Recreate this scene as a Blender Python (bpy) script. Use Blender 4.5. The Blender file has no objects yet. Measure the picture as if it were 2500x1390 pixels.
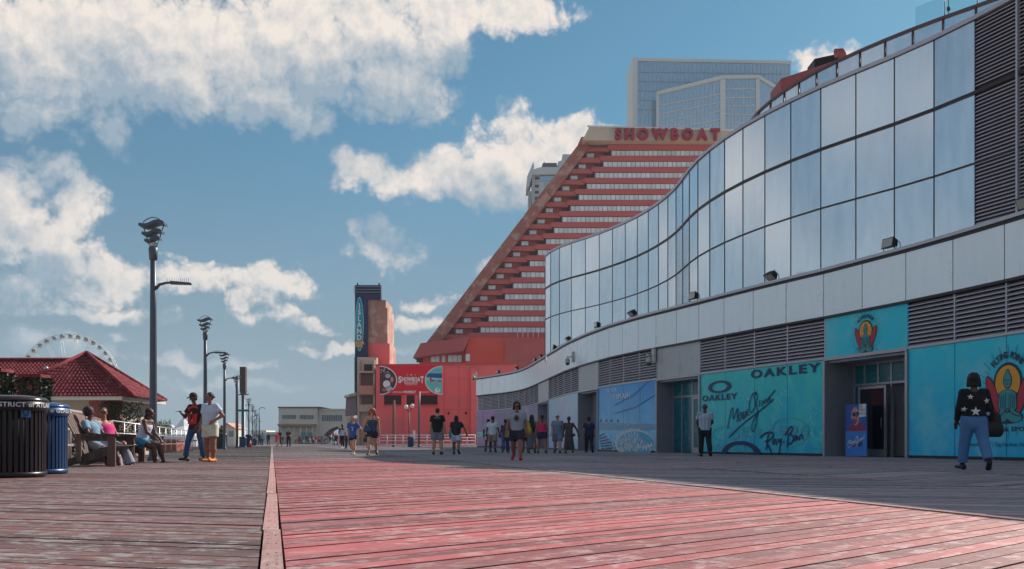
import bpy, bmesh, math, random
import numpy as np
from mathutils import Vector, Matrix
random.seed(7); rng = np.random.default_rng(7)
R = math.radians
SC = bpy.context.scene
COL = SC.collection

# ---------------------------------------------------------------- camera
F = 2400.0; HY = 1079.0; EYE = 0.5            # focal length in photo pixels, horizon row, eye height
cam_d = bpy.data.cameras.new('camera'); cam = bpy.data.objects.new('camera', cam_d); COL.objects.link(cam)
cam_d.sensor_width = 36; cam_d.lens = 36 * F / 2500
cam_d.shift_y = (HY - 695) / 2500
cam.location = (0, 0, EYE); cam.rotation_euler = (R(90), 0, 0)
cam_d.clip_start = 0.05; cam_d.clip_end = 20000
SC.camera = cam
SC.view_settings.view_transform = 'Standard'; SC.view_settings.look = 'None'
SC.view_settings.gamma = 1; SC.view_settings.exposure = 0.62; SC.view_settings.use_curve_mapping = False
SC.cycles.max_bounces = 6; SC.cycles.diffuse_bounces = 3; SC.cycles.glossy_bounces = 4
SC.cycles.transparent_max_bounces = 8; SC.cycles.caustics_reflective = False; SC.cycles.caustics_refractive = False
SC.cycles.sample_clamp_indirect = 6

# ---------------------------------------------------------------- sun and sky
SUN_AZ, SUN_EL = 46.0, 36.0                    # degrees right of the view axis, above the horizon
sd = bpy.data.lights.new('sun', 'SUN'); sun = bpy.data.objects.new('sun', sd); COL.objects.link(sun)
sd.energy = 4.2; sd.angle = R(0.6); sd.color = (1.0, 0.90, 0.80)
sv = Vector((math.sin(R(SUN_AZ)) * math.cos(R(SUN_EL)), math.cos(R(SUN_AZ)) * math.cos(R(SUN_EL)), math.sin(R(SUN_EL))))
sun.rotation_euler = sv.to_track_quat('Z', 'Y').to_euler(); sun.location = (30, 30, 60)

wd = bpy.data.worlds.new('World'); SC.world = wd; wd.use_nodes = True
WT = wd.node_tree; WT.nodes.clear()
wd.cycles.sampling_method = 'MANUAL'; wd.cycles.sample_map_resolution = 512

class NG:
    """tiny node-graph writer"""
    def __init__(s, tree): s.t = tree
    def n(s, kind, **kw):
        nd = s.t.nodes.new(kind)
        for k, v in kw.items(): setattr(nd, k, v)
        return nd
    def put(s, sock, v):
        if hasattr(v, 'is_output') or isinstance(v, bpy.types.NodeSocket): s.t.links.new(v, sock)
        elif v is not None: sock.default_value = v
    def m(s, op, a, b=None, c=None, clamp=False):
        nd = s.n('ShaderNodeMath', operation=op, use_clamp=clamp)
        s.put(nd.inputs[0], a); s.put(nd.inputs[1], b); s.put(nd.inputs[2], c)
        return nd.outputs[0]
    def v(s, op, a, b=None, scale=None):
        nd = s.n('ShaderNodeVectorMath', operation=op)
        s.put(nd.inputs[0], a); s.put(nd.inputs[1], b)
        if scale is not None: s.put(nd.inputs['Scale'], scale)
        return nd.outputs['Value'] if op in ('LENGTH', 'DOT_PRODUCT', 'DISTANCE') else nd.outputs[0]
    def xyz(s, a):
        nd = s.n('ShaderNodeSeparateXYZ'); s.put(nd.inputs[0], a); return nd.outputs
    def comb(s, x=0.0, y=0.0, z=0.0):
        nd = s.n('ShaderNodeCombineXYZ'); s.put(nd.inputs[0], x); s.put(nd.inputs[1], y); s.put(nd.inputs[2], z); return nd.outputs[0]
    def noise(s, vec, scale, detail=3.0, rough=0.5, dist=0.0):
        nd = s.n('ShaderNodeTexNoise'); s.put(nd.inputs['Vector'], vec); s.put(nd.inputs['Scale'], scale)
        nd.inputs['Detail'].default_value = detail; nd.inputs['Roughness'].default_value = rough; nd.inputs['Distortion'].default_value = dist
        return nd.outputs
    def ramp(s, fac, lo, hi, a=0.0, b=1.0, smooth=True):
        nd = s.n('ShaderNodeMapRange', interpolation_type='SMOOTHSTEP' if smooth else 'LINEAR'); nd.clamp = True
        s.put(nd.inputs[0], fac); nd.inputs[1].default_value = lo; nd.inputs[2].default_value = hi
        s.put(nd.inputs[3], a); s.put(nd.inputs[4], b)
        return nd.outputs[0]
    def mix(s, fac, a, b, mode='MIX'):
        nd = s.n('ShaderNodeMix', data_type='RGBA', blend_type=mode)
        s.put(nd.inputs[0], fac); s.put(nd.inputs[6], a); s.put(nd.inputs[7], b)
        return nd.outputs[2]

# clouds: (photo x, photo y, half width, half height) turned into azimuth / elevation
CLOUDS = [(130,140,230,150),(330,90,240,130),(470,160,300,120),(720,150,290,130),(930,130,200,130),(1050,130,110,100),(1130,25,250,60),(120,235,150,45),
          (850,60,260,80),(890,425,58,52),(1010,455,110,52),(1130,430,150,70),(1260,380,130,100),(1370,360,110,80),(1200,470,160,46),(1480,322,110,26),(1420,390,90,70),
          (935,610,92,44),(900,590,45,34),(60,560,150,85),(30,430,62,70),(180,520,86,72),(120,620,130,50),
          (90,700,150,48),(300,690,80,46),(420,690,110,44),(570,672,58,28),(690,690,84,42),(620,730,70,26),
          (760,805,95,24),(480,880,180,18),(1080,735,90,26),(1190,635,55,30),(140,845,150,24),(300,816,30,13),(70,835,60,30),
          (2020,150,50,46),(2050,140,26,30),(640,770,60,20),(1000,800,120,22),(820,860,160,16),(560,935,260,14),(1050,870,130,14),(200,760,170,22),(470,640,70,20),(240,650,60,24),(120,410,60,24),(1560,300,60,22)]
def dir_ae(px, py):
    x, z = (px - 1250) / F, (HY - py) / F
    return math.atan2(x, 1), math.atan2(z, math.hypot(1, x))
grp = bpy.data.node_groups.new('cloud_field', 'ShaderNodeTree')
grp.interface.new_socket('Q', in_out='INPUT', socket_type='NodeSocketVector')
grp.interface.new_socket('F', in_out='OUTPUT', socket_type='NodeSocketFloat')
g = NG(grp); gi = g.n('NodeGroupInput'); go = g.n('NodeGroupOutput')
qs = g.xyz(gi.outputs[0]); Fld = -1.0
for (cx, cy, rx, ry) in CLOUDS:
    a, e = dir_ae(cx, cy)
    nd = g.n('ShaderNodeVectorMath', operation='MULTIPLY_ADD'); g.put(nd.inputs[0], gi.outputs[0])
    rx, ry = rx * 1.10, ry * 1.12; nd.inputs[1].default_value = (F / rx, F / ry, 0.0); nd.inputs[2].default_value = (-a * F / rx, -e * F / ry, 0)
    amp = max(0.52, min(1.0, 0.40 + ry / 110) * 0.75)
    Fld = g.m('SMOOTH_MAX', Fld, g.m('MULTIPLY_ADD', g.v('DOT_PRODUCT', nd.outputs[0], nd.outputs[0]), -amp, 1.25 * amp), 0.22)
# beyond the picture unseen cumulus from plain noise, made denser to add fill light
Pg = gi.outputs[0]
far = g.noise(g.v('MULTIPLY', Pg, (1.0, 2.3, 0.0)), 3.1, 1.0, 0.5)[0]
far = g.m('MULTIPLY', g.m('SUBTRACT', far, 0.46), 5.0)
outside = g.m('MAXIMUM', g.ramp(g.m('ABSOLUTE', qs[0]), 0.52, 0.68), g.ramp(qs[1], 0.45, 0.57))
far = g.m('ADD', far, g.m('MULTIPLY', g.m('SUBTRACT', outside, 1.0), 4.0))
grp.links.new(g.m('MAXIMUM', Fld, far), go.inputs[0])

w = NG(WT)
tc = w.n('ShaderNodeTexCoord').outputs['Generated']
D = w.v('NORMALIZE', tc); ds = w.xyz(D)
az = w.m('ARCTAN2', ds[0], ds[1]); el = w.m('ARCSINE', ds[2])
PE = w.comb(az, el, 0.0)
def noise2(vec, scale, detail, rough):
    nd = w.n('ShaderNodeTexNoise', noise_dimensions='2D'); w.put(nd.inputs['Vector'], vec); nd.inputs['Scale'].default_value = scale
    nd.inputs['Detail'].default_value = detail; nd.inputs['Roughness'].default_value = rough; return nd.outputs
def puff(vec, scale, detail=2.0, rough=0.5):
    nd = w.n('ShaderNodeTexVoronoi', voronoi_dimensions='2D', feature='F1'); w.put(nd.inputs['Vector'], vec); nd.inputs['Scale'].default_value = scale
    nd.inputs['Detail'].default_value = detail; nd.inputs['Roughness'].default_value = rough; nd.inputs['Lacunarity'].default_value = 2.3; return nd.outputs['Distance']
w1 = w.v('SUBTRACT', noise2(PE, 13.0, 4.0, 0.58)[1], (0.5, 0.5, 0.5))
QE = w.v('ADD', PE, w.v('MULTIPLY', w1, (0.06, 0.06, 0.0)))
def field(p):
    nd = w.n('ShaderNodeGroup'); nd.node_tree = grp; w.put(nd.inputs[0], p); return nd.outputs[0]
e0 = field(QE)
e1 = field(w.v('ADD', QE, w.comb(0.026, 0.056, w.m('MULTIPLY', e0, 1e-9))))
WQ = w.v('ADD', PE, w.v('MULTIPLY', w1, (0.02, 0.02, 0.0)))
d0 = puff(WQ, 20.0, 3.0, 0.62)
d1 = puff(w.v('ADD', WQ, (0.006, 0.011, 0.0)), 20.0, 3.0, 0.62)
n0 = noise2(PE, 30.0, 4.0, 0.6)[0]
f0 = w.m('ADD', e0, w.m('MULTIPLY', w.m('SUBTRACT', 0.80, d0), 0.68))
f0 = w.m('ADD', f0, w.m('MULTIPLY', w.m('SUBTRACT', n0, 0.5), 0.42))
cover = w.m('MULTIPLY', w.ramp(f0, 0.0, 0.60), w.ramp(el, 0.0, 0.10))
shade = w.m('ADD', 0.16, w.m('MULTIPLY', w.m('MINIMUM', w.m('SUBTRACT', e0, e1), 0.8), 0.85))
shade = w.m('ADD', shade, w.m('MULTIPLY', w.m('SUBTRACT', d1, d0), 0.50))
shade = w.m('ADD', shade, w.m('MULTIPLY', w.m('SUBTRACT', n0, 0.5), 0.16), clamp=True)
ccol = w.mix(shade, (3.5, 4.4, 5.3, 1), (10.2, 9.0, 8.0, 1))
sky = w.n('ShaderNodeTexSky', sky_type='NISHITA'); sky.sun_disc = False
sky.sun_elevation = R(SUN_EL); sky.sun_rotation = R(SUN_AZ); sky.altitude = 0; sky.air_density = 1.0; sky.dust_density = 0.6; sky.ozone_density = 2.0
hz = w.ramp(el, 0.0, 0.34)
tint = w.mix(hz, (0.46, 0.56, 0.64, 1), (0.39, 0.75, 0.79, 1))
skc = w.mix(1.0, sky.outputs[0], tint, 'MULTIPLY')
low = w.ramp(el, -0.02, 0.30, 0.75, 0.0)
skc = w.mix(low, skc, (2.2, 3.0, 3.7, 1))
final = w.mix(w.m('MULTIPLY', cover, 0.95), skc, ccol)
bg = w.n('ShaderNodeBackground'); w.put(bg.inputs[0], final); bg.inputs[1].default_value = 0.064
wo = w.n('ShaderNodeOutputWorld'); WT.links.new(bg.outputs[0], wo.inputs[0])

# ---------------------------------------------------------------- helpers
def lin(c):
    return tuple((x / 255 / 12.92) if x / 255 <= 0.04045 else ((x / 255 + 0.055) / 1.055) ** 2.4 for x in c)
def rgb(*c): return (*lin(c), 1.0)
_mats = {}
def mat(name, col, rough=0.6, metal=0.0, var=0.12, vscale=3.0, bump=0.0, bscale=40.0, spec=0.5, stain=None, emit=0.0):
    """plain procedural surface: base colour broken up by noise, optional fine relief and stains"""
    if name in _mats: return _mats[name]
    m = bpy.data.materials.new(name); m.use_nodes = True; _mats[name] = m
    t = m.node_tree; b = t.nodes['Principled BSDF']; q = NG(t)
    if len(col) == 3: col = (*col, 1.0)
    pos = q.n('ShaderNodeTexCoord').outputs['Object']
    oi = q.n('ShaderNodeObjectInfo').outputs['Random']
    nz = q.noise(pos, vscale, 4.0, 0.6)[0]
    fac = q.m('ADD', q.m('MULTIPLY', q.m('SUBTRACT', nz, 0.5), var * 2.2), q.m('MULTIPLY', q.m('SUBTRACT', oi, 0.5), var * 0.6))
    k = q.m('ADD', 1.0, fac)
    c = q.v('SCALE', tuple(col[:3]), scale=k)
    if stain:
        st = q.noise(q.v('MULTIPLY', pos, stain[1]), 1.0, 4.0, 0.65)[0]
        c = q.mix(q.m('MULTIPLY', q.ramp(st, stain[2], stain[3]), stain[4] if len(stain) > 4 else 0.7), c, stain[0])
    q.put(b.inputs['Base Color'], c)
    b.inputs['Roughness'].default_value = rough; b.inputs['Metallic'].default_value = metal
    b.inputs['Specular IOR Level'].default_value = spec
    if bump:
        bn = q.n('ShaderNodeBump'); bn.inputs['Strength'].default_value = bump; bn.inputs['Distance'].default_value = 0.02
        q.put(bn.inputs['Height'], q.noise(pos, bscale, 4.0, 0.6)[0]); q.put(b.inputs['Normal'], bn.outputs[0])
    return m

class MB:
    """mesh collector: primitives added here become ONE mesh object"""
    def __init__(s): s.v = []; s.f = []; s.mi = []; s.sm = []
    def add(s, vs, fs, mi=0, smooth=False):
        o = len(s.v); s.v += [tuple(p) for p in vs]
        for f in fs: s.f.append(tuple(i + o for i in f)); s.mi.append(mi); s.sm.append(smooth)
        return s
    def quad(s, a, b, c, d, mi=0): return s.add([a, b, c, d], [(0, 1, 2, 3)], mi)
    def poly(s, pts, mi=0): return s.add(pts, [tuple(range(len(pts)))], mi)
    def box(s, c, d, rz=0.0, mi=0, bev=0.0):
        x, y, z = d[0] / 2, d[1] / 2, d[2] / 2; cs, sn = math.cos(rz), math.sin(rz)
        vs = []
        for k in (-1, 1):
            for (i, j) in ((-1, -1), (1, -1), (1, 1), (-1, 1)):
                px, py = i * x, j * y
                vs.append((c[0] + px * cs - py * sn, c[1] + px * sn + py * cs, c[2] + k * z))
        return s.add(vs, [(3, 2, 1, 0), (4, 5, 6, 7), (0, 1, 5, 4), (1, 2, 6, 5), (2, 3, 7, 6), (3, 0, 4, 7)], mi)
    def prism(s, low, high, mi=0):
        """closed prism between two equally long loops (counter-clockwise seen from `high`)"""
        n = len(low); vs = list(low) + list(high)
        fs = [tuple(range(n - 1, -1, -1)), tuple(range(n, 2 * n))] + [(i, (i + 1) % n, n + (i + 1) % n, n + i) for i in range(n)]
        return s.add(vs, fs, mi)
    def tube(s, pts, r, n=8, mi=0, cap=True, smooth=True, flat=1.0):
        pts = [Vector(p) for p in pts]; m = len(pts)
        rs = r if isinstance(r, (list, tuple)) else [r] * m
        vs = []; up0 = None
        for i, p in enumerate(pts):
            d = (pts[min(i + 1, m - 1)] - pts[max(i - 1, 0)]).normalized()
            ref = Vector((0, 0, 1)) if abs(d.z) < 0.95 else Vector((1, 0, 0))
            a = d.cross(ref).normalized(); b = a.cross(d).normalized()
            for k in range(n):
                t = 2 * math.pi * k / n
                vs.append(p + a * (rs[i] * math.cos(t)) + b * (rs[i] * flat * math.sin(t)))
        fs = []
        for i in range(m - 1):
            for k in range(n):
                fs.append((i * n + k, i * n + (k + 1) % n, (i + 1) * n + (k + 1) % n, (i + 1) * n + k))
        if cap: fs += [tuple(range(n - 1, -1, -1)), tuple(range((m - 1) * n, m * n))]
        return s.add(vs, fs, mi, smooth)
    def lathe(s, prof, c=(0, 0, 0), n=24, mi=0, smooth=True):
        vs = []; m = len(prof)
        for (r, z) in prof:
            for k in range(n):
                t = 2 * math.pi * k / n; vs.append((c[0] + r * math.cos(t), c[1] + r * math.sin(t), c[2] + z))
        fs = [(i * n + k, i * n + (k + 1) % n, (i + 1) * n + (k + 1) % n, (i + 1) * n + k) for i in range(m - 1) for k in range(n)]
        fs += [tuple(range(n - 1, -1, -1)), tuple(range((m - 1) * n, m * n))]
        return s.add(vs, fs, mi, smooth)
    def mesh(s, name, mats):
        me = bpy.data.meshes.new(name); me.from_pydata(s.v, [], s.f)
        for m in (mats if isinstance(mats, (list, tuple)) else [mats]): me.materials.append(m)
        me.polygons.foreach_set('material_index', s.mi); me.polygons.foreach_set('use_smooth', s.sm)
        me.update(); return me
    def build(s, name, mats, parent=None):
        return link(name, s.mesh(name, mats), parent)

def link(name, me, parent=None):
    """link a mesh; its coordinates are world coordinates, also under an unrotated root"""
    o = bpy.data.objects.new(name, me); COL.objects.link(o)
    if parent is not None:
        o.parent = parent
        base = parent
        off = Vector((0, 0, 0))
        if 'base' in parent.keys(): off = Vector(parent['base'])
        o.matrix_parent_inverse = Matrix.Translation(-off)
        if 'base' in parent.keys() and parent.get('lvl', 0) == 0: pass
    return o
def tag(o, label=None, cat=None, group=None, kind=None):
    if label: o['label'] = label
    if cat: o['category'] = cat
    if group: o['group'] = group
    if kind: o['kind'] = kind
    return o
_roots = []
def root(name, loc, label, cat, group=None, rz=0.0, local=False):
    """an Empty at a thing's base; local=True: children are modelled in its own frame"""
    o = bpy.data.objects.new(name, None); COL.objects.link(o); o.location = loc; o.rotation_euler = (0, 0, rz)
    o.empty_display_size = 0.2
    if not local: o['base'] = tuple(loc); _roots.append(o)
    return tag(o, label, cat, group)
def copy_tree(o, parent=None):
    c = o.copy(); COL.objects.link(c)
    if parent is not None: c.parent = parent
    for ch in o.children: copy_tree(ch, c)
    return c
def W(px, py, Y):
    """point seen at photo pixel (px, py) at depth Y"""
    return Vector(((px - 1250) / F * Y, Y, EYE + (HY - py) / F * Y))
def GX(px, Y): return (px - 1250) / F * Y
TH = math.atan(586 / F); CT, ST = math.cos(TH), math.sin(TH)
def UV(u, v, z=0.0):
    """boardwalk frame: u metres along the walk, v metres to its right"""
    return Vector((-ST * u + CT * v, CT * u + ST * v, z))
def uv_of(X, Y): return (-ST * X + CT * Y, CT * X + ST * Y)

def text_geo(s, size=1.0, bold=0.0, spacing=1.0, align='CENTER', shear=0.0):
    cu = bpy.data.curves.new('t', 'FONT'); cu.body = s; cu.size = size; cu.align_x = align; cu.offset = bold
    cu.space_character = spacing; cu.shear = shear; cu.resolution_u = 3
    ob = bpy.data.objects.new('t', cu); COL.objects.link(ob)
    dg = bpy.context.evaluated_depsgraph_get()
    me = bpy.data.meshes.new_from_object(ob.evaluated_get(dg))
    vs = [tuple(v.co) for v in me.vertices]; fs = [tuple(p.vertices) for p in me.polygons]
    bpy.data.objects.remove(ob); bpy.data.curves.remove(cu); bpy.data.meshes.remove(me)
    return vs, fs
# ---------------------------------------------------------------- ground and boardwalk
def wood_mat(name, ang, red, flakes, base_gray=(0.25, 0.245, 0.24), base_red=(0.44, 0.115, 0.12), fl_col=(0.60, 0.45, 0.44), edge=None):
    """weathered deck timber; grain runs along `ang` (radians from world X)"""
    m = bpy.data.materials.new(name); m.use_nodes = True; t = m.node_tree; b = t.nodes['Principled BSDF']; q = NG(t)
    geo = q.n('ShaderNodeNewGeometry'); pos = geo.outputs['Position']
    isl = geo.outputs['Random Per Island']; oi = q.n('ShaderNodeObjectInfo').outputs['Random']
    rnd = q.m('FRACT', q.m('ADD', isl, oi))
    ca, sa = math.cos(ang), math.sin(ang); s = q.xyz(pos)
    along = q.m('ADD', q.m('MULTIPLY', s[0], ca), q.m('MULTIPLY', s[1], sa))
    across = q.m('SUBTRACT', q.m('MULTIPLY', s[1], ca), q.m('MULTIPLY', s[0], sa))
    along = q.m('ADD', along, q.m('MULTIPLY', rnd, 37.0))
    gv = q.comb(along, q.m('MULTIPLY', across, 14.0), s[2])
    grain = q.noise(gv, 3.2, 5.0, 0.65)[0]
    fine = q.noise(q.comb(q.m('MULTIPLY', along, 3.0), q.m('MULTIPLY', across, 60.0), 0.0), 4.0, 3.0, 0.6)[0]
    patch = q.noise(pos, 0.45, 3.0, 0.55)[0]
    val = q.m('ADD', 0.48, q.m('MULTIPLY', grain, 0.62))
    val = q.m('ADD', val, q.m('MULTIPLY', q.m('SUBTRACT', rnd, 0.5), 0.62))
    val = q.m('ADD', val, q.m('MULTIPLY', q.m('SUBTRACT', patch, 0.5), 0.5))
    val = q.m('ADD', val, q.m('MULTIPLY', q.m('SUBTRACT', fine, 0.5), 0.5))
    # red put into the colour where the near walk is sunlit, grey further away
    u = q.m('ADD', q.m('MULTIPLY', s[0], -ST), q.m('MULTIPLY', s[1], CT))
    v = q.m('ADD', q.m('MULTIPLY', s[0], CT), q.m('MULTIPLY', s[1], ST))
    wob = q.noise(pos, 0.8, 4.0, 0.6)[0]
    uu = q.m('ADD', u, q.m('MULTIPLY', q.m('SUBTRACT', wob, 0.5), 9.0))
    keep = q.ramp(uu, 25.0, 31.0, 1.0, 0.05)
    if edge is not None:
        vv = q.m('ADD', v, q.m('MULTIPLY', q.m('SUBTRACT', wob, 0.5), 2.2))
        lim = q.m('SUBTRACT', edge, q.m('MULTIPLY', q.ramp(u, 9.0, 32.0, smooth=False), 2.6))  # grey side follows the hall's shadow edge, shade put into the colour
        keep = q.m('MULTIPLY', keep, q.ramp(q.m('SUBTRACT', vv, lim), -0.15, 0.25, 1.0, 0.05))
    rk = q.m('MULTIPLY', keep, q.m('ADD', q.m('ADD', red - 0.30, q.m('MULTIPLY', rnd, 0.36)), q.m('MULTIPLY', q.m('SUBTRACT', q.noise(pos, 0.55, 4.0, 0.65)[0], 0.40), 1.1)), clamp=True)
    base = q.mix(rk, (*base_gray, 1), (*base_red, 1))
    col = q.v('SCALE', base, scale=val)
    # raised, bleached fibres and flaked stain, drawn out along the grain
    fl = q.noise(q.comb(q.m('MULTIPLY', along, 0.75), q.m('MULTIPLY', across, 1.0), rnd), 9.0, 6.0, 0.72)[0]
    worn = q.ramp(q.noise(pos, 0.7, 3.0, 0.6)[0], 0.36, 0.62, 0.35, 1.25)
    fk = q.m('MULTIPLY', q.m('MULTIPLY', q.ramp(fl, 0.50, 0.60), flakes), worn, clamp=True)
    col = q.mix(fk, col, (*fl_col, 1))
    dk = q.noise(q.comb(q.m('MULTIPLY', along, 0.8), q.m('MULTIPLY', across, 1.6), 3.7), 7.0, 5.0, 0.7)[0]
    col = q.mix(q.m('MULTIPLY', q.ramp(dk, 0.56, 0.68), 0.60), col, (0.07, 0.045, 0.045, 1))
    q.put(b.inputs['Base Color'], col)
    q.put(b.inputs['Roughness'], q.m('ADD', 0.46, q.m('MULTIPLY', grain, 0.34)))
    b.inputs['Specular IOR Level'].default_value = 0.35
    bn = q.n('ShaderNodeBump'); bn.inputs['Strength'].default_value = 0.55; bn.inputs['Distance'].default_value = 0.006
    q.put(bn.inputs['Height'], q.m('ADD', q.m('MULTIPLY', grain, 1.0), q.m('MULTIPLY', fl, 1.1))); q.put(b.inputs['Normal'], bn.outputs[0])
    return m
A_R = R(90) + TH - R(60)      # grain heading of the boards right of a seam
A_L = R(90) + TH + R(60)      # and left of it
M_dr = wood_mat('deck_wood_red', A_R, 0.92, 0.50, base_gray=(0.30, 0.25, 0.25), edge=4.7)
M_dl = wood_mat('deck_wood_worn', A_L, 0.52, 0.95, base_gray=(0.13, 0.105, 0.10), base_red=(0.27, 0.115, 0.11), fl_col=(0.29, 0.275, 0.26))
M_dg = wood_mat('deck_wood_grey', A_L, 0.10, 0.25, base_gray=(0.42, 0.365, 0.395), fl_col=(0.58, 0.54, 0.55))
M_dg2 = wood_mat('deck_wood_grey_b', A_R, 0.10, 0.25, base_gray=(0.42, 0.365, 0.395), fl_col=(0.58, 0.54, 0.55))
M_seam = wood_mat('deck_seam_wood', R(90) + TH, 0.62, 0.30, base_gray=(0.42, 0.36, 0.33), base_red=(0.50, 0.22, 0.20), fl_col=(0.55, 0.50, 0.46))
M_dark = mat('under_deck', (0.012, 0.010, 0.010), 0.9)
M_sand = mat('sand', rgb(176, 165, 142), 0.95, var=0.25, vscale=0.6, bump=0.5, bscale=8.0)

MB().quad((-2500, -60, -0.9), (2500, -60, -0.9), (2500, 4500, -0.9), (-2500, 4500, -0.9)).build('ground', M_sand)['kind'] = 'structure'
VL = -4.75
walk = MB().prism([UV(-4, VL, -0.55), UV(-4, 24, -0.55), UV(118, 24, -0.55), UV(118, VL, -0.55)],
                  [UV(-4, VL, -0.09), UV(-4, 24, -0.09), UV(118, 24, -0.09), UV(118, VL, -0.09)]).build('boardwalk', M_dark)
walk['kind'] = 'structure'
far_walk = MB().prism([UV(118.05, -60, -0.6), UV(118.05, 60, -0.6), UV(420, 60, -0.6), UV(420, -60, -0.6)],
                      [UV(118.05, -60, -0.004), UV(118.05, 60, -0.004), UV(420, 60, -0.004), UV(420, -60, -0.004)]).build('boardwalk_beyond', M_dg)
far_walk['kind'] = 'structure'

PITCH = 0.143 / math.sin(R(60)); GAPU = 0.013 / math.sin(R(60)); TAN = 1 / math.tan(R(60))
def board_loop(v0, v1, sgn, u0, top, j0=0.0, j1=0.0):
    """parallelogram outline of one board running from seam v0 to seam v1"""
    k0, k1 = (0.0, (v1 - v0) * TAN) if sgn > 0 else ((v1 - v0) * TAN, 0.0)
    wd_ = PITCH - GAPU
    return [UV(u0 + k0, v0, top + j0), UV(u0 + k1, v1, top + j1), UV(u0 + k1 + wd_, v1, top + j1), UV(u0 + k0 + wd_, v0, top + j0)]
def board_mesh(v0, v1, sgn, m, warp):
    mb = MB(); hi = board_loop(v0, v1, sgn, 0, 0, warp[0], warp[1]); lo = [p - Vector((0, 0, 0.036)) for p in hi]
    mb.prism(lo, hi); return mb.mesh('plank', m)
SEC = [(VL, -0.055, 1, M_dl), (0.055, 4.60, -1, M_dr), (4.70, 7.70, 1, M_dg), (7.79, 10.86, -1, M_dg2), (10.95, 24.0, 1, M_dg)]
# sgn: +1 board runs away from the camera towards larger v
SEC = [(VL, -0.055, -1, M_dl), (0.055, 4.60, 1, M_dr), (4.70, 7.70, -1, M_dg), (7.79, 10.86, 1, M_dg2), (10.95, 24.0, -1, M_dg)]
U_END = 118.0
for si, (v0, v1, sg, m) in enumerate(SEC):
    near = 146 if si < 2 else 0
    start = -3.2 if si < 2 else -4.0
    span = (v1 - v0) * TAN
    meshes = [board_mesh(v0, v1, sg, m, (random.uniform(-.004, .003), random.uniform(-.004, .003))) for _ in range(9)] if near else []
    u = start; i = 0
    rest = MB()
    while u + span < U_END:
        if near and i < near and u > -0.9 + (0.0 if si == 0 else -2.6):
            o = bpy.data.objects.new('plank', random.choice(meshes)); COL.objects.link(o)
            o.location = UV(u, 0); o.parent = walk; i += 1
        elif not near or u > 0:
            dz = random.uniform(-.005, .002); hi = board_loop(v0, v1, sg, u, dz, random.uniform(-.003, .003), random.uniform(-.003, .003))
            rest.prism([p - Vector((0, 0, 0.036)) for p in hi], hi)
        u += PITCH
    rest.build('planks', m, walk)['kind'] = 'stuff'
# seam boards laid end to end along the walk, with nail heads
M_nail = mat('nail_head', (0.05, 0.045, 0.05), 0.5, 0.7)
for sv_, wv in ((0.0, 0.088), (4.65, 0.075), (7.745, 0.07), (10.905, 0.07)):
    u = 1.0; k = 0
    while u < 117:
        L = min(random.uniform(3.3, 4.8), 118 - u)
        mb = MB(); e = 0.010 * random.uniform(-1, 1); z = 0.006 + random.uniform(0, .004)
        hi = [UV(u, sv_ - wv / 2 + e, z), UV(u, sv_ + wv / 2 + e, z), UV(u + L - .012, sv_ + wv / 2 - e * .5, z), UV(u + L - .012, sv_ - wv / 2 - e * .5, z)]
        mb.prism([p - Vector((0, 0, 0.042)) for p in hi], hi); o = mb.build('seam_board', M_seam, walk)
        if sv_ == 0.0 and u < 16:
            nb = MB(); n_ = 0; uu = u + .1
            while uu < u + L - .1:
                for dv in (-.018, .02):
                    c = UV(uu + random.uniform(-.03, .03), sv_ + dv, z); nb.lathe([(0.0055, -.001), (0.0055, .0015)], c, 8)
                uu += .42
            nb.build('nail_head', M_nail, o)
        u += L
# ---------------------------------------------------------------- curved shopping hall on the right
def extend(pts, headings, wdt):
    p = list(pts)
    for h in headings:
        x, y = p[0]; p.insert(0, (x - wdt * math.cos(R(h)), y - wdt * math.sin(R(h))))
    return p
BJ = [(13.17, 26.24), (12.68, 28.22), (12.11, 30.17), (11.46, 32.1), (10.81, 34.03), (10.04, 35.92), (9.3, 37.81), (8.59, 39.73), (7.93, 41.6),
      (7.28, 43.4), (6.63, 45.1), (6.03, 46.8), (5.48, 48.6), (4.99, 50.3), (4.55, 52.3), (4.16, 54.2)]
BJ += [((px - 1250) / F * y, y) for px, y in ((1411.5, 56.3), (1391.8, 58.4), (1374.7, 60.7), (1360.6, 63.1), (1348.5, 65.2), (1338, 67.3), (1326, 69.9), (1313, 72.7),
       (1302.5, 75.3), (1291.6, 77.8), (1279.4, 80.3), (1265.2, 82.6), (1250.7, 84.4), (1233.6, 86.1), (1216.5, 87.6), (1198, 89.2), (1178, 90.8), (1163, 92.1))]
NEXT = 6
BX = extend(BJ, [102.5, 101, 99.5, 98, 97, 96], 2.037)                  # BX[k+NEXT] is joint k
UJ = [(14.05, 29.82), (13.45, 31.33), (12.75, 32.78), (11.96, 34.19), (11.19, 35.62), (10.52, 37.09), (9.93, 38.6), (9.43, 40.14), (9.02, 41.7), (8.71, 43.29),
      (8.49, 44.89), (8.39, 46.51), (8.36, 48.13), (8.3, 49.74), (8.14, 51.35), (7.89, 52.95), (7.56, 54.54), (7.15, 56.1), (6.64, 57.64), (6.04, 59.14), (5.38, 60.62),
      (4.63, 62.05), (3.83, 63.45), (3.13, 64.91), (2.61, 66.45), (2.30, 68.03), (2.42, 69.2), (3.1, 70.2), (4.4, 70.9), (6.4, 71.3)]
UX = extend(UJ, [109, 107, 105, 103, 101, 99, 98], 1.618)
RJ = [(15.43, 32.69), (14.73, 33.58), (14.07, 34.5), (13.46, 35.45), (12.9, 36.43), (12.38, 37.44), (11.92, 38.47), (11.55, 39.54), (11.25, 40.6), (11.0, 41.8), (10.83, 43.1), (10.8, 44.4), (11.4, 45.6), (13.0, 46.2)]
RX = extend(RJ, [127, 125, 122, 119, 116, 113, 110, 107], 1.13)
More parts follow.
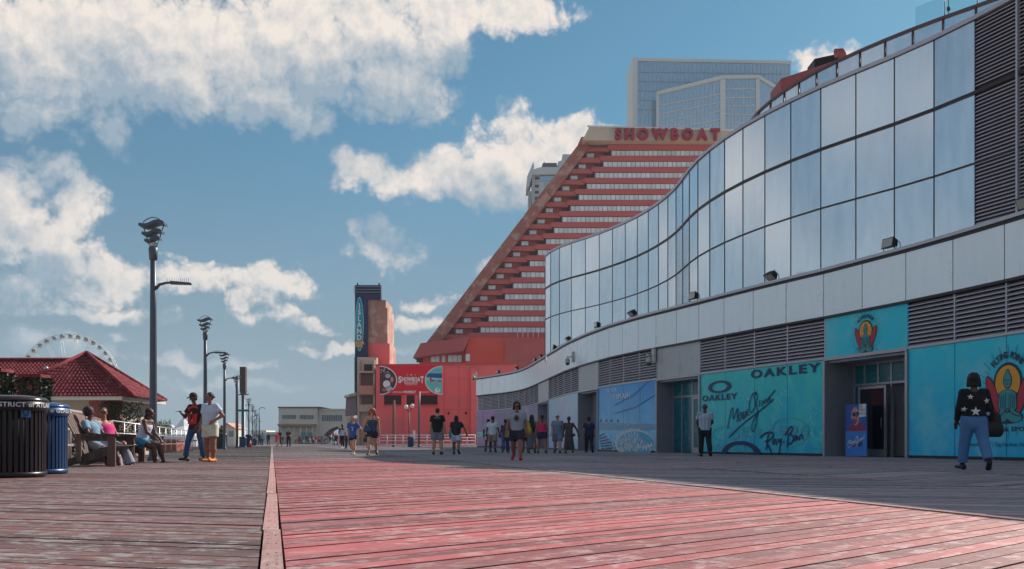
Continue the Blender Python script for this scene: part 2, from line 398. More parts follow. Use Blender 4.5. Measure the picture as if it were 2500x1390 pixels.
def seg(pts, i):
    a, b = Vector((*pts[i], 0)), Vector((*pts[i + 1], 0)); d = (b - a).normalized()
    return a, b, d, Vector((-d.y, d.x, 0))
def jn(pts, i):
    """mitred outward normal at joint i"""
    n = Vector((0, 0, 0))
    for k in (i - 1, i):
        if 0 <= k < len(pts) - 1: n += seg(pts, k)[3]
    return n.normalized()
def panel(mb, pts, i, z0, z1, off, th=0.03, g=0.012):
    a, b, d, n = seg(pts, i); a = a + d * g + n * off; b = b - d * g + n * off; t = n * th
    Z0, Z1 = Vector((0, 0, z0)), Vector((0, 0, z1))
    # loop at the back, then the face
    mb.prism([b - t + Z0, a - t + Z0, a - t + Z1, b - t + Z1], [b + Z0, a + Z0, a + Z1, b + Z1])
    return mb
def strip(mb, pts, i0, i1, z0, z1, o0, o1):
    """continuous bar along the curve between offsets o0 < o1"""
    ring = []
    for i in range(i0, i1 + 1):
        p = Vector((*pts[i], 0)); n = jn(pts, i)
        ring.append([p + n * o0 + Vector((0, 0, z0)), p + n * o1 + Vector((0, 0, z0)), p + n * o1 + Vector((0, 0, z1)), p + n * o0 + Vector((0, 0, z1))])
    vs = [v for r_ in ring for v in r_]; fs = []
    for k in range(len(ring) - 1):
        for j in range(4): fs.append((k * 4 + j, (k + 1) * 4 + j, (k + 1) * 4 + (j + 1) % 4, k * 4 + (j + 1) % 4))
    m = len(ring) - 1
    fs += [(0, 1, 2, 3), (m * 4 + 3, m * 4 + 2, m * 4 + 1, m * 4)]
    return mb.add(vs, fs)

def glass_mat(name, col, rough, metal, streak=0.12, tintvar=0.10):
    m = bpy.data.materials.new(name); m.use_nodes = True; t = m.node_tree; b = t.nodes['Principled BSDF']; q = NG(t)
    geo = q.n('ShaderNodeNewGeometry').outputs['Position']; oi = q.n('ShaderNodeObjectInfo').outputs['Random']
    s = q.xyz(geo)
    sv_ = q.comb(q.m('MULTIPLY', q.m('ADD', s[0], s[1]), 3.0), q.m('MULTIPLY', oi, 40.0), q.m('MULTIPLY', s[2], 0.35))
    st = q.noise(sv_, 1.6, 4.0, 0.6)[0]
    k = q.m('ADD', 1.0 - streak * .5, q.m('ADD', q.m('MULTIPLY', q.m('SUBTRACT', st, 0.5), streak * 2), q.m('MULTIPLY', q.m('SUBTRACT', oi, 0.5), tintvar)))
    q.put(b.inputs['Base Color'], q.v('SCALE', col, scale=k))
    b.inputs['Metallic'].default_value = metal
    q.put(b.inputs['Roughness'], q.m('ADD', rough, q.m('MULTIPLY', q.m('SUBTRACT', st, 0.4), 0.10)))
    bn = q.n('ShaderNodeBump'); bn.inputs['Strength'].default_value = 0.12; bn.inputs['Distance'].default_value = 0.05
    q.put(bn.inputs['Height'], q.noise(q.v('ADD', geo, q.comb(0.0, 0.0, q.m('MULTIPLY', oi, 60.0))), 0.55, 2.0)[0]); q.put(b.inputs['Normal'], bn.outputs[0])
    return m
M_glass = glass_mat('curtain_glass', (0.93, 0.96, 1.0), 0.19, 0.88, streak=0.12, tintvar=0.08)
M_white = glass_mat('white_panel', (0.90, 0.96, 1.0), 0.28, 0.35, streak=0.08, tintvar=0.06)
M_frame = mat('dark_joint', (0.035, 0.022, 0.028), 0.5)
M_cap = mat('aluminium_coping', (0.52, 0.50, 0.55), 0.4, 0.5)
M_alu = mat('aluminium_frame', (0.42, 0.40, 0.44), 0.35, 0.6)
M_slat = mat('louvre_metal', (0.72, 0.66, 0.74), 0.42, 0.4)
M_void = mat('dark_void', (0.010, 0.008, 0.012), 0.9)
M_grey = mat('grey_panel', (0.56, 0.56, 0.58), 0.55, 0.1, var=0.10, stain=((0.22, 0.20, 0.20, 1), (2, 2, 0.5), 0.56, 0.75, 0.5))

def mural(name, top, bot, veins=None, blot=None, rough=0.35, vs=2.2):
    """printed film on the shop front: colour wash between two heights, pale caustic veins, blotches"""
    m = bpy.data.materials.new(name); m.use_nodes = True; t = m.node_tree; b = t.nodes['Principled BSDF']; q = NG(t)
    pos = q.n('ShaderNodeNewGeometry').outputs['Position']; s = q.xyz(pos)
    c = q.mix(q.ramp(s[2], 0.2, 3.3, smooth=False), bot, top)
    if blot:
        c = q.mix(q.m('MULTIPLY', q.ramp(q.noise(pos, blot[1], 3.0, 0.6)[0], 0.42, 0.68), blot[2]), c, blot[0])
    if veins:
        wv = q.noise(pos, 1.4, 2.0)[1]
        vo = q.n('ShaderNodeTexVoronoi', feature='DISTANCE_TO_EDGE'); q.put(vo.inputs['Vector'], q.v('ADD', pos, q.v('SCALE', wv, scale=1.1))); vo.inputs['Scale'].default_value = vs
        ve = q.ramp(vo.outputs['Distance'], 0.0, 0.035, 1.0, 0.0)
        ve = q.m('MULTIPLY', ve, q.ramp(q.noise(pos, 0.8, 2.0)[0], 0.42, 0.62))
        c = q.mix(q.m('MULTIPLY', ve, veins[1]), c, veins[0])
    q.put(b.inputs['Base Color'], c); b.inputs['Roughness'].default_value = rough
    return m
M_fly = mural('flying_print', rgb(10, 212, 234), rgb(0, 182, 228), None, (rgb(130, 215, 225), 0.9, 0.55))
M_oak = mural('oakley_print', rgb(0, 208, 208), rgb(0, 180, 216), ((0.45, 0.85, 0.88, 1), 0.55), (rgb(60, 214, 208), 1.1, 0.7))
M_spl = mural('splash_print', rgb(40, 160, 236), rgb(150, 224, 250), None, (rgb(60, 160, 220), 0.7, 0.5))
M_pale = mural('pale_print', rgb(176, 214, 236), rgb(160, 200, 236), ((0.75, 0.85, 0.9, 1), 0.4), (rgb(216, 210, 232), 0.6, 0.8))
M_purp = mural('purple_print', rgb(136, 126, 168), rgb(116, 118, 166), None, (rgb(186, 138, 184), 0.5, 0.9))
M_bluep = mural('blue_print', rgb(10, 60, 140), rgb(8, 45, 120), ((0.1, 0.3, 0.6, 1), 0.8), None, vs=4.0)

hall = root('shopping_hall', (9.0, 40.0, 0.0), 'long curved shopping hall with mirrored glass upper wall, white panel band and teal shop fronts', 'building')
NB = len(BX) - 1; NU = len(UX) - 1
Z_S, Z_B, Z_C = 3.36, 4.81, 6.40        # top of shop fronts, bottom and top of the white band
Z_T, Z_1, Z_2 = 13.30, 11.09, 8.95      # top of glass, upper and lower transoms
# solid core and roofs
core = MB()
poly = [Vector((*UX[i], 0)) - jn(UX, i) * 0.45 for i in range(len(UX))]
poly = poly + [Vector((48, 75, 0)), Vector((48, 10, 0))]
core.prism([p + Vector((0, 0, 0.0)) for p in poly][::-1], [p + Vector((0, 0, 13.0)) for p in poly][::-1])
poly2 = [Vector((*BX[i], 0)) - jn(BX, i) * 2.2 for i in range(NB - 7, NB + 1)] + [Vector((14, 96, 0)), Vector((14, 71, 0))]
core.prism([p for p in poly2][::-1], [p + Vector((0, 0, 6.3)) for p in poly2][::-1])
core.build('core_wall', M_grey, hall)
poly3 = [Vector((*RX[i], 0)) - jn(RX, i) * 0.15 for i in range(len(RX))] + [Vector((44, 60, 0)), Vector((44, 20, 0))]
MB().prism([p + Vector((0, 0, 12.9)) for p in poly3][::-1], [p + Vector((0, 0, 14.7)) for p in poly3][::-1]).build('roof_storey', M_grey, hall)
# ledge between band and glass wall
lg = MB(); strip(lg, BX, 0, NB, 6.30, 6.395, -3.6, 0.0); lg.build('ledge_roof', M_grey, hall)
cp = MB(); strip(cp, BX, 0, NB, Z_C + 0.002, 6.50, -0.45, 0.10); cp.build('coping', M_cap, hall)
cp = MB(); strip(cp, BX, 0, NB, 6.30, Z_C, -0.02, 0.045); cp.build('coping_shadow_gap', M_frame, hall)
bk = MB(); strip(bk, BX, 0, NB, Z_S + .001, 6.299, -0.5, -0.16); bk.build('band_backing', M_frame, hall)
for i in range(NB):
    panel(MB(), BX, i, Z_B + 0.03, 6.30, 0.03, 0.05, 0.018).build('wall_panel', M_white, hall)
cp = MB(); strip(cp, BX, 0, NB, Z_B - 0.05, Z_B + 0.025, -0.15, 0.05); cp.build('band_sill', M_frame, hall)
# glass wall
FL = 7                                                    # UX index of the first glass joint (left edge of the louvre)
for i in range(FL, NU):
    for (z0, z1) in ((6.0, Z_2), (Z_2, Z_1), (Z_1, Z_T)):
        panel(MB(), UX, i, z0 + 0.02, z1 - 0.02, 0.0, 0.03, 0.012).build('glass_panel', M_glass, hall)
    p = Vector((*UX[i], 0)); n = jn(UX, i)
    MB().tube([p + n * 0.012 + Vector((0, 0, 6.0)), p + n * 0.012 + Vector((0, 0, Z_T))], 0.013, 6).build('mullion', M_frame, hall)
for z, h in ((Z_1, 0.05), (Z_2, 0.022)):
    mb = MB(); strip(mb, UX, 0, NU, z - h, z + h, -0.05, 0.045); mb.build('transom', M_frame, hall)
mb = MB(); strip(mb, UX, 0, NU, Z_T + .002, Z_T + 0.13, -0.35, 0.07); mb.build('glass_coping', M_cap, hall)
mb = MB(); strip(mb, UX, 0, NU, 6.40, Z_T - .002, -0.40, -0.06); mb.build('glass_backing', M_frame, hall)
# tall louvre at the near end of the glass wall: slats one by one where they show, joined beyond
def slat(mb, pts, i, z, depth=0.10, h=0.075, off=0.02, g=0.02):
    a, b, d, n = seg(pts, i); a = a + d * g; b = b - d * g
    sec = [(off - depth, h * 0.5), (off - depth, h * 0.5 + .015), (off, -h * 0.5 + .015), (off, -h * 0.5)]
    L0 = [b + n * o + Vector((0, 0, z + hh)) for o, hh in sec]; L1 = [a + n * o + Vector((0, 0, z + hh)) for o, hh in sec]
    return mb.prism(L0, L1)
rest = MB()
for i in range(FL - 1, -1, -1):
    z = 6.55
    while z < Z_T - 0.06:
        if abs(z - Z_1) > 0.12:
            if i == FL - 1: slat(MB(), UX, i, z).build('louvre_slat', M_slat, hall)
            else: slat(rest, UX, i, z)
        z += 0.113
    p = Vector((*UX[i], 0)); n = jn(UX, i)
    MB().box((p.x + n.x * .02, p.y + n.y * .02, (6.4 + Z_T) / 2), (0.07, 0.12, Z_T - 6.4), math.atan2(n.y, n.x) + R(90)).build('mullion', M_cap, hall)
rest.build('louvre_slats', M_slat, hall)['kind'] = 'stuff'
# set-back roof glass strip with rail
for i in range(len(RX) - 1):
    panel(MB(), RX, i, 12.9, 14.92, 0.0, 0.03, 0.015).build('roof_glass_panel', M_glass, hall)
    p = Vector((*RX[i], 0)); n = jn(RX, i)
    MB().tube([p + n * 0.02 + Vector((0, 0, 12.9)), p + n * 0.02 + Vector((0, 0, 14.95))], 0.035, 6).build('mullion', mat('red_mullion', (0.15, 0.07, 0.08), 0.5), hall)
mb = MB(); strip(mb, RX, 0, len(RX) - 1, 14.93, 15.03, -0.25, 0.06); mb.build('roof_coping', mat('red_mullion', (0.15, 0.07, 0.08), 0.5), hall)

# ---- wall coordinates for shop fronts: s grows to the picture's right, z up
S_AT = [0.0]
for i in range(NB): S_AT.append(S_AT[-1] - (Vector(BX[i + 1]) - Vector(BX[i])).length)
def s_of_px(px):
    r_ = (px - 1250) / F
    for i in range(NB):
        (x0, y0), (x1, y1) = BX[i], BX[i + 1]; f0_, f1_ = x0 - r_ * y0, x1 - r_ * y1
        if f0_ * f1_ <= 0 and y0 > 1 and f0_ != f1_:
            t = f0_ / (f0_ - f1_); return S_AT[i] + (S_AT[i + 1] - S_AT[i]) * t, y0 + (y1 - y0) * t
    return None
def sz(px, py):
    s, y = s_of_px(px); return s, EYE + (HY - py) / F * y
def wall(s, z, off):
    for i in range(NB):
        if S_AT[i + 1] <= s <= S_AT[i]:
            t = (s - S_AT[i]) / (S_AT[i + 1] - S_AT[i]); a, b, d, n = seg(BX, i); p = a + (b - a) * t
            nn = (jn(BX, i) * (1 - t) + jn(BX, i + 1) * t).normalized() if False else n
            return Vector((p.x + nn.x * off, p.y + nn.y * off, z))
    i = 0 if s > 0 else NB - 1
    a, b, d, n = seg(BX, i); p = a - d * s if s > 0 else b + d * (S_AT[-1] - s)
    return Vector((p.x + n.x * off, p.y + n.y * off, z))
OFF0 = -0.035
class Decal:
    """flat print: shapes given in wall metres, laid on the shop front"""
    def __init__(s, layer=1): s.mb = MB(); s.o = OFF0 + 0.012 + 0.004 * layer
    def tri(s, pts, step=0.35):
        s.mb.add([wall(a, b, s.o) for a, b in pts], [tuple(range(len(pts)))])
    def quad_strip(s, top, bot):
        n = len(top); vs = [wall(*p, s.o) for p in top] + [wall(*p, s.o) for p in bot]
        s.mb.add(vs, [(n + i, n + i + 1, i + 1, i) for i in range(n - 1)])
    def ellipse(s, c, rx, ry, rot=0.0, inner=0.0, n=28, t0=0.0, t1=2 * math.pi):
        cr, sr = math.cos(rot), math.sin(rot); P0 = []; P1 = []
        for k in range(n + 1):
            t = t0 + (t1 - t0) * k / n
            for L, f in ((P0, 1.0), (P1, inner)):
                x, y = rx * f * math.cos(t), ry * f * math.sin(t); L.append((c[0] + x * cr - y * sr, c[1] + x * sr + y * cr))
        s.quad_strip(P1, P0)
    def line(s, pts, wd_):
        pts = [Vector(p) for p in pts]; q = [pts[0]]
        for a, b in zip(pts, pts[1:]):
            k = max(1, int((b - a).length / 0.3)); q += [a + (b - a) * (j / k) for j in range(1, k + 1)]
        A, B_ = [], []
        for i, p in enumerate(q):
            d = (q[min(i + 1, len(q) - 1)] - q[max(i - 1, 0)])
            d = d.normalized() if d.length > 1e-6 else Vector((1, 0)); n = Vector((-d.y, d.x)) * wd_ / 2
            A.append(p + n); B_.append(p - n)
        s.quad_strip([tuple(p) for p in A], [tuple(p) for p in B_])
    def text(s, txt, s0, s1, z, cap, bold=0.0, spacing=1.0, shear=0.0):
        vs, fs = text_geo(txt, 1.0, bold, spacing, 'LEFT', shear)
        x0, x1 = min(v[0] for v in vs), max(v[0] for v in vs); ch = 0.70
        s.mb.add([wall(s0 + (v[0] - x0) / (x1 - x0) * (s1 - s0), z + v[1] / ch * cap, s.o) for v in vs], fs)
    def build(s, name, m, parent=None): return s.mb.build(name, m, parent or hall)
def px_text(name, txt, pl, pr, py, cap_px, m, layer=2, bold=0.0, spacing=1.0, shear=0.0):
    a, z = sz(pl, py); b, _ = sz(pr, py); y = s_of_px((pl + pr) / 2)[1]
    d = Decal(layer); d.text(txt, a, b, z, cap_px * y / F, bold, spacing, shear); return d.build(name, m)

# ---- shop-front bays (joint numbers as measured in the photograph)
def J(k): return k + NEXT
lo = MB()
def louvre_bay(k0, k1, each=True):
    for k in range(k0, k1):
        i = J(k); z = Z_S + 0.07
        while z < Z_B - 0.10:
            if each: slat(MB(), BX, i, z, 0.10, 0.07, -0.02, 0.03).build('louvre_slat', M_slat, hall)
            else: slat(lo, BX, i, z, 0.10, 0.07, -0.02, 0.012)
            z += 0.124
        p = Vector((*BX[i], 0)); n = jn(BX, i)
        MB().box((p.x - n.x * .06, p.y - n.y * .06, (Z_S + Z_B) / 2 - .02), (0.05, 0.08, Z_B - Z_S - .1), math.atan2(n.y, n.x) + R(90)).build('louvre_post', M_cap, hall)
    mb = MB(); strip(mb, BX, J(k0), J(k1), Z_S - 0.02, Z_S + 0.035, -0.14, -0.005); mb.build('louvre_sill', M_alu, hall)
def print_bay(k0, k1, m):
    for k in range(k0, k1):
        panel(MB(), BX, J(k), 0.09, Z_S - 0.03, OFF0, 0.03, 0.014).build('shop_front_panel', m, hall)
    mb = MB(); strip(mb, BX, J(k0), J(k1), 0.0, Z_S - 0.021, -0.32, -0.08); mb.build('shop_front_backing', M_frame, hall)
def head_panel(k0, k1, m):
    i0, i1 = J(k0), J(k1); mb = MB(); strip(mb, BX, i0, i1, Z_S + 0.05, Z_B - 0.055, -0.10, OFF0); mb.build('head_panel', m, hall)
    mb = MB(); strip(mb, BX, i0, i1, Z_S - 0.06, Z_S + 0.045, -0.12, 0.0); mb.build('head_frame', M_alu, hall)
louvre_bay(-2, 2); louvre_bay(4, 8); louvre_bay(10, 14); louvre_bay(16, 21); louvre_bay(-NEXT, -2, False); louvre_bay(23, 33, False)
lo.build('louvre_slats', M_slat, hall)['kind'] = 'stuff'
print_bay(-NEXT, 2, M_fly); print_bay(4, 8, M_oak); print_bay(10, 14, M_spl); print_bay(16, 21, M_pale); print_bay(23, 33, M_purp)

head_panel(2, 4, M_fly); head_panel(8, 10, M_grey); head_panel(14, 16, M_grey); head_panel(21, 23, M_grey)

# ---- recessed entrances
M_jamb = mat('jamb_metal', (0.30, 0.29, 0.34), 0.45, 0.3)
M_tglass = mural('teal_film', rgb(10, 110, 120), rgb(6, 95, 115), ((0.3, 0.7, 0.75, 1), 0.35), None, 0.15)
M_dglass = mat('dark_door_glass', (0.012, 0.012, 0.02), 0.08)
class Bay:
    def __init__(s, k0, k1):
        s.a = Vector((*BX[J(k1)], 0)); b = Vector((*BX[J(k0)], 0)); s.w = (b - s.a).length; s.e = (b - s.a) / s.w; s.n = Vector((s.e.y, -s.e.x, 0))
        if s.n.x > 0: s.n = -s.n
        s.n = seg(BX, J(k0))[3] * 0 + s.n
    def P(s, a, d, z): return s.a + s.e * a - s.n * d + Vector((0, 0, z))
    def box(s, mb, a0, a1, d0, d1, z0, z1, mi=0):
        # d measured inwards
        lo_ = [s.P(a0, d0, z0), s.P(a1, d0, z0), s.P(a1, d1, z0), s.P(a0, d1, z0)]
        hi_ = [p + Vector((0, 0, z1 - z0)) for p in lo_]
        return mb.prism(lo_, hi_, mi)
def entrance(k0, k1, depth):
    b = Bay(k0, k1); mb = MB(); H = Z_S - 0.07
    b.box(mb, -0.06, 0.06, 0.0, depth, 0, H); b.box(mb, b.w - .06, b.w + .06, 0.0, depth, 0, H)
    b.box(mb, 0.061, b.w - .061, 0.13, depth, H - 0.08, H - .002)
    mb.build('entrance_jamb', M_jamb, hall)
    for q_ in (0.0, b.w): mb = MB(); b.box(mb, q_ - .05, q_ + .05, -0.03, -0.004, 0, H); mb.build('entrance_trim', M_alu, hall)
    return b, H
def door_leaf(b, a0, a1, d, H, gm, name='door'):
    fr = MB(); t = 0.09
    b.box(fr, a0, a0 + t, d, d + .05, 0.01, H); b.box(fr, a1 - t, a1, d, d + .05, 0.01, H)
    b.box(fr, a0 + t, a1 - t, d, d + .05, H - t, H); b.box(fr, a0 + t, a1 - t, d, d + .05, 0.01, 0.25)
    o = fr.build(name, M_alu, hall)
    pn = MB(); b.box(pn, a0 + t, a1 - t, d + .02, d + .035, 0.25, H - t); pn.build('pane', gm, o)
    hd = MB(); hd.tube([b.P(a1 - .16, d - .05, 0.95), b.P(a1 - .16, d - .05, 1.3)], 0.014, 8); b.box(hd, a1 - .17, a1 - .15, d - .05, d, 0.97, 0.99); b.box(hd, a1 - .17, a1 - .15, d - .05, d, 1.26, 1.28)
    hd.build('handle', M_alu, o); return o
# wide entrance of the surf shop: one leaf swung open, doorway dark
b, H = entrance(2, 4, 1.25)
mb = MB(); b.box(mb, 0.07, b.w - .07, 1.15, 1.22, 2.42, 2.50); b.box(mb, 0.07, b.w - .07, 1.15, 1.22, H - .16, H - .08)
for a in (0.07, 0.62, 1.3, 1.95, b.w - .15): b.box(mb, a, a + .08, 1.15, 1.22, 2.501 if a > .1 and a < b.w - .2 and a != 1.95 else 0.0, H - .161)
mb.build('door_frame', M_alu, hall)
for (a0, a1) in ((0.15, 0.62), (0.70, 1.3), (1.38, 1.95), (2.03, b.w - .15)):
    mb = MB(); b.box(mb, a0, a1, 1.17, 1.19, 2.50, H - .16); mb.build('transom_pane', M_tglass, hall)
mb = MB(); b.box(mb, 0.15, 0.55, 1.17, 1.19, 0.05, 2.42); mb.build('side_pane', M_tglass, hall)
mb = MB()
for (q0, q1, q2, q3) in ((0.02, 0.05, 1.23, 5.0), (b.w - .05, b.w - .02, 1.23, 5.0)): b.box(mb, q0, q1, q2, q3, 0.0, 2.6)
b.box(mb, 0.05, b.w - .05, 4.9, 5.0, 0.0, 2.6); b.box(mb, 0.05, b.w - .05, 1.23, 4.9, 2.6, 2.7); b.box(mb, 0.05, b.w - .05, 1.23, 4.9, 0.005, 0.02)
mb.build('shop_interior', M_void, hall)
door_leaf(b, 0.58, 1.98, 0.95, 2.38, M_dglass)
mb = MB()
for k in range(5):
    c = b.P(2.3 + .35 * k, 3.5, 1.25); mb.box(c, (0.42, 0.2, 0.6), 0.3)
mb.build('clothes_rack', mat('dim_clothes', (0.10, 0.05, 0.06), 0.9), hall)
E1 = b
# second entrance: teal film on glass
b, H = entrance(8, 10, 0.9)
mb = MB(); b.box(mb, 0.07, b.w - .07, 0.8, 0.87, 2.5, 2.58)
for a in (0.07, 0.85, 1.75, b.w - .15): b.box(mb, a, a + .08, 0.8, 0.87, 0.0 if a != 1.75 else 0.0, 2.499); b.box(mb, a, a + .08, 0.8, 0.87, 2.581, H - .08)
mb.build('door_frame', M_alu, hall)
for (a0, a1) in ((0.15, 0.85), (0.93, 1.75)):
    mb = MB(); b.box(mb, a0, a1, 0.82, 0.84, 0.03, 2.5); mb.build('side_pane', M_tglass, hall)
for (a0, a1) in ((0.15, 0.85), (0.93, 1.75), (1.83, b.w - .15)):
    mb = MB(); b.box(mb, a0, a1, 0.82, 0.84, 2.58, H - .08); mb.build('transom_pane', M_tglass, hall)
door_leaf(b, 2.0, b.w - .2, 0.70, 2.48, M_tglass)
# third and fourth entrances
b, H = entrance(14, 16, 0.9)
mb = MB(); b.box(mb, 0.06, b.w - .06, 0.82, 0.86, 0.0, H - .08); mb.build('entrance_back', M_jamb, hall)
mb = MB(); b.box(mb, b.w * .45, b.w - .3, 0.79, 0.81, 0.05, H - .15); mb.build('blue_poster', M_bluep, hall)
b, H = entrance(21, 23, 0.9)
mb = MB(); b.box(mb, 0.06, b.w - .06, 0.82, 0.86, 0.0, H - .08); mb.build('entrance_back', M_jamb, hall)
door_leaf(b, 1.2, 2.4, 0.70, 2.5, M_dglass)
mb = MB(); b.box(mb, 1.5, 2.1, 0.66, 0.68, 1.5, 2.1); mb.build('paper_notice', mat('paper', (0.8, 0.8, 0.78), 0.7), hall)

# ---- prints and lettering
M_navy = mat('navy_print', rgb(14, 40, 95), 0.4, var=0.03)
M_ink = mat('ink_print', rgb(16, 30, 52), 0.4, var=0.03)
M_pw = mat('white_print', rgb(232, 236, 238), 0.4, var=0.03)
M_ghost = mat('ghost_print', rgb(74, 176, 190), 0.4, var=0.08)
M_redp = mat('red_print', rgb(190, 30, 60), 0.4, var=0.05)
M_orp = mat('orange_print', rgb(236, 162, 40), 0.4, var=0.05)
M_jade = mat('jade_print', rgb(52, 150, 156), 0.4, var=0.05)
px_text('lettering', 'OAKLEY', 1832, 2003, 924, 20, M_navy, 3, 0.035, 1.25)
px_text('lettering', 'OAKLEY', 1713.5, 1799, 980, 13.5, M_navy, 3, 0.035, 1.2)
def oval(cx, cy, rx, ry, m, inner, layer=3, t0=0.0, t1=2 * math.pi, name='oval_logo'):
    a, z = sz(cx, cy); l, _ = sz(cx - rx, cy); r_, _ = sz(cx + rx, cy); y = s_of_px(cx)[1]
    d = Decal(layer); d.ellipse((a, z), (r_ - l) / 2, ry * y / F, 0, inner, 32, t0, t1); return d.build(name, m)
oval(1755.3, 944.8, 28.5, 15.2, M_navy, 0.67)
oval(1806.6, 1108, 47, 31, M_navy, 0.70, t0=0, t1=math.pi)
px_text('ghost_lettering', 'Est 1996', 1810, 1974, 1066, 26, M_ghost, 1, 0.01)['kind'] = 'stuff'
px_text('ghost_lettering', 'OAKLEY', 1722, 1826, 1098, 16, M_ghost, 1, 0.02)['kind'] = 'stuff'
oval(1770, 1060, 34, 18, M_ghost, 0.9, 1, name='ghost_ring'); oval(1925, 1055, 48, 36, M_ghost, 0.94, 1, name='ghost_ring')
def strokes(name, lst, ox, oy, sc, wpx, m, layer=4):
    d = Decal(layer)
    for st in lst:
        P0 = [Vector((ox + x / sc, oy + y / sc)) for x, y in st]
        # round the corners
        for _ in range(2 if len(P0) > 2 else 0):
            Q = [P0[0]]
            for a, b_ in zip(P0, P0[1:]): Q += [a * .75 + b_ * .25, a * .25 + b_ * .75]
            P0 = Q + [P0[-1]]
        y = s_of_px(P0[0].x)[1]; d.line([sz(*p) for p in P0], wpx * y / F)
    return d.build(name, m)
MAUI = [[(300, 1035), (330, 880), (345, 866), (342, 990), (386, 842), (374, 982)], [(415, 905), (395, 915), (384, 960), (400, 978), (416, 900), (420, 965)],
        [(427, 895), (420, 950), (432, 956), (448, 880), (444, 945)], [(456, 880), (452, 930), (472, 922)],
        [(522, 750), (490, 765), (464, 850), (474, 922), (508, 880), (533, 790), (522, 752), (500, 790), (540, 900), (512, 1040), (490, 1058), (484, 1000), (540, 905)],
        [(310, 1102), (420, 992), (540, 905), (657, 805)], [(551, 812), (545, 862)], [(566, 862), (576, 800), (584, 852), (600, 790), (608, 842), (624, 780), (634, 832)], [(612, 802), (668, 735)]]
strokes('script_lettering', MAUI, 1680, 720, 3.159, 3.2, M_navy)
RAYB = [[(552, 1106), (585, 1068), (642, 1058), (660, 1082), (632, 1120), (592, 1132)], [(617, 1072), (600, 1196)], [(602, 1130), (640, 1218)], [(672, 1110), (648, 1130), (654, 1164), (676, 1116), (682, 1158)],
        [(690, 1110), (700, 1146), (720, 1092), (700, 1220)], [(728, 1135), (738, 1135)], [(772, 1066), (760, 1178)], [(744, 1082), (790, 1008), (808, 1036), (776, 1080), (814, 1088), (802, 1142), (764, 1152)],
        [(832, 1084), (814, 1110), (824, 1132), (840, 1082), (846, 1122)], [(856, 1124), (861, 1084), (876, 1078), (881, 1116)]]
strokes('script_lettering', RAYB, 1680, 720, 3.159, 4.6, M_navy)
# splash print: bridge cables, umbrellas, pool, spray
d = Decal(1)
for pts in ([(1500, 990), (1545, 965), (1590, 925)], [(1500, 1010), (1550, 995), (1598, 965)]): d.line([sz(*p) for p in pts], 0.06)
for k in range(9):
    x = 1530 + k * 8; d.line([sz(x, 972 - k * 5.2), sz(x, 1002 - k * 4)], 0.02)
d.build('printed_bridge', mat('bridge_print', rgb(40, 112, 178), 0.4))
d = Decal(1); d.quad_strip([sz(x, 1033 + .02 * (x - 1460)) for x in range(1461, 1602, 10)], [sz(x, 1050) for x in range(1461, 1602, 10)]); d.build('printed_beach', mat('beach_print', rgb(120, 165, 195), 0.4, var=.3, vscale=9))
d = Decal(2); d.ellipse(sz(1545, 1082), 2.3, 0.68, 0.0, 0.0); d.build('printed_pool_rim', mat('rim_print', rgb(190, 215, 225), 0.4))
d = Decal(3); d.ellipse(sz(1548, 1084), 2.05, 0.60, 0.0, 0.0); d.build('printed_pool', mat('pool_print', rgb(62, 170, 205), 0.4, var=.2, vscale=4))
d = Decal(4)
for k in range(420):
    t = random.random(); x = 1535 + random.gauss(0, 12 + 16 * (1 - t)); y = 1100 - 85 * t * random.random() ** .6
    if not (1462 < x < 1600 and y < 1100): continue
    a, z = sz(x, y); r_ = random.uniform(.015, .075) * (1.3 - t); d.tri([(a + r_ * math.cos(q_), z + r_ * 1.4 * math.sin(q_)) for q_ in (0.3, 1.5, 2.8, 4.0, 5.2)])
d.build('printed_spray', M_pw)['kind'] = 'stuff'
d = Decal(2)
for x in (1466, 1479, 1492, 1508): a, z = sz(x, 1028); d.tri([(a - .16, z - .05), (a + .16, z - .05), (a, z + .1)])
for k in range(6): d.line([sz(1462 + k * 1, 1066 + k * 6), sz(1474 + k * 6, 1059 + k * 7)], 0.07)
d.build('printed_sunshades', M_navy)
px_text('lettering', 'GO FOR', 1480, 1505, 959, 9, M_pw, 3, 0.0); px_text('lettering', 'THE', 1489, 1502, 975, 11, M_pw, 3, 0.0); px_text('lettering', 'SPLASH', 1504, 1537, 974, 11, M_pw, 3, 0.02)
px_text('lettering', 'splash', 1568, 1594, 1092, 9, M_pw, 5, 0.01, 1, 0.3)
px_text('lettering', 'cel', 1164, 1183, 1066, 16, mat('aqua_print', rgb(110, 205, 200), 0.4), 3, 0.05, 0.95, 0.2)
d = Decal(1)
for k in range(60):
    x = random.uniform(1166, 1300); y = random.uniform(1000, 1090); a, z = sz(x, y); r_ = random.uniform(.03, .16)
    d.tri([(a + r_ * math.cos(q_) * random.uniform(.6, 1), z + r_ * math.sin(q_) * random.uniform(.6, 1)) for q_ in (0.3, 1.3, 2.4, 3.6, 5.0)])
d.build('printed_splotches', mat('pink_print', rgb(190, 96, 140), 0.4, var=.2))

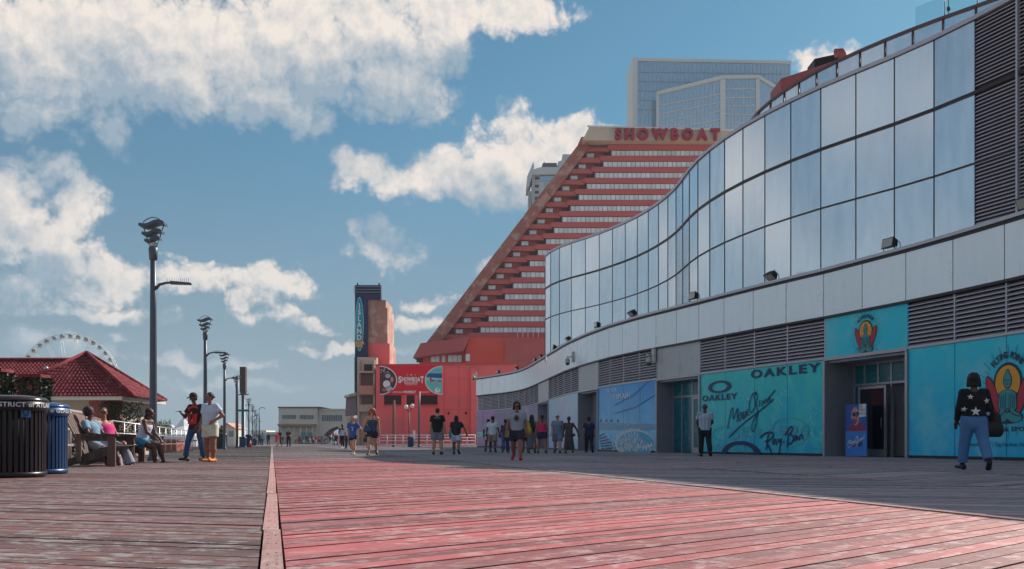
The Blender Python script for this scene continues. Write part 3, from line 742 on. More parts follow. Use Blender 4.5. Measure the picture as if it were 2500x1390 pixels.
# surf-shop emblem: seated figure before a sun between two surfboards
def emblem(cx, cy, r_, word, wr, tail=None):
    """cx, cy: photo pixel of the sun's centre; r_: sun radius in metres"""
    a, z = sz(cx, cy)
    d = Decal(1)
    for k in range(44):
        t = 2 * math.pi * k / 44; r0, r1 = r_ * 1.9, r_ * (2.6 if k % 2 else 2.25)
        d.line([(a + r0 * math.cos(t), z - .5 * r_ + r0 * 1.05 * math.sin(t)), (a + r1 * math.cos(t), z - .5 * r_ + r1 * 1.05 * math.sin(t))], r_ * .07)
    d.build('emblem_rays', M_ghost)
    d = Decal(1)
    d.ellipse((a, z), r_ * 1.17, r_ * 1.17)
    for sg in (-1, 1): d.ellipse((a + sg * r_ * 1.16, z - .78 * r_), r_ * .43, r_ * 1.36, -sg * .42)
    d.build('emblem_outline', M_ink)
    d = Decal(2); d.ellipse((a, z), r_, r_); d.build('emblem_sun', M_orp)
    d = Decal(2)
    for sg in (-1, 1): d.ellipse((a + sg * r_ * 1.16, z - .78 * r_), r_ * .34, r_ * 1.26, -sg * .42)
    d.build('emblem_surfboard', M_redp)
    d = Decal(3)      # dark silhouette
    d.ellipse((a, z + .12 * r_), r_ * .36, r_ * .50); d.ellipse((a, z + .62 * r_), r_ * .18, r_ * .16)
    body = [(-.30, -.40), (-.74, -.62), (-.80, -1.45), (-.60, -1.75), (.60, -1.75), (.80, -1.45), (.74, -.62), (.30, -.40)]
    d.tri([(a + x * r_, z + y * r_) for x, y in body][::1])
    d.ellipse((a, z - 2.0 * r_), r_ * 1.22, r_ * .40); d.build('emblem_figure_outline', M_ink)
    d = Decal(4)
    d.ellipse((a, z + .12 * r_), r_ * .29, r_ * .43); d.ellipse((a, z + .62 * r_), r_ * .12, r_ * .10)
    d.tri([(a + x * .9 * r_, z + (y * .93 - .06) * r_) for x, y in body])
    d.ellipse((a - .52 * r_, z - 2.0 * r_), r_ * .60, r_ * .31, .16); d.ellipse((a + .52 * r_, z - 2.0 * r_), r_ * .60, r_ * .31, -.16); d.build('emblem_figure', M_jade)
    d = Decal(5)
    for k in range(-4, 5):
        if k: d.line([(a + k * .15 * r_, z - .62 * r_ - abs(k) * .03 * r_), (a + k * .13 * r_, z - 1.5 * r_)], r_ * .045)
    for sg in (-1, 1):
        d.line([(a + sg * .20 * r_, z + .16 * r_), (a + sg * .06 * r_, z + .13 * r_)], r_ * .05)
        d.line([(a + sg * .05 * r_, z - 1.62 * r_), (a + sg * .5 * r_, z - 1.86 * r_), (a + sg * 1.0 * r_, z - 1.98 * r_)], r_ * .06)
    d.line([(a - .12 * r_, z - .10 * r_), (a + .12 * r_, z - .10 * r_)], r_ * .05); d.line([(a, z + .16 * r_), (a - .03 * r_, z + .02 * r_)], r_ * .04)
    d.ellipse((a, z - 1.62 * r_), r_ * .26, r_ * .12, 0, .6); d.build('emblem_lines', M_ink)['kind'] = 'stuff'
    d = Decal(5); n = len(word); span = 1.75
    for k, ch in enumerate(word):
        if ch == ' ': continue
        t = math.pi / 2 + span / 2 - span * (k + .5) / n; vs, fs = text_geo(ch, 1.0, 0.03)
        h = r_ * .52; R0 = r_ * wr
        out = []
        for v in vs:
            x, y = v[0] * h * .95, v[1] * h
            cr, sr = math.cos(t - math.pi / 2), math.sin(t - math.pi / 2)
            out.append(wall(a + R0 * math.cos(t) + x * cr - y * sr, z + R0 * math.sin(t) + x * sr + y * cr, d.o))
        d.mb.add(out, fs)
    d.build('emblem_lettering', M_ink)
emblem(2112, 808, 0.30, 'FLYING POINT', 1.42); px_text('lettering', 'SURF & SPORT', 2089, 2134, 853.5, 4.8, M_ink, 3, 0.0, 1.1)
emblem(2459, 934, 0.46, 'FLYING POINT', 1.42); px_text('lettering', 'SURF & SPORT', 2404, 2524, 1054, 10.5, M_ink, 3, 0.02, 1.1)
px_text('lettering', 'Southampton, NY | Sag Harbor, NY', 2338, 2505, 1089, 9.5, M_ink, 3, 0.0)
# ---------------------------------------------------------------- floodlights, cameras and roof fittings of the hall
M_black = mat('black_metal', (0.014, 0.012, 0.014), 0.5, 0.3)
M_lens = mat('lamp_lens', (0.45, 0.44, 0.42), 0.2)
def floodlight(px, label, tilt, wdt=0.52):
    s_, y = s_of_px(px); p = wall(s_, 6.502, -0.12); p2 = wall(s_ + .1, 6.502, -0.12); yaw = math.atan2((p2 - p).y, (p2 - p).x)
    r_ = root('floodlight', p, label, 'floodlight', 'floodlights on the ledge of the hall', yaw, local=True)
    c, s2 = math.cos(tilt), math.sin(tilt)
    def rot(q): return (q[0], q[1] * c - q[2] * s2, q[1] * s2 + q[2] * c + 0.26)
    mb = MB(); h = wdt / 2
    fr = [(-h, -.10, -.16), (h, -.10, -.16), (h, -.10, .16), (-h, -.10, .16)]; bk_ = [(-h * .8, .12, -.10), (h * .8, .12, -.10), (h * .8, .12, .10), (-h * .8, .12, .10)]
    mb.prism([rot(q) for q in bk_], [rot(q) for q in fr])
    for z in (-.06, 0, .06): mb.prism([rot(q) for q in [(-h * .7, .12, z), (h * .7, .12, z), (h * .7, .12, z + .015), (-h * .7, .12, z + .015)]], [rot((q[0], .17, q[2])) for q in [(-h * .7, .12, z), (h * .7, .12, z), (h * .7, .12, z + .015), (-h * .7, .12, z + .015)]][::1])
    for o in [link('housing', mb.mesh('housing', M_black), r_)]: pass
    mb = MB(); mb.prism([rot(q) for q in [(-h + .03, -.101, -.13), (h - .03, -.101, -.13), (h - .03, -.101, .13), (-h + .03, -.101, .13)]], [rot(q) for q in [(-h + .03, -.112, -.13), (h - .03, -.112, -.13), (h - .03, -.112, .13), (-h + .03, -.112, .13)]])
    link('lens', mb.mesh('lens', M_lens), r_)
    mb = MB(); mb.tube([(-h - .03, 0, .26), (-h - .03, 0, .03), (h + .03, 0, .03), (h + .03, 0, .26)], .015, 6, smooth=False); mb.box((0, 0, .012), (.18, .14, .024)); mb.tube([(h, .1, .3), (h + .12, .06, .24), (h + .2, .02, .03)], .012, 6)
    link('bracket', mb.mesh('bracket', M_black), r_)
    return r_
FLP = [(2165, 'above the surf shop entrance', -.15), (1876, 'above the sunglasses print, lens tilted down', .9), (1688, 'above the teal filmed entrance', -.15), (1538, 'above the splash pool print, lens tilted down', .9),
       (1453, 'above the blue poster entrance', -.1), (1382, 'above the pale blue print, lens tilted down', .8), (1349, 'above the pale blue print, lens upright', -.1), (1317, 'above the far notice door', .6),
       (1303, 'above the near end of the purple print', -.1), (1258, 'above the middle of the purple print, lens tilted down', .8), (1213, 'above the far end of the purple print', -.1), (2497, 'below the tall louvre', .4)]
for px, ph, tl in FLP: floodlight(px, 'black floodlight on the ledge ' + ph, tl)
def wall_camera(px, py, label):
    s_, z = sz(px, py); p = wall(s_, z, 0.035); n = (wall(s_, z, 1.0) - wall(s_, z, 0)).normalized(); e = Vector((-n.y, n.x, 0))
    r_ = root('security_camera', p, label, 'camera', 'security cameras on the hall')
    mb = MB(); mb.prism([p - e * .12 + Vector((0, 0, -.3)), p + e * .12 + Vector((0, 0, -.3)), p + e * .12 + Vector((0, 0, .3)), p - e * .12 + Vector((0, 0, .3))][::-1],
                        [p - e * .12 + n * .1 + Vector((0, 0, -.3)), p + e * .12 + n * .1 + Vector((0, 0, -.3)), p + e * .12 + n * .1 + Vector((0, 0, .3)), p - e * .12 + n * .1 + Vector((0, 0, .3))][::-1])
    mb.build('junction_box', mat('pale_plastic', (0.6, 0.6, 0.6), 0.5), r_)
    q = p + n * .42 + e * .25
    mb = MB(); mb.tube([p + n * .1, p + n * .42, q, q - Vector((0, 0, .12))], .03, 8); mb.build('arm', mat('pale_plastic', (0.6, 0.6, 0.6), 0.5), r_)
    mb = MB(); mb.lathe([(.05, .0), (.13, -.05), (.15, -.25), (.13, -.28)], q - Vector((0, 0, .1)), 16); mb.build('camera_body', M_alu, r_)
    mb = MB(); mb.lathe([(.128, 0), (.11, -.07), (.06, -.12), (.01, -.135)], q - Vector((0, 0, .381)), 16); mb.build('dome', mat('smoked_dome', (0.05, 0.06, 0.07), 0.1), r_)
wall_camera(1600, 868, 'white domed security camera beside the louvre above the splash print')
wall_camera(1402, 872, 'security camera on the white band above the pale blue print')
wall_camera(1165, 916, 'small security camera at the far corner of the curved hall')
# fittings on the roof
M_rred = mat('rusty_red_metal', (0.30, 0.07, 0.07), 0.6)
p = W(2057, 130, 41.0); r_ = root('roof_vent', (p.x, p.y, 14.7), 'small red roof vent with a bent cowl on the curved hall', 'vent')
mb = MB(); mb.tube([(p.x, p.y, 14.7), (p.x, p.y, 16.55)], .16, 8); mb.build('pipe', M_rred, r_)
mb = MB(); mb.tube([(p.x, p.y, 16.5), (p.x - .05, p.y, 16.75), (p.x - .3, p.y, 16.7)], .2, 8); mb.build('cowl', M_rred, r_)
p = W(1975, 178, 50.0); r_ = root('roof_unit', (p.x, p.y, 14.7), 'red ventilation unit with a sloping lid behind the roof glass', 'vent')
mb = MB(); mb.prism([(p.x - 1.7, p.y - 1, 14.7), (p.x + 1.6, p.y - 1, 14.7), (p.x + 1.6, p.y + 1, 14.7), (p.x - 1.7, p.y + 1, 14.7)], [(p.x - 1.7, p.y - 1, 18.6), (p.x + 1.6, p.y - 1, 19.7), (p.x + 1.6, p.y + 1, 19.7), (p.x - 1.7, p.y + 1, 18.6)]); mb.build('casing', M_rred, r_)
mb = MB(); mb.prism([(p.x + .1, p.y - .6, 19.0), (p.x + 1.5, p.y - .6, 19.0), (p.x + 1.5, p.y + .6, 19.0), (p.x + .1, p.y + .6, 19.0)], [(p.x + .1, p.y - .6, 19.75), (p.x + 1.5, p.y - .6, 20.05), (p.x + 1.5, p.y + .6, 20.05), (p.x + .1, p.y + .6, 19.75)]); mb.build('lid', M_black, r_)
rl = root('glass_railing', (*RX[8], 15.03), 'clear glass railing along the roof edge of the curved hall', 'railing')
M_clear = bpy.data.materials.new('clear_glass'); M_clear.use_nodes = True
_b = M_clear.node_tree.nodes['Principled BSDF']; _b.inputs['Base Color'].default_value = (0.75, 0.88, 0.9, 1); _b.inputs['Roughness'].default_value = 0.05; _b.inputs['Transmission Weight'].default_value = 0.95; _b.inputs['IOR'].default_value = 1.05
for i in range(1, 10):
    if i % 2 == 0: panel(MB(), RX, i, 15.06, 15.75, -0.06, 0.012, 0.05).build('pane', M_clear, rl)
    else: panel(MB(), RX, i, 15.06, 15.75, -0.06, 0.012, 0.05).build('pane', M_clear, rl)
    p = Vector((*RX[i], 0)) - jn(RX, i) * .08
    MB().tube([p + Vector((0, 0, 15.03)), p + Vector((0, 0, 15.8))], .02, 6).build('post', M_alu, rl)
p = W(2316, 30, 34.2); mb = MB(); mb.tube([(p.x, p.y, 15.03), (p.x, p.y, 16.6)], .012, 6); mb.tube([(p.x, p.y, 15.5), (p.x, p.y, 15.62)], .06, 8)
tag(mb.build('roof_aerial', M_black), 'thin aerial rod standing behind the roof glass railing', 'aerial')

# poster board at the open surf-shop door
b = E1; c = b.P(1.25, 0.42, 0.0)
pb = root('poster_board', c, 'freestanding poster board with a sunglasses portrait beside the open surf shop door', 'poster')
mb = MB(); b.box(mb, 0.62, 1.71, 0.40, 0.43, 0.02, 1.75); mb.build('board', mat('poster_blue', rgb(52, 130, 214), 0.4), pb)
def pq(name, pts, lay, m):
    mb = MB(); vs = [b.P(0.62 + x * .82, 0.398 - .003 * lay, z) for x, z in pts]; mb.add(vs, [tuple(range(len(vs)))]); return mb.build(name, m, pb)
def pell(name, cx, cz, rx, rz, lay, m, rot=0.0, n=22):
    cr, sr = math.cos(rot), math.sin(rot)
    return pq(name, [(cx + rx * math.cos(t) * cr - rz * math.sin(t) * sr, cz + rx * math.cos(t) * sr + rz * math.sin(t) * cr) for t in (2 * math.pi * k / n for k in range(n))], lay, m)
pq('photo_background', [(0.01, .86), (1.32, .86), (1.32, 1.74), (.01, 1.74)], 1, mat('poster_dusk', rgb(40, 84, 170), 0.4, var=.3))
pq('shoulders', [(.14, .861), (1.31, .861), (1.25, 1.0), (.95, 1.12), (.55, 1.12), (.28, 1.0)], 2, mat('poster_maroon', rgb(150, 40, 70), 0.4))
pell('neck', .68, 1.14, .16, .17, 3, mat('poster_skin_shade', rgb(120, 70, 90), 0.4)); pell('face', .66, 1.36, .25, .31, 4, mat('poster_skin', rgb(206, 140, 150), 0.4), .15)
pell('jaw_shadow', .58, 1.19, .15, .09, 5, mat('poster_skin_shade', rgb(120, 70, 90), 0.4), -.3); pell('ear', .44, 1.36, .05, .09, 5, mat('poster_skin', rgb(206, 140, 150), 0.4))
pell('lens', .58, 1.42, .12, .075, 6, M_navy); pell('lens', .83, 1.44, .11, .075, 6, M_navy); pq('bridge', [(.50, 1.46), (.92, 1.49), (.92, 1.51), (.50, 1.48)], 7, M_ink)
pell('mouth', .72, 1.22, .08, .028, 6, mat('poster_lip', rgb(150, 60, 80), 0.4), .1); pell('nose', .72, 1.33, .04, .06, 6, mat('poster_skin_shade', rgb(120, 70, 90), 0.4))
pq('paper_notice', [(.90, 1.32), (1.33, 1.34), (1.33, 1.76), (.90, 1.76)], 8, mat('paper', (0.8, 0.8, 0.78), 0.7))
pq('lower_panel', [(.34, .34), (1.08, .34), (1.08, .70), (.34, .70)], 1, mat('poster_deep', rgb(14, 56, 140), 0.4)); pq('lower_sky', [(.34, .50), (1.08, .50), (1.08, .70), (.34, .70)], 2, mat('poster_mid', rgb(40, 120, 205), 0.4))
for k, (tx, z, hh) in enumerate((('NO', 1.66, .10), ('PUBLIC', 1.54, .09), ('BATHROOM', 1.42, .08))):
    vs, fs = text_geo(tx, 1.0, 0.0, 1.0, 'LEFT'); x1 = max(v[0] for v in vs); mb = MB()
    mb.add([b.P(.62 + .76 + v[0] / x1 * (.17 if k == 0 else .31), .398 - .003 * 9.5, z - .02 + v[1] / .7 * hh) for v in vs], fs); mb.build('notice_lettering', M_ink, pb)
mb = MB()
for st in MAUI:
    P0 = [Vector(((x - 300) / 370 * .9, -(y - 735) / 370 * .42)) for x, y in st]
    for a_, b_ in zip(P0, P0[1:]):
        d_ = (b_ - a_).normalized(); n_ = Vector((-d_.y, d_.x)) * .008
        mb.add([b.P(.62 + .12 + q.x, .398 - .003 * 4, .70 + q.y) for q in (a_ + n_, b_ + n_, b_ - n_, a_ - n_)], [(0, 1, 2, 3)])
mb.build('script_lettering', M_pw, pb)

# ---------------------------------------------------------------- terraced red hotel
HYD = 270.0
M_red = mat('red_stucco', rgb(204, 102, 98), 0.85, var=0.14, vscale=0.08, stain=(rgb(120, 50, 50), (.05, .05, .4), .5, .8, .5))
M_redb = mat('red_band', rgb(208, 98, 98), 0.8, var=0.10, vscale=0.1)
M_redw = mat('bright_red_wall', rgb(250, 94, 72), 0.85, var=0.16, vscale=0.06, stain=(rgb(222, 104, 106), (.05, .05, .12), .48, .7, .8))
M_stone = mat('mottled_stone', rgb(176, 108, 96), 0.9, var=0.3, vscale=0.25, stain=(rgb(196, 160, 146), (.3, .3, .3), .48, .62, .9))
M_beige = mat('beige_parapet', rgb(214, 196, 180), 0.85, var=0.12, vscale=0.15)
M_hwin = glass_mat('hotel_window', (0.93, 1.0, 1.0), 0.22, 0.2, streak=0.25, tintvar=0.25)
M_wframe = mat('white_frame', (0.78, 0.80, 0.80), 0.6)
M_recess = mat('recess_wall', rgb(204, 112, 98), 0.9, var=0.15, vscale=0.2)
hotel = root('terraced_hotel', (GX(1430, 275), 275.0, -0.9), 'tall red terraced hotel with a sloping stepped side and window ribbons', 'hotel')
def HP(px, py, Y=HYD): return W(px, py, HYD) + Vector((0, Y - HYD, 0))
def hprism(mb, pts, y0, y1, mi=0):
    """outline in photo pixels at the hotel's plane, extruded in depth"""
    mb.prism([HP(*p, y1) for p in pts], [HP(*p, y0) for p in pts]); return mb
mb = MB(); hprism(mb, [(1019, 1088), (1900, 1088), (1900, 352), (1424, 352), (1036, 846)], 273.0, 296.0); mb.build('wall', M_recess, hotel)
mb = MB(); hprism(mb, [(1019, 1090), (1034, 1090), (1045, 846), (1069, 846), (1440, 357), (1409, 357), (1034, 846)], 270.0, 272.9); mb.build('sloping_fascia', M_stone, hotel)
mb = MB(); hprism(mb, [(1420, 351), (1900, 353), (1900, 331), (1770, 327), (1437, 318)], 267.0, 296.0); mb.build('parapet', M_beige, hotel)
hprism(MB(), [(1432, 319.9), (1432, 316), (1905, 329), (1905, 333)], 266.5, 267.0).build('parapet_cap', M_wframe, hotel)
hprism(MB(), [(1410, 357), (1436, 357), (1424, 340), (1418, 340)], 268.0, 272.5).build('parapet_shoulder', M_stone, hotel)
RLIM = [1735, 1712, 1692, 1668, 1640, 1610, 1575, 1532, 1468, 1400, 1330] + [1330] * 8
for k in range(18):
    yt = 352.5 + 27.05 * k; xl = 1486 - 20.05 * k; xb = 1424 - 20.2 * k
    hprism(MB(), [(xl - 4, yt + 6), (xl + 3, yt + 12.3), (1895, yt + 13.5), (1895, yt + 1.2), (xl + 3, yt)], 270.35, 272.9).build('floor_band', M_redb, hotel)
    hprism(MB(), [(xb, yt + 8), (xb + 6, yt + 14.5), (xl + 2, yt + 15.5), (xl + 2, yt + 4.5), (xb + 4, yt + 3.5)], 270.9, 272.9).build('balcony_band', M_red, hotel)
    # window ribbon
    x = xl + 8; ws = MB(); hidden = MB(); y0, y1 = yt + 12.4, yt + (26.8 if k < 17 else 21)
    hprism(MB(), [(x - 2, y1), (1880, y1 + 1), (1880, y0 + 1), (x - 2, y0)], 271.2, 272.9).build('ribbon_frame', mat('ribbon_mullion', (0.20, 0.22, 0.24), .6), hotel)
    while x < 1878:
        big = x < RLIM[k]
        t_ = MB() if big else hidden
        hprism(t_, [(x + .5, y1 - 1.2), (x + 10.6, y1 - 1.0), (x + 10.6, y0 + 1.4), (x + .5, y0 + 1.2)], 270.9, 271.15)
        if big: t_.build('pane', M_hwin, hotel)
        x += 11.25
    if hidden.v: hidden.build('panes', M_hwin, hotel)['kind'] = 'stuff'
    # end bay: white-framed window beside slabs painted as niche shade, side wall, rail
    wx = 1434 - 20.2 * k
    o = hprism(MB(), [(wx, yt + 27), (wx + 18, yt + 27), (wx + 18, yt + 16), (wx, yt + 16)], 272.4, 272.9).build('window', M_wframe, hotel)
    hprism(MB(), [(wx + 1.5, yt + 26), (wx + 8.4, yt + 26), (wx + 8.4, yt + 17.5), (wx + 1.5, yt + 17.5)], 272.2, 272.35).build('pane', M_hwin, o)
    hprism(MB(), [(wx + 9.6, yt + 26), (wx + 16.5, yt + 26), (wx + 16.5, yt + 17.5), (wx + 9.6, yt + 17.5)], 272.2, 272.35).build('pane', M_hwin, o)
    hprism(MB(), [(xl - 12, yt + 27.5), (xl + 5, yt + 27.5), (xl + 5, yt + 15.6), (xl - 12, yt + 15.6)], 272.3, 272.9).build('niche', mat('niche_shade', (0.10, 0.055, 0.05), 0.9), hotel)
    hprism(MB(), [(xb - 12, yt + 28), (xb + 7, yt + 28), (xb + 4, yt + 15), (xb + 0, yt + 15)], 272.0, 272.9).build('niche', mat('niche_shade', (0.10, 0.055, 0.05), 0.9), hotel)
# letters on the parapet
vs, fs = text_geo('SHOWBOAT', 1.0, 0.045, 1.22, 'LEFT'); x0, x1 = min(v[0] for v in vs), max(v[0] for v in vs)
n = len(vs)
xs = [v[0] for v in vs]
def letters(name, word, pl, pr, ybase, ytop, y_front, y_back, m, parent, bold=0.045, spacing=1.22, slab=True, P_=HP, slope=0.0):
    """block letters one by one, with slab serifs"""
    tot, cells = 0.0, []
    for ch in word:
        v_, f_ = text_geo(ch, 1.0, bold); a_, b_ = min(v[0] for v in v_), max(v[0] for v in v_); cells.append((v_, f_, a_, b_ - a_)); tot += b_ - a_
    gap = tot * .10 * spacing / max(1, len(word) - 1) * 2.2; tot += gap * (len(word) - 1); k = (pr - pl) / tot; x = pl
    h = (ybase - ytop) / 0.70
    for (v_, f_, a_, w_) in cells:
        mb = MB(); X = lambda v: x + (v[0] - a_) * k; Yp = lambda v: ybase - v[1] * h + slope * (x - pl)
        front = [P_(X(v), Yp(v), y_front) for v in v_]; back = [P_(X(v), Yp(v), y_back) for v in v_]; nn = len(v_)
        edges = {}
        for f in f_:
            for a2, b2 in zip(f, f[1:] + f[:1]): edges[(a2, b2)] = edges.get((a2, b2), 0) + 1
        mb.add(front, f_)
        mb.add(front + back, [(b2, a2, nn + a2, nn + b2) for (a2, b2) in edges if (b2, a2) not in edges])
        if slab and word[cells.index((v_, f_, a_, w_))] in 'H':
            for yy in (ybase, ytop + 3.2):
                yy += slope * (x - pl)
                hh = 3.0
                for (u0, u1) in ((x - .8, x + w_ * k * .36), (x + w_ * k * .64, x + w_ * k + .8)):
                    mb.prism([P_(u0, yy, y_back), P_(u1, yy, y_back), P_(u1, yy - hh, y_back), P_(u0, yy - hh, y_back)], [P_(u0, yy, y_front - .06), P_(u1, yy, y_front - .06), P_(u1, yy - hh, y_front - .06), P_(u0, yy - hh, y_front - .06)])
        mb.build('letter', m, parent); x += (w_ + gap / 1.0) * k
letters('letter', 'SHOWBOAT', 1498, 1750, 350.5, 325.5, 265.6, 266.9, mat('crimson_letter', rgb(170, 26, 52), 0.6), hotel, slope=0.004)
mb = MB(); mb.tube([HP(1451, 320, 280), HP(1451, 288, 280)], .12, 6); mb.build('aerial', M_black, hotel)
# lower storeys
hprism(MB(), [(1147, 1090), (1900, 1090), (1900, 834), (1150, 833), (1141, 862)], 261.0, 272.9).build('lower_wall', M_redw, hotel)
hprism(MB(), [(1232, 1089), (1900, 1089), (1900, 836), (1232, 836)], 260.5, 260.99).build('wall_pilaster', M_red, hotel)
hprism(MB(), [(1036, 848), (1018, 882), (1136, 866), (1152, 833)], 259.0, 266.0).build('sloping_canopy', M_redb, hotel)
hprism(MB(), [(1019, 1090), (1147, 1090), (1147, 866), (1030, 876)], 263.5, 265.9).build('canopy_wall', M_redw, hotel)
for (a0, a1) in ((1057, 1066.5), (1067.5, 1077), (1083, 1091), (1098, 1108), (1109, 1119.5), (1120.5, 1130), (1141, 1151)):
    hprism(MB(), [(a0, 889), (a1, 889), (a1, 873), (a0, 873)], 260.2 if a0 > 1135 else 263.2, 260.45 if a0 > 1135 else 263.45).build('window', M_hwin, hotel)
hprism(MB(), [(1022, 890), (1038, 890), (1038, 876), (1024, 878)], 263.2, 263.45).build('niche', mat('niche_shade', (0.10, 0.055, 0.05), 0.9), hotel)
for x in range(5):
    hprism(MB(), [(1263 + x * 12.5, 832.5), (1264.3 + x * 12.5, 832.5), (1264.3 + x * 12.5, 812), (1263 + x * 12.5, 812)], 266.9, 267.4).build('gallery_post', M_wframe, hotel)

# ---------------------------------------------------------------- glass tower far behind the hotel
OY = 620.0
ocean = root('glass_tower', (GX(1740, OY), OY + 15, -0.9), 'pale blue glass tower with a white bent frame rising behind the hotel letters', 'tower')
def OP(px, py, Y=OY): return W(px, py, OY) + Vector((0, Y - OY, 0))
def oprism(mb, pts, y0, y1): mb.prism([OP(*p, y1) for p in pts], [OP(*p, y0) for p in pts]); return mb
M_og = glass_mat('tower_glass', (0.55, 0.66, 0.78), 0.16, 0.75, streak=0.2)
M_ow = mat('tower_white', rgb(205, 205, 205), 0.6)
oprism(MB(), [(1547, 1082), (1930, 1082), (1930, 152), (1547, 145)], OY, OY + 30).build('glass_wall', M_og, ocean)
oprism(MB(), [(1544, 1082), (1556, 1082), (1556, 144), (1544, 142)], OY - 1.2, OY + 30.5).build('edge_fin', M_ow, ocean)
oprism(MB(), [(1556.2, 150), (1931, 157), (1931, 150), (1556.2, 143)], OY - .8, OY + 30.4).build('top_fascia', M_ow, ocean)
fins = MB()
for k in range(38):
    x = 1563 + k * 9.8; oprism(fins, [(x, 600), (x + .7, 600), (x + .7, 151 + k * .18), (x, 151 + k * .18)], OY - .35, OY - .01)
fins.build('glazing_fins', mat('tower_fin', (0.42, 0.47, 0.52), 0.5), ocean)['kind'] = 'stuff'
for y in (176, 199, 222, 245, 268): oprism(MB(), [(1556.3, y + 1), (1930, y + 6), (1930, y + 5), (1556.3, y)], OY - .3, OY - .012).build('floor_line', mat('tower_line', (0.22, 0.27, 0.34), 0.5), ocean)
oprism(MB(), [(1600, 700), (1755, 700), (1755, 208), (1600, 246)], OY - 9, OY - 1.4).build('bay_glass', M_og, ocean)
oprism(MB(), [(1755.1, 700), (1842, 700), (1842, 206), (1755.1, 206)], OY - 9, OY - 1.4).build('bay_glass', M_og, ocean)
oprism(MB(), [(1842.1, 700), (1925, 700), (1925, 256), (1842.1, 206)], OY - 9, OY - 1.4).build('bay_glass', M_og, ocean)
for pts in ([(1597, 700), (1602, 700), (1602, 248), (1597, 241)], [(1597, 246), (1755, 208), (1755, 199), (1597, 238)], [(1755.1, 207), (1842, 206), (1842, 198), (1755.1, 199)],
            [(1842.1, 206), (1928, 258), (1928, 248), (1842.1, 198)], [(1750, 700), (1762, 700), (1762, 208), (1750, 209)], [(1836, 700), (1845, 700), (1845, 207), (1836, 207)]):
    oprism(MB(), pts, OY - 10.4 + (0.2 if pts[0][1] == 700 else 0), OY - 9.01).build('white_frame', M_ow, ocean)
for k in range(6):
    y = 270 + k * 20.5
    oprism(MB(), [(1602.1, y + 2), (1749.9, y - 26), (1749.9, y - 28), (1602.1, y)], OY - 9.6, OY - 9.02).build('floor_line', M_ow, ocean)
    oprism(MB(), [(1762.1, y - 38), (1835.9, y - 38.5), (1835.9, y - 40.5), (1762.1, y - 40)], OY - 9.6, OY - 9.02).build('floor_line', M_ow, ocean)
fins = MB()
for k in range(15): x = 1610 + k * 9.4; oprism(fins, [(x, 600), (x + .6, 600), (x + .6, 246 - k * 2.3), (x, 246 - k * 2.3)], OY - 9.3, OY - 9.03)
for k in range(8): x = 1768 + k * 8.6; oprism(fins, [(x, 600), (x + .6, 600), (x + .6, 210), (x, 210)], OY - 9.3, OY - 9.03)
fins.build('glazing_fins', mat('tower_fin', (0.42, 0.47, 0.52), 0.5), ocean)['kind'] = 'stuff'
mb = MB(); mb.tube([OP(1558, 146, OY + 5), OP(1558, 132, OY + 5)], .3, 6); mb.build('aerial', M_black, ocean)

# grey tower peeping out beside the hotel slope
GY = 480.0
grey = root('grey_tower', (GX(1340, GY), GY + 8, -0.9), 'grey concrete hotel tower with a flared crown peeping out beside the red slope', 'tower')
def GP(px, py, Y=GY): return W(px, py, GY) + Vector((0, Y - GY, 0))
def gprism(mb, pts, y0, y1): mb.prism([GP(*p, y1) for p in pts], [GP(*p, y0) for p in pts]); return mb
M_gc = mat('grey_concrete', rgb(186, 196, 202), 0.8, var=.12, vscale=.08); M_gd = mat('grey_recess', rgb(64, 58, 66), 0.8); M_gb = glass_mat('blue_glass', (0.30, 0.46, 0.60), 0.2, 0.6)
gprism(MB(), [(1297, 1082), (1440, 1082), (1440, 430), (1299, 430)], GY, GY + 20).build('shaft', M_gc, grey)
gprism(MB(), [(1289, 1082), (1296.9, 1082), (1296.9, 464), (1290, 466)], GY + 2, GY + 20).build('side_wing', M_gc, grey)
gprism(MB(), [(1299, 429.9), (1440, 424), (1440, 410), (1320, 411), (1310, 414), (1299, 417)], GY - 2, GY + 21).build('crown', M_gc, grey)
gprism(MB(), [(1284.5, 460), (1291, 458), (1299, 432), (1304, 411), (1302, 399), (1287, 434)], GY - 2.6, GY + 16).build('flared_crown', M_gc, grey)
gprism(MB(), [(1322, 410.5), (1361, 410.5), (1359, 398), (1325, 398)], GY, GY + 18).build('roof_louvre', mat('dark_roof', rgb(92, 88, 96), .7), grey)
gprism(MB(), [(1361.2, 409.9), (1440, 409.9), (1440, 390), (1376, 392), (1362, 396)], GY - 1, GY + 18).build('roof_storey', M_gc, grey)
gprism(MB(), [(1374, 391.9), (1440, 391.9), (1440, 374), (1374, 374)], GY + 2, GY + 14).build('roof_house', M_gc, grey)
gprism(MB(), [(1318, 443), (1440, 443), (1440, 430.5), (1318, 430.5)], GY - .5, GY - .01).build('window', M_gb, grey)
for k, y in enumerate((433, 452, 467, 482, 497)):
    gprism(MB(), [(1306, y + 8), (1315.5, y + 8), (1315.5, y), (1306, y)], GY - .4, GY - .012).build('balcony_recess', M_gd, grey)
    gprism(MB(), [(1301, y + 11.5), (1317, y + 10.5), (1317, y + 8.2), (1301, y + 9.2)], GY - 1.5, GY - .41).build('balcony', M_gc, grey)
gprism(MB(), [(1330, 458), (1338, 458), (1338, 448), (1330, 448)], GY - .4, GY - .012).build('window', M_gb, grey)
for x in (1291, 1294): gprism(MB(), [(x, 560), (x + 1, 560), (x + 1, 468), (x, 468)], GY + 1.4, GY + 1.99).build('pilaster', M_gc, grey)
mb = MB(); mb.tube([GP(1330, 398, GY + 5), GP(1330, 388, GY + 5)], .2, 6); mb.build('aerial', M_black, grey)
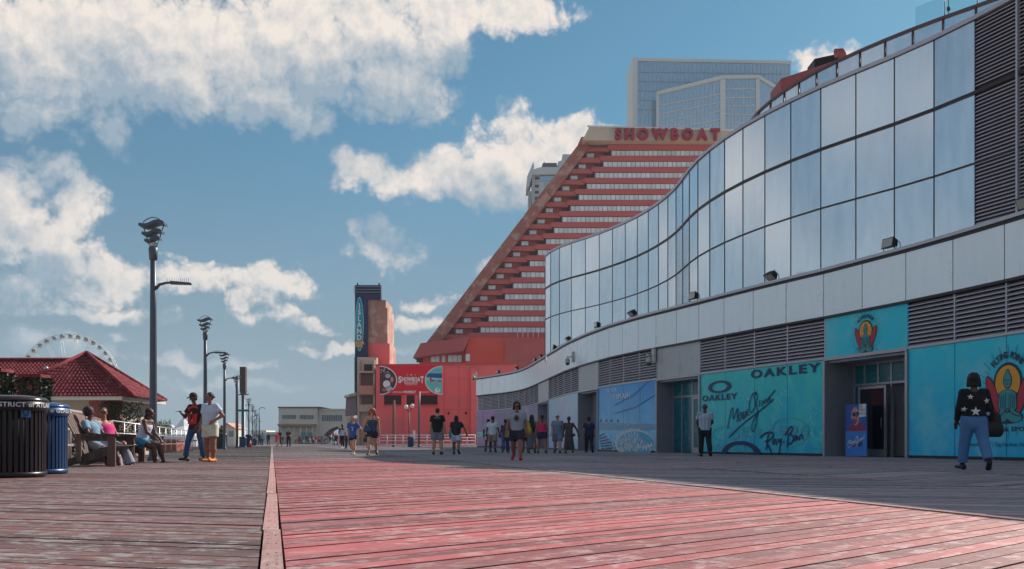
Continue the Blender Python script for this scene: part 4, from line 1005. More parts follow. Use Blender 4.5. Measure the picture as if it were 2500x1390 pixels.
# ---------------------------------------------------------------- podium with billboard, sign tower
PY = 140.0
def PP(px, py, Y=PY): return W(px, py, PY) + Vector((0, Y - PY, 0))
def pprism(mb, pts, y0, y1): mb.prism([PP(*p, y1) for p in pts], [PP(*p, y0) for p in pts]); return mb
pod = root('red_podium', (GX(1050, PY), PY + 8, -0.9), 'low red annex wall with dark openings behind the billboard', 'building')
M_pod = mat('podium_red', rgb(246, 122, 120), 0.85, var=0.18, vscale=0.12, stain=(rgb(222, 120, 122), (.12, .12, .25), .45, .7, .9))
pprism(MB(), [(918, 1094), (1262, 1094), (1262, 889), (918, 893)], PY, PY + 18).build('wall', M_pod, pod)
pprism(MB(), [(916, 893.2), (1263, 889.2), (1263, 886), (916, 890)], PY - .25, PY + 18.2).build('wall_cap', M_red, pod)
M_dk = mat('dark_opening', (0.035, 0.022, 0.024), 0.8)
for (a0, a1) in ((938, 980), (993, 1012), (1027, 1068)):
    o = pprism(MB(), [(a0, 988), (a1, 988), (a1, 964), (a0, 964)], PY - .08, PY - .01).build('window', M_dk, pod)
    pprism(MB(), [(a0 - 1, 990.5), (a1 + 1, 990.5), (a1 + 1, 988.2), (a0 - 1, 988.2)], PY - .25, PY - .01).build('sill', M_red, o)
pprism(MB(), [(1150, 1094), (1164, 1094), (1164, 900), (1150, 900)], PY - .6, PY - .02).build('pilaster', M_pod, pod)
for x in (984, 1084, 1120): pprism(MB(), [(x, 1093), (x + .8, 1093), (x + .8, 893), (x, 893)], PY - .04, PY - .005).build('wall_joint', M_red, pod)
for y in (1000, 925): pprism(MB(), [(1085, y + .7), (1149.8, y + .7), (1149.8, y), (1085, y)], PY - .035, PY - .006).build('wall_joint', M_red, pod)
for x in (1094, 1136): pprism(MB(), [(x, 1012), (x + 3, 1012), (x + 3, 1006), (x, 1006)], PY - .3, PY - .01).build('wall_lamp', M_black, pod)
# billboard
BY = 133.0
def BP(px, py, Y=BY): return W(px, py, BY) + Vector((0, Y - BY, 0))
bb = root('billboard', (*BP(1003, 965).xy, 6.8), 'wide red billboard with two round pictures mounted before the red annex', 'billboard')
M_bred = mat('billboard_red', rgb(232, 10, 44), 0.55, var=.06, vscale=.4)
mb = MB(); mb.prism([BP(*p, BY + .35) for p in ((927, 965), (1080, 965), (1080, 893), (927, 893))], [BP(*p, BY) for p in ((927, 965), (1080, 965), (1080, 893), (927, 893))]); mb.build('panel', M_bred, bb)
for x in (945, 1003, 1060):
    mb = MB(); mb.tube([BP(x, 930, BY + .34), BP(x, 930, PY + .3)], .12, 6); mb.build('stay', M_black, bb)
def bshape(name, pts, lay, m):
    mb = MB(); vs = [BP(*p, BY - .012 - .006 * lay) for p in pts]; mb.add(vs, [tuple(range(len(vs)))]); return mb.build(name, m, bb)
def arc(cx, cy, r_, t0, t1, n=24): return [(cx + r_ * math.cos(R(t0 + (t1 - t0) * k / n)), cy + r_ * math.sin(R(t0 + (t1 - t0) * k / n))) for k in range(n + 1)]
M_bw = mat('billboard_white', rgb(236, 232, 230), 0.5); M_bm = mat('billboard_maroon', rgb(92, 34, 52), 0.5, var=.5, vscale=2); M_bt = mat('billboard_aqua', rgb(110, 196, 196), 0.5, var=.2)
bshape('left_picture_rim', arc(927, 929, 34, 90, -90)[::-1], 1, M_bw) if False else None
def halfring(name, cx, r0, r1, sgn, lay, m):
    A = [(cx + sgn * r1 * math.cos(R(t)), 929 + r1 * .83 * math.sin(R(t))) for t in range(-90, 91, 6)]; B_ = [(cx + sgn * r0 * math.cos(R(t)), 929 + r0 * .83 * math.sin(R(t))) for t in range(-90, 91, 6)]
    mb = MB(); o_ = BY - .012 - .006 * lay; vs = [BP(*p, o_) for p in A + B_]; nn = len(A); mb.add(vs, [(i, i + 1, nn + i + 1, nn + i) for i in range(nn - 1)]); mb.build(name, m, bb)
halfring('picture', 927.2, 0.0, 40, 1, 1, M_bm); halfring('picture_rim', 927.2, 40, 42.5, 1, 2, M_bw)
halfring('picture', 1079.8, 0.0, 40, -1, 1, M_bt); halfring('picture_rim', 1079.8, 40, 42.5, -1, 2, M_bw)
def bell(name, cx, cy, rx, ry, lay, m): return bshape(name, [(cx + rx * math.cos(t), cy + ry * math.sin(t)) for t in (2 * math.pi * k / 18 for k in range(18))], lay, m)
bell('player_body', 944, 938, 9, 9, 2, M_bw); bell('player_helmet', 947, 918, 6.5, 5.5, 3, mat('helmet_print', rgb(176, 178, 190), .4)); bell('player_leg', 950, 950, 8, 7, 2, mat('leg_print', rgb(188, 190, 206), .5)); bell('ball', 938, 952, 5.5, 4.5, 3, mat('ball_print', rgb(170, 104, 58), .5)); bell('player_arm', 957, 927, 4, 7, 3, mat('arm_print', rgb(206, 140, 128), .5))
for k in range(12): bell('stand_light', 930 + random.uniform(0, 22), 900 + random.uniform(0, 12), 1.2, .8, 3, M_bw)
bshape('pool_wall', [(1040, 921), (1044, 912), (1079.6, 912), (1079.6, 924)], 2, mat('deep_blue_print', rgb(10, 84, 158), .4)); bshape('pool_edge', [(1039, 930), (1079.6, 926), (1079.6, 924.2), (1040, 921.5)], 3, mat('aqua2_print', rgb(150, 214, 214), .4))
bell('bather', 1056, 930, 7, 2.6, 4, mat('bather_print', rgb(176, 84, 78), .5)); bell('bather', 1051.5, 925, 2.6, 4, 4, mat('bather_print', rgb(176, 84, 78), .5)); bell('bather', 1073, 931, 5.5, 2.4, 4, mat('bather_print', rgb(176, 84, 78), .5)); bell('float', 1068, 953, 7, 6, 3, M_bw); bell('float_mark', 1069.5, 951, 1.8, 1.4, 4, mat('dark_print', rgb(70, 40, 40), .5))
for x, r_ in ((994, 1.0), (1004, 1.6), (1014, 1.0)): bell('star', x, 915.5, r_, r_, 3, M_bw)
def btext(tx, pl, pr, yb, yt, bold=.03):
    vs, fs = text_geo(tx, 1.0, bold, 1.0, 'LEFT'); x0, x1 = min(v[0] for v in vs), max(v[0] for v in vs)
    mb = MB(); mb.add([BP(pl + (v[0] - x0) / (x1 - x0) * (pr - pl), yb - v[1] / .7 * (yb - yt), BY - .035) for v in vs], fs); mb.build('lettering', M_bw, bb)
btext('S', 972.5, 980.5, 934.5, 919.5, .05); btext('HOWBOA', 981, 1026.5, 931.5, 921.5, .045); btext('T', 1026.5, 1034.5, 935, 919.5, .05)
btext('RESORT', 987.5, 1020.5, 937.3, 933.2, .02); btext('ATLANTIC CITY', 990, 1018, 941, 938.2, .01)
btext("AMERICA'S", 958, 984, 959.5, 956, .01); btext('FAMILY', 986, 1016, 960, 954.5, .05); btext('RESORT', 1025, 1049, 959, 956, .01)

# slim sign tower
IY = 146.0
def IP(px, py, Y=IY): return W(px, py, IY) + Vector((0, Y - IY, 0))
def iprism(mb, pts, y0, y1): mb.prism([IP(*p, y1) for p in pts], [IP(*p, y0) for p in pts]); return mb
isl = root('sign_tower', (GX(905, IY), IY + 4, -0.9), 'slim stepped concrete tower with a dark blue sign slab and surfboard emblem', 'tower')
M_conc = mat('patched_concrete', rgb(176, 140, 128), 0.9, var=.25, vscale=.5, stain=(rgb(200, 180, 168), (.5, .5, .5), .5, .6, .8)); M_nvy = mat('sign_navy', rgb(38, 48, 92), 0.5, var=.1)
iprism(MB(), [(897, 1090), (951, 1090), (951, 839), (946, 838.9), (946, 752), (942, 751.9), (942, 733), (897, 731)], IY, IY + 8).build('shaft', M_conc, isl)
iprism(MB(), [(898, 893), (951.5, 893), (951.5, 840), (898, 838)], IY - .12, IY - .01).build('red_panel', M_pod, isl)
iprism(MB(), [(869, 873), (899.5, 873), (899.5, 733), (932, 733), (932, 699), (869, 699)], IY - 1.0, IY - .13).build('sign_slab', M_nvy, isl)
iprism(MB(), [(868, 1012), (872, 1012), (873, 873.2), (868, 873.2)], IY - 1.0, IY + .5).build('sign_post', M_nvy, isl)
for y in (703, 709.5, 716): iprism(MB(), [(866.5, y + 1.3), (933.5, y + 1.3), (933.5, y), (866.5, y)], IY - 1.35, IY - 1.01).build('sign_ring', mat('steel_ring', (0.30, 0.30, 0.36), .4, .5), isl)
for x in (875, 927): mb = MB(); mb.tube([IP(x, 699, IY - .6), IP(x, 693, IY - .6)], .12, 6); mb.build('beacon', M_black, isl)
def iell(name, cx, cy, rx, ry, yy, m, n=26):
    pts = [(cx + rx * math.cos(t), cy - ry * math.sin(t) * 1.0) for t in (2 * math.pi * k / n for k in range(n))]
    mb = MB(); mb.prism([IP(*p, yy + .1) for p in pts], [IP(*p, yy) for p in pts]); return mb.build(name, m, isl)
iell('surfboard_rim', 880.5, 794, 10.5, 66, IY - 1.16, mat('pale_aqua_paint', rgb(130, 206, 214), .4)); iell('surfboard', 880.5, 794, 8.4, 63, IY - 1.22, mat('aqua_paint', rgb(0, 156, 186), .4))
for k, ch in enumerate('ISLAND'):
    vs, fs = text_geo(ch, 1.0, .03); mb = MB(); yb = 756 + k * 15.3
    mb.add([IP(880.5 + v[0] * 15.5, yb - v[1] * 17.5, IY - 1.30) for v in vs], fs); mb.build('letter', M_bw, isl)
for tx, yb in (('WATER', 843), ('PARK', 850)):
    vs, fs = text_geo(tx, 1.0, .05); mb = MB(); x1 = max(v[0] for v in vs); mb.add([IP(880.5 + v[0] / x1 * (13 if tx == 'WATER' else 10), yb - v[1] * 9, IY - 1.32) for v in vs], fs); mb.build('letter', mat('amber_letter', rgb(240, 176, 60), .4), isl)
# balconied concrete block at its foot
bal = root('balcony_block', (GX(893, 143), 147.0, -0.9), 'weathered beige block with open balconies at the foot of the sign tower', 'building')
IY2 = 143.0
def QP(px, py, Y=IY2): return W(px, py, IY2) + Vector((0, Y - IY2, 0))
def qprism(mb, pts, y0, y1): mb.prism([QP(*p, y1) for p in pts], [QP(*p, y0) for p in pts]); return mb
M_bei = mat('weathered_beige', rgb(206, 190, 170), .9, var=.22, vscale=.5, stain=(rgb(150, 124, 110), (.8, .8, .3), .5, .7, .8))
qprism(MB(), [(872, 1090), (919, 1090), (919, 873), (872, 873)], IY2, IY2 + 2.8).build('wall', M_bei, bal)
for (x0, x1, y0, y1) in ((889, 909, 890, 906), (882, 912, 912, 942), (883, 911, 966, 988)):
    qprism(MB(), [(x0, y1), (x1, y1), (x1, y0), (x0, y0)], IY2 - .1, IY2 - .01).build('opening', M_dk if y0 == 890 else mat('dim_opening', rgb(120, 96, 90), .9), bal)
for (y0, y1) in ((942.5, 964), (907, 911.5), (988.5, 1006)): qprism(MB(), [(880, y1), (914, y1), (914, y0), (880, y0)], IY2 - .9, IY2 - .11).build('balcony', mat('peach_render', rgb(216, 160, 140), .9, var=.15) if y0 == 942.5 else M_bei, bal)
for x in (912.5, 875): qprism(MB(), [(x, 1089), (x + 4, 1089), (x + 4, 880), (x, 880)], IY2 - .6, IY2 - .02).build('pier', M_bei, bal)
qprism(MB(), [(846, 1090), (871.5, 1090), (871.5, 1022), (846, 1018)], IY2 + .5, IY2 + 2.5).build('side_wing', M_bei, bal)
qprism(MB(), [(840, 1016), (868, 1013), (868, 966), (842, 969)], IY2 + 1, IY2 + 2).build('screen_panel', mat('mauve_panel', rgb(150, 134, 140), .8), bal)
qprism(MB(), [(839, 971), (868.5, 965.8), (868.5, 958), (839, 966)], IY2 + .4, IY2 + 2.2).build('curved_head', M_bei, bal)

# pale hall with an arch at the end of the walk
AY = 205.0
def AP(px, py, Y=AY): return W(px, py, AY) + Vector((0, Y - AY, 0))
def aprism(mb, pts, y0, y1): mb.prism([AP(*p, y1) for p in pts], [AP(*p, y0) for p in pts]); return mb
ph = root('pale_hall', (GX(730, AY), AY + 6, -0.9), 'pale flat-roofed hall with an arched passage at the end of the boardwalk', 'building')
M_pale2 = mat('pale_render', rgb(216, 214, 198), .9, var=.12, vscale=.2, stain=(rgb(180, 176, 162), (.2, .2, .2), .5, .7, .7)); M_win2 = mat('pale_glazing', rgb(120, 132, 140), .3, var=.3, vscale=1)
aprism(MB(), [(680, 1090), (775, 1090), (775, 996), (680, 996)], AY, AY + 12).build('wall', M_pale2, ph)
aprism(MB(), [(679, 995.9), (783, 996.5), (783, 993.5), (679, 993.5)], AY - .3, AY + 12.2).build('cornice', mat('dark_trim', rgb(110, 84, 84), .8), ph)
pts = [(775.1, 1090), (780, 1090), (783, 1075), (790, 1060), (800, 1050), (812, 1044), (824, 1041.5), (824, 1090), (848, 1090), (848, 1001), (775.1, 1001)]
aprism(MB(), pts, AY + 1, AY + 9).build('arch_wall', M_pale2, ph)
aprism(MB(), [(775.2, 1000.8), (849, 1000.8), (849, 998), (775.2, 998)], AY + .7, AY + 9.2).build('cornice', M_pale2, ph)
for x in range(7):
    aprism(MB(), [(689 + x * 4.9, 1023), (693 + x * 4.9, 1023), (693 + x * 4.9, 1013.5), (689 + x * 4.9, 1013.5)], AY - .1, AY - .01).build('window', M_win2, ph)
    aprism(MB(), [(732 + x * 4.9, 1023.5), (736 + x * 4.9, 1023.5), (736 + x * 4.9, 1013.5), (732 + x * 4.9, 1013.5)], AY - .1, AY - .01).build('window', M_win2, ph)
for x in range(9): aprism(MB(), [(784 + x * 5.6, 1028), (788.6 + x * 5.6, 1028), (788.6 + x * 5.6, 1013.5), (784 + x * 5.6, 1013.5)], AY + .9, AY + .99).build('window', M_win2, ph)
aprism(MB(), [(681, 1041), (774, 1041), (774, 1036), (681, 1036)], AY - 1.2, AY - .01).build('awning', mat('awning_rust', rgb(170, 130, 116), .8, var=.4, vscale=1.5), ph)
for x in range(6): aprism(MB(), [(690 + x * 15, 1089), (691.5 + x * 15, 1089), (691.5 + x * 15, 1041.2), (690 + x * 15, 1041.2)], AY - 1, AY - .6).build('post', M_pale2, ph)
aprism(MB(), [(735, 1086), (765, 1086), (765, 1056), (735, 1056)], AY - .1, AY - .012).build('shop_window', mat('shop_blue', rgb(120, 160, 180), .3), ph)
# low pale blocks and kiosk further left
fb = root('low_pale_block', (GX(640, 260), 262.0, -0.9), 'very low pale block far along the boardwalk beside the lamp row', 'building')
for (x0, x1, yt) in ((612, 650, 1051), (650.5, 679, 1055)):
    mb = MB(); mb.prism([W(x0, 1086, 260) + Vector((0, 10, 0)), W(x1, 1086, 260) + Vector((0, 10, 0)), W(x1, yt, 260) + Vector((0, 10, 0)), W(x0, yt, 260) + Vector((0, 10, 0))], [W(x0, 1086, 260), W(x1, 1086, 260), W(x1, yt, 260), W(x0, yt, 260)]); mb.build('wall', M_pale2, fb)
    mb = MB(); mb.prism([W(x0 + 3, 1066, 260), W(x1 - 3, 1066, 260), W(x1 - 3, 1061, 260), W(x0 + 3, 1061, 260)], [p + Vector((0, -.12, 0)) for p in (W(x0 + 3, 1066, 260), W(x1 - 3, 1066, 260), W(x1 - 3, 1061, 260), W(x0 + 3, 1061, 260))]); mb.build('window', M_win2, fb)
KY = 120.0
kio = root('gabled_kiosk', (GX(556, KY), KY + 2, -0.9), 'small cream kiosk with a low gable behind the lamp row', 'kiosk')
def KP(px, py, y=0.0): return W(px, py, KY) + Vector((0, y, 0))
mb = MB(); mb.prism([KP(*p, 5) for p in ((538, 1088), (574, 1088), (574, 1046), (556, 1034), (538, 1046))], [KP(*p) for p in ((538, 1088), (574, 1088), (574, 1046), (556, 1034), (538, 1046))]); mb.build('wall', M_pale2, kio)
for sg in (-1, 1):
    q = [(556, 1032.5), (556 + sg * 20, 1046), (556 + sg * 20, 1048), (556, 1034.6)]
    q = q if sg < 0 else q[::-1]
    mb = MB(); mb.prism([KP(*p, 5.4) for p in q], [KP(*p, -.4) for p in q]); mb.build('roof', mat('rust_roof', rgb(196, 150, 132), .8), kio)
mb = MB(); mb.prism([KP(*p, -.02) for p in ((559, 1066), (570, 1066), (570, 1053), (559, 1053))], [KP(*p, -.1) for p in ((559, 1066), (570, 1066), (570, 1053), (559, 1053))]); mb.build('window', M_win2, kio)
# marquee tents on the beach side
def tent(px, Y, hw, ztop, zeave, label):
    c = W(px, 1079, Y); r_ = root('marquee_tent', (c.x, c.y, -0.9), label, 'tent', 'white marquees beside the beach')
    prof = []; mb = MB(); n = 4
    rings = [(hw, zeave), (hw * .62, zeave + (ztop - zeave) * .25), (hw * .3, zeave + (ztop - zeave) * .55), (hw * .08, ztop)]
    vs = []
    for rr, z in rings:
        for k in range(8): t = 2 * math.pi * k / 8 + .39; vs.append((c.x + rr * math.cos(t), c.y + rr * math.sin(t), z))
    mb.add(vs, [(i * 8 + k, i * 8 + (k + 1) % 8, (i + 1) * 8 + (k + 1) % 8, (i + 1) * 8 + k) for i in range(3) for k in range(8)] + [tuple(range(24, 32))]); mb.build('canopy', mat('tent_white', rgb(226, 230, 232), .8), r_)
    mb = MB(); mb.lathe([(hw * .97, -.9), (hw * .97, zeave - .02)], (c.x, c.y, 0), 8, smooth=False); mb.build('side_wall', mat('tent_white', rgb(226, 230, 232), .8), r_)
    mb = MB(); mb.tube([(c.x, c.y, ztop), (c.x, c.y, ztop + hw * .22)], .06, 6); mb.build('finial', M_black, r_)
tent(448, 150.0, 3.6, 3.9, 1.6, 'white marquee tent with a peaked canopy and finial seen past the man in ripped jeans')
tent(415, 175.0, 4.5, 3.6, 1.5, 'low white marquee tent behind the planter shrub')
# ---------------------------------------------------------------- big wheel
FY = 600.0; wc = W(168, 940, FY); WR = 31.0
wheel = root('observation_wheel', (wc.x, wc.y, -0.9), 'white observation wheel with closed cabins rising behind the red tiled pavilion', 'ferris wheel')
M_steel = mat('pale_steel', (0.62, 0.64, 0.66), 0.5, 0.2); M_cab = mat('cabin_shell', (0.30, 0.30, 0.32), 0.4)
def wp(r_, t, y=0.0): return (wc.x + r_ * math.cos(t), wc.y + y, wc.z + r_ * math.sin(t))
for y in (-1.6, 1.6):
    for r_, q in ((WR, .20), (WR - 2.6, .14)):
        mb = MB(); mb.tube([wp(r_, 2 * math.pi * k / 96, y) for k in range(97)], q, 5, cap=False); mb.build('rim', M_steel, wheel)
mb = MB(); mb.tube([(wc.x, wc.y - 3.2, wc.z), (wc.x, wc.y + 3.2, wc.z)], 1.4, 16); mb.build('hub', M_steel, wheel)
NC = 38
for k in range(NC // 2):
    t = 2 * math.pi * (k * 2 + .5) / NC
    mb = MB()
    for sg in (-1, 1): mb.tube([wp(1.2, t, sg * 2.6), wp(WR, t, sg * 1.6)], .16, 5)
    for q in (.35, .6, .85): mb.tube([wp(WR * q, t, -1.8), wp(WR * q, t, 1.8)], .08, 4)
    mb.build('spoke', M_steel, wheel)
    t1 = 2 * math.pi * (k * 2 + 2.5) / NC
    mb = MB(); mb.tube([wp(WR * .6, t, -1.9), wp(WR * .6, t1, -1.9)], .07, 4); mb.build('tie', M_steel, wheel)
    for kk in (0, 1):
        a0 = 2 * math.pi * (k * 2 + kk) / NC; a1 = 2 * math.pi * (k * 2 + kk + .5) / NC
        mb = MB(); mb.tube([wp(WR, a0, -1.6), wp(WR - 2.6, a1, -1.6), wp(WR, 2 * a1 - a0, -1.6)], .06, 4); mb.build('lattice', M_steel, wheel)
cabm = MB(); cabm.lathe([(.5, -1.45), (1.15, -1.25), (1.3, -.5), (1.3, .3), (1.15, .9), (.5, 1.1)], (0, 0, 0), 12); cab_me = cabm.mesh('cabin', M_cab)
glm = MB(); glm.lathe([(1.32, -.35), (1.32, .55)], (0, 0, 0), 12); gl_me = glm.mesh('cabin_window', mat('cabin_window', (0.10, 0.11, 0.13), .2))
for k in range(NC):
    t = 2 * math.pi * (k + .3) / NC; c = wp(WR + 1.3 - 2.4, t); o = bpy.data.objects.new('cabin', cab_me); COL.objects.link(o); o.parent = wheel; o.matrix_parent_inverse = Matrix.Translation(-Vector(wheel['base'])); o.location = c
    g2 = bpy.data.objects.new('cabin_window', gl_me); COL.objects.link(g2); g2.parent = o
for sg in (-1, 1):
    for dx in (-17, 17): mb = MB(); mb.tube([(wc.x, wc.y + sg * 3, wc.z), (wc.x + dx, wc.y + sg * 9, -.9)], [.5, .8], 8); mb.build('support_leg', M_steel, wheel)

# ---------------------------------------------------------------- tiled pavilion
pav = root('tiled_pavilion', (-24.5, 57.0, -0.9), 'low pavilion with a red tiled hip roof and cream walls beside the boardwalk', 'pavilion')
M_tile = mat('red_roof_tile', rgb(112, 24, 36), 0.85, var=.4, vscale=2.5, stain=(rgb(160, 80, 84), (2.2, 2.2, 2.2), .52, .68, .7)); M_cream = mat('cream_wall', rgb(178, 170, 162), .9, var=.12, vscale=.6); M_pink = mat('pink_wall', rgb(150, 84, 86), .9, var=.15, vscale=.8)
def tiled(a, b_, c, d, name='roof_tiles', rows=None):
    """roof plane: eave a-b, ridge d-c (c == d for a hip), barrel tiles as real waves in stepped courses"""
    a, b_, c, d = map(Vector, (a, b_, c, d)); n = (b_ - a).cross(d - a).normalized()
    if n.z < 0: n = -n
    slope = ((c + d) / 2 - (a + b_) / 2).length; rows = int(slope / .30); mb = MB(); ev = (b_ - a).length; u = (b_ - a).normalized()
    for r_ in range(rows):
        t0, t1 = r_ / rows, (r_ + 1) / rows
        L0, R0, L1, R1 = a.lerp(d, t0), b_.lerp(c, t0), a.lerp(d, t1), b_.lerp(c, t1)
        w0 = (R0 - L0).length; k0, k1 = (L0 - a).dot(u), (R0 - a).dot(u)
        m = max(1, int(w0 / .23) * 4); vs = []; 
        for i in range(m + 1):
            s_ = k0 + (k1 - k0) * i / m; ph = 2 * math.pi * s_ / .23; hgt = .035 * math.cos(ph)
            p0 = L0.lerp(R0, i / m); p1 = L1.lerp(R1, i / m)
            vs += [p0 + n * (hgt + .05), p1 + n * (hgt + .012)]
        mb.add(vs, [(2 * i, 2 * i + 2, 2 * i + 3, 2 * i + 1) for i in range(m)], smooth=True)
        mb.add([vs[2 * i] for i in range(m + 1)] + [vs[2 * i] - n * .06 for i in range(m + 1)], [(m + 1 + i, m + 2 + i, i + 1, i) for i in range(m)])
    o = mb.build(name, M_tile, pav); o['kind'] = 'stuff'; return o
ze, za = 3.0, 5.62
C0, C1, C2, C3, AX = (-28.1, 53.6, ze), (-20.7, 53.6, ze), (-21.3, 60.6, ze), (-28.7, 60.6, ze), (-24.75, 57.2, za)
for a, b_ in ((C0, C1), (C1, C2), (C2, C3), (C3, C0)):
    tiled(a, b_, AX, AX)
for c in (C0, C1, C2): mb = MB(); mb.tube([Vector(c) + Vector((0, 0, .06)), Vector(AX) + Vector((0, 0, .08))], .12, 8); mb.build('hip_cap', M_tile, pav)
tiled((-60, 56.5, 3.1), (-25.5, 56.5, 3.1), (-25.8, 61.0, 5.55), (-60, 61.0, 5.55)); mb = MB(); mb.tube([(-60, 61, 5.6), (-25.8, 61, 5.6)], .13, 8); mb.build('ridge_cap', M_tile, pav)
MB().prism([(-60, 61.02, 3.0), (-26, 61.02, 3.0), (-26, 64, 3.0), (-60, 64, 3.0)], [(-60, 61.02, 5.45), (-26, 61.02, 5.45), (-26, 61.3, 5.45), (-60, 61.3, 5.45)]).build('rear_roof', M_tile, pav)
MB().box((-24.9, 57.1, ze - .11), (7.2, 6.8, .2)).build('eave_board', mat('white_fascia', (0.62, 0.60, 0.60), .6), pav)
MB().box((-25.2, 57.3, .95), (6.2, 5.4, 3.7)).build('wall', M_cream, pav); MB().box((-22.6, 54.75, 1.0), (1.7, .5, 3.6)).build('corner_wall', M_pink, pav)
MB().box((-42, 60.5, .95), (28, 5, 3.7)).build('wing_wall', M_cream, pav)
MB().box((-25.6, 54.56, 1.9), (4.2, .06, .06)).build('wall_band', mat('white_fascia', (0.62, 0.60, 0.60), .6), pav)
mb = MB(); mb.tube([(-26.35, 55.6, 3.9), (-26.35, 55.6, 4.6)], .14, 8); mb.lathe([(.2, 0), (.05, .18)], (-26.35, 55.6, 4.6), 8); mb.build('roof_vent', M_alu, pav)

# ---------------------------------------------------------------- greenery
def leaf_mat(name, c, c2):
    m = bpy.data.materials.new(name); m.use_nodes = True; t = m.node_tree; b_ = t.nodes['Principled BSDF']; q = NG(t)
    isl_ = q.n('ShaderNodeNewGeometry').outputs['Random Per Island']; q.put(b_.inputs['Base Color'], q.mix(isl_, (*c, 1), (*c2, 1))); b_.inputs['Roughness'].default_value = .55
    return m
M_ivy = leaf_mat('ivy_leaf', (0.010, 0.020, 0.010), (0.035, 0.055, 0.022)); M_leaf = leaf_mat('shrub_leaf', (0.05, 0.09, 0.02), (0.16, 0.22, 0.05)); M_bark = mat('bark', (0.07, 0.05, 0.04), .9)
def leaves(mb, pts, size):
    for p in pts:
        a = Vector((random.gauss(0, 1), random.gauss(0, 1), random.gauss(0, 1))).normalized(); b_ = a.orthogonal().normalized(); c = a.cross(b_); k = size * random.uniform(.6, 1.3); p = Vector(p)
        mb.add([p - b_ * k * .5, p + c * k * .32 - b_ * k * .05, p + b_ * k * .6, p - c * k * .32 - b_ * k * .05], [(0, 1, 2, 3)])
def ivy_pillar(px, Y, w_, ztop, label):
    c = W(px, 1079, Y); r_ = root('ivy_pillar', (c.x, c.y, -0.9), label, 'pillar', 'ivy pillars of the pavilion garden')
    MB().box((c.x, c.y, (ztop - .9) / 2 - .04), (w_ * .8, w_ * .8, ztop + .82)).build('pier', M_pink, r_)
    MB().box((c.x, c.y, ztop + .05), (w_ * .95, w_ * .95, .1)).build('cap', M_tile, r_)
    mb = MB(); pts = []
    for _ in range(5200):
        f = random.randrange(4); s_ = random.uniform(-1, 1) * w_ * .5; z = random.uniform(-.6, ztop - .02); o_ = w_ * (.42 + random.random() * .10) * (1 + .12 * math.sin(z * 5 + f))
        pts.append({0: (c.x + s_, c.y - o_, z), 1: (c.x + s_, c.y + o_, z), 2: (c.x - o_, c.y + s_, z), 3: (c.x + o_, c.y + s_, z)}[f])
    leaves(mb, pts, .12); mb.build('ivy', M_ivy, r_)['kind'] = 'stuff'
ivy_pillar(85, 30.0, .72, 2.45, 'clipped ivy pillar with a tiled cap standing above the blue recycling bin')
ivy_pillar(-12, 30.0, .80, 2.62, 'ivy covered pillar beside the brown litter bin')
def shrub(name, c, rx, rz, n, label, group=None, m=None, size=.06, pot=None):
    r_ = root(name, (c[0], c[1], c[2] - .05), label, 'shrub', group)
    mb = MB(); pts = []
    for _ in range(n):
        a = random.uniform(0, 2 * math.pi); e = math.asin(random.uniform(-.6, 1)); q = random.random() ** .35 * (1 + .25 * math.sin(a * 5) * math.cos(e * 4))
        pts.append((c[0] + rx * q * math.cos(a) * math.cos(e), c[1] + rx * q * math.sin(a) * math.cos(e), c[2] + rz * .62 + rz * .6 * q * math.sin(e)))
    leaves(mb, pts, size); mb.build('foliage', m or M_leaf, r_)['kind'] = 'stuff'
    mb = MB()
    for k in range(6): a = k * 1.05; mb.tube([(c[0], c[1], c[2] - .05), (c[0] + rx * .3 * math.cos(a), c[1] + rx * .3 * math.sin(a), c[2] + rz * .4), (c[0] + rx * .6 * math.cos(a), c[1] + rx * .6 * math.sin(a), c[2] + rz * .9)], [.02, .012, .006], 5)
    mb.build('stem', M_bark, r_)
for px, Y, rx, rz, lb in ((30, 27, .9, 1.0, 'dark green shrub between the two ivy pillars'), (140, 27, .7, .8, 'dark green shrub behind the blue recycling bin'), (318, 40, .55, 1.0, 'yellow green shrub behind the pink shirt sitter')):
    c = W(px, 1079, Y); shrub('shrub', (c.x, c.y, -.2), rx, rz, 900, lb, 'shrubs along the railing', M_ivy if px < 200 else M_leaf, .08)
c = W(403, 1079, 55.0)
pl = root('brick_planter', (c.x, c.y, 0.0), 'low red brick planter beyond the braided woman', 'planter')
MB().box((c.x, c.y, .27), (1.7, 1.2, .54)).build('planter_wall', mat('brick_red', rgb(150, 76, 66), .9, var=.25, vscale=4), pl); MB().box((c.x, c.y, .575), (1.8, 1.3, .06)).build('coping', mat('brick_cap', rgb(170, 100, 88), .9), pl); MB().box((c.x, c.y, .62), (1.5, 1.0, .03)).build('soil', M_bark, pl)
shrub('planter_shrub', (c.x - .15, c.y, .64), .62, .85, 1500, 'round light green shrub growing in the brick planter', None, M_leaf, .07)
# ivy at the pavilion corner
c = Vector((-21.6, 54.4, 0)); r_ = root('climbing_ivy', (c.x, c.y, -0.9), 'dark climbing ivy hanging round the pavilion corner', 'ivy')
mb = MB(); pts = []
for _ in range(5200):
    a = random.uniform(-1.7, 1.9); z = random.uniform(-.8, 2.7); w_ = .35 + .25 * math.sin(z * 3 + a * 2) + .25 * max(0, z - 1.4); pts.append((c.x + a * .62 + random.gauss(0, .08), c.y - .1 - abs(random.gauss(0, .18)) * w_ * 1.5, z))
leaves(mb, pts, .11); mb.build('foliage', M_ivy, r_)['kind'] = 'stuff'
mb = MB(); mb.tube([(c.x, c.y, -.9), (c.x + .1, c.y, .6), (c.x - .2, c.y, 2.4)], [.06, .05, .02], 6); mb.build('stem', M_bark, r_)

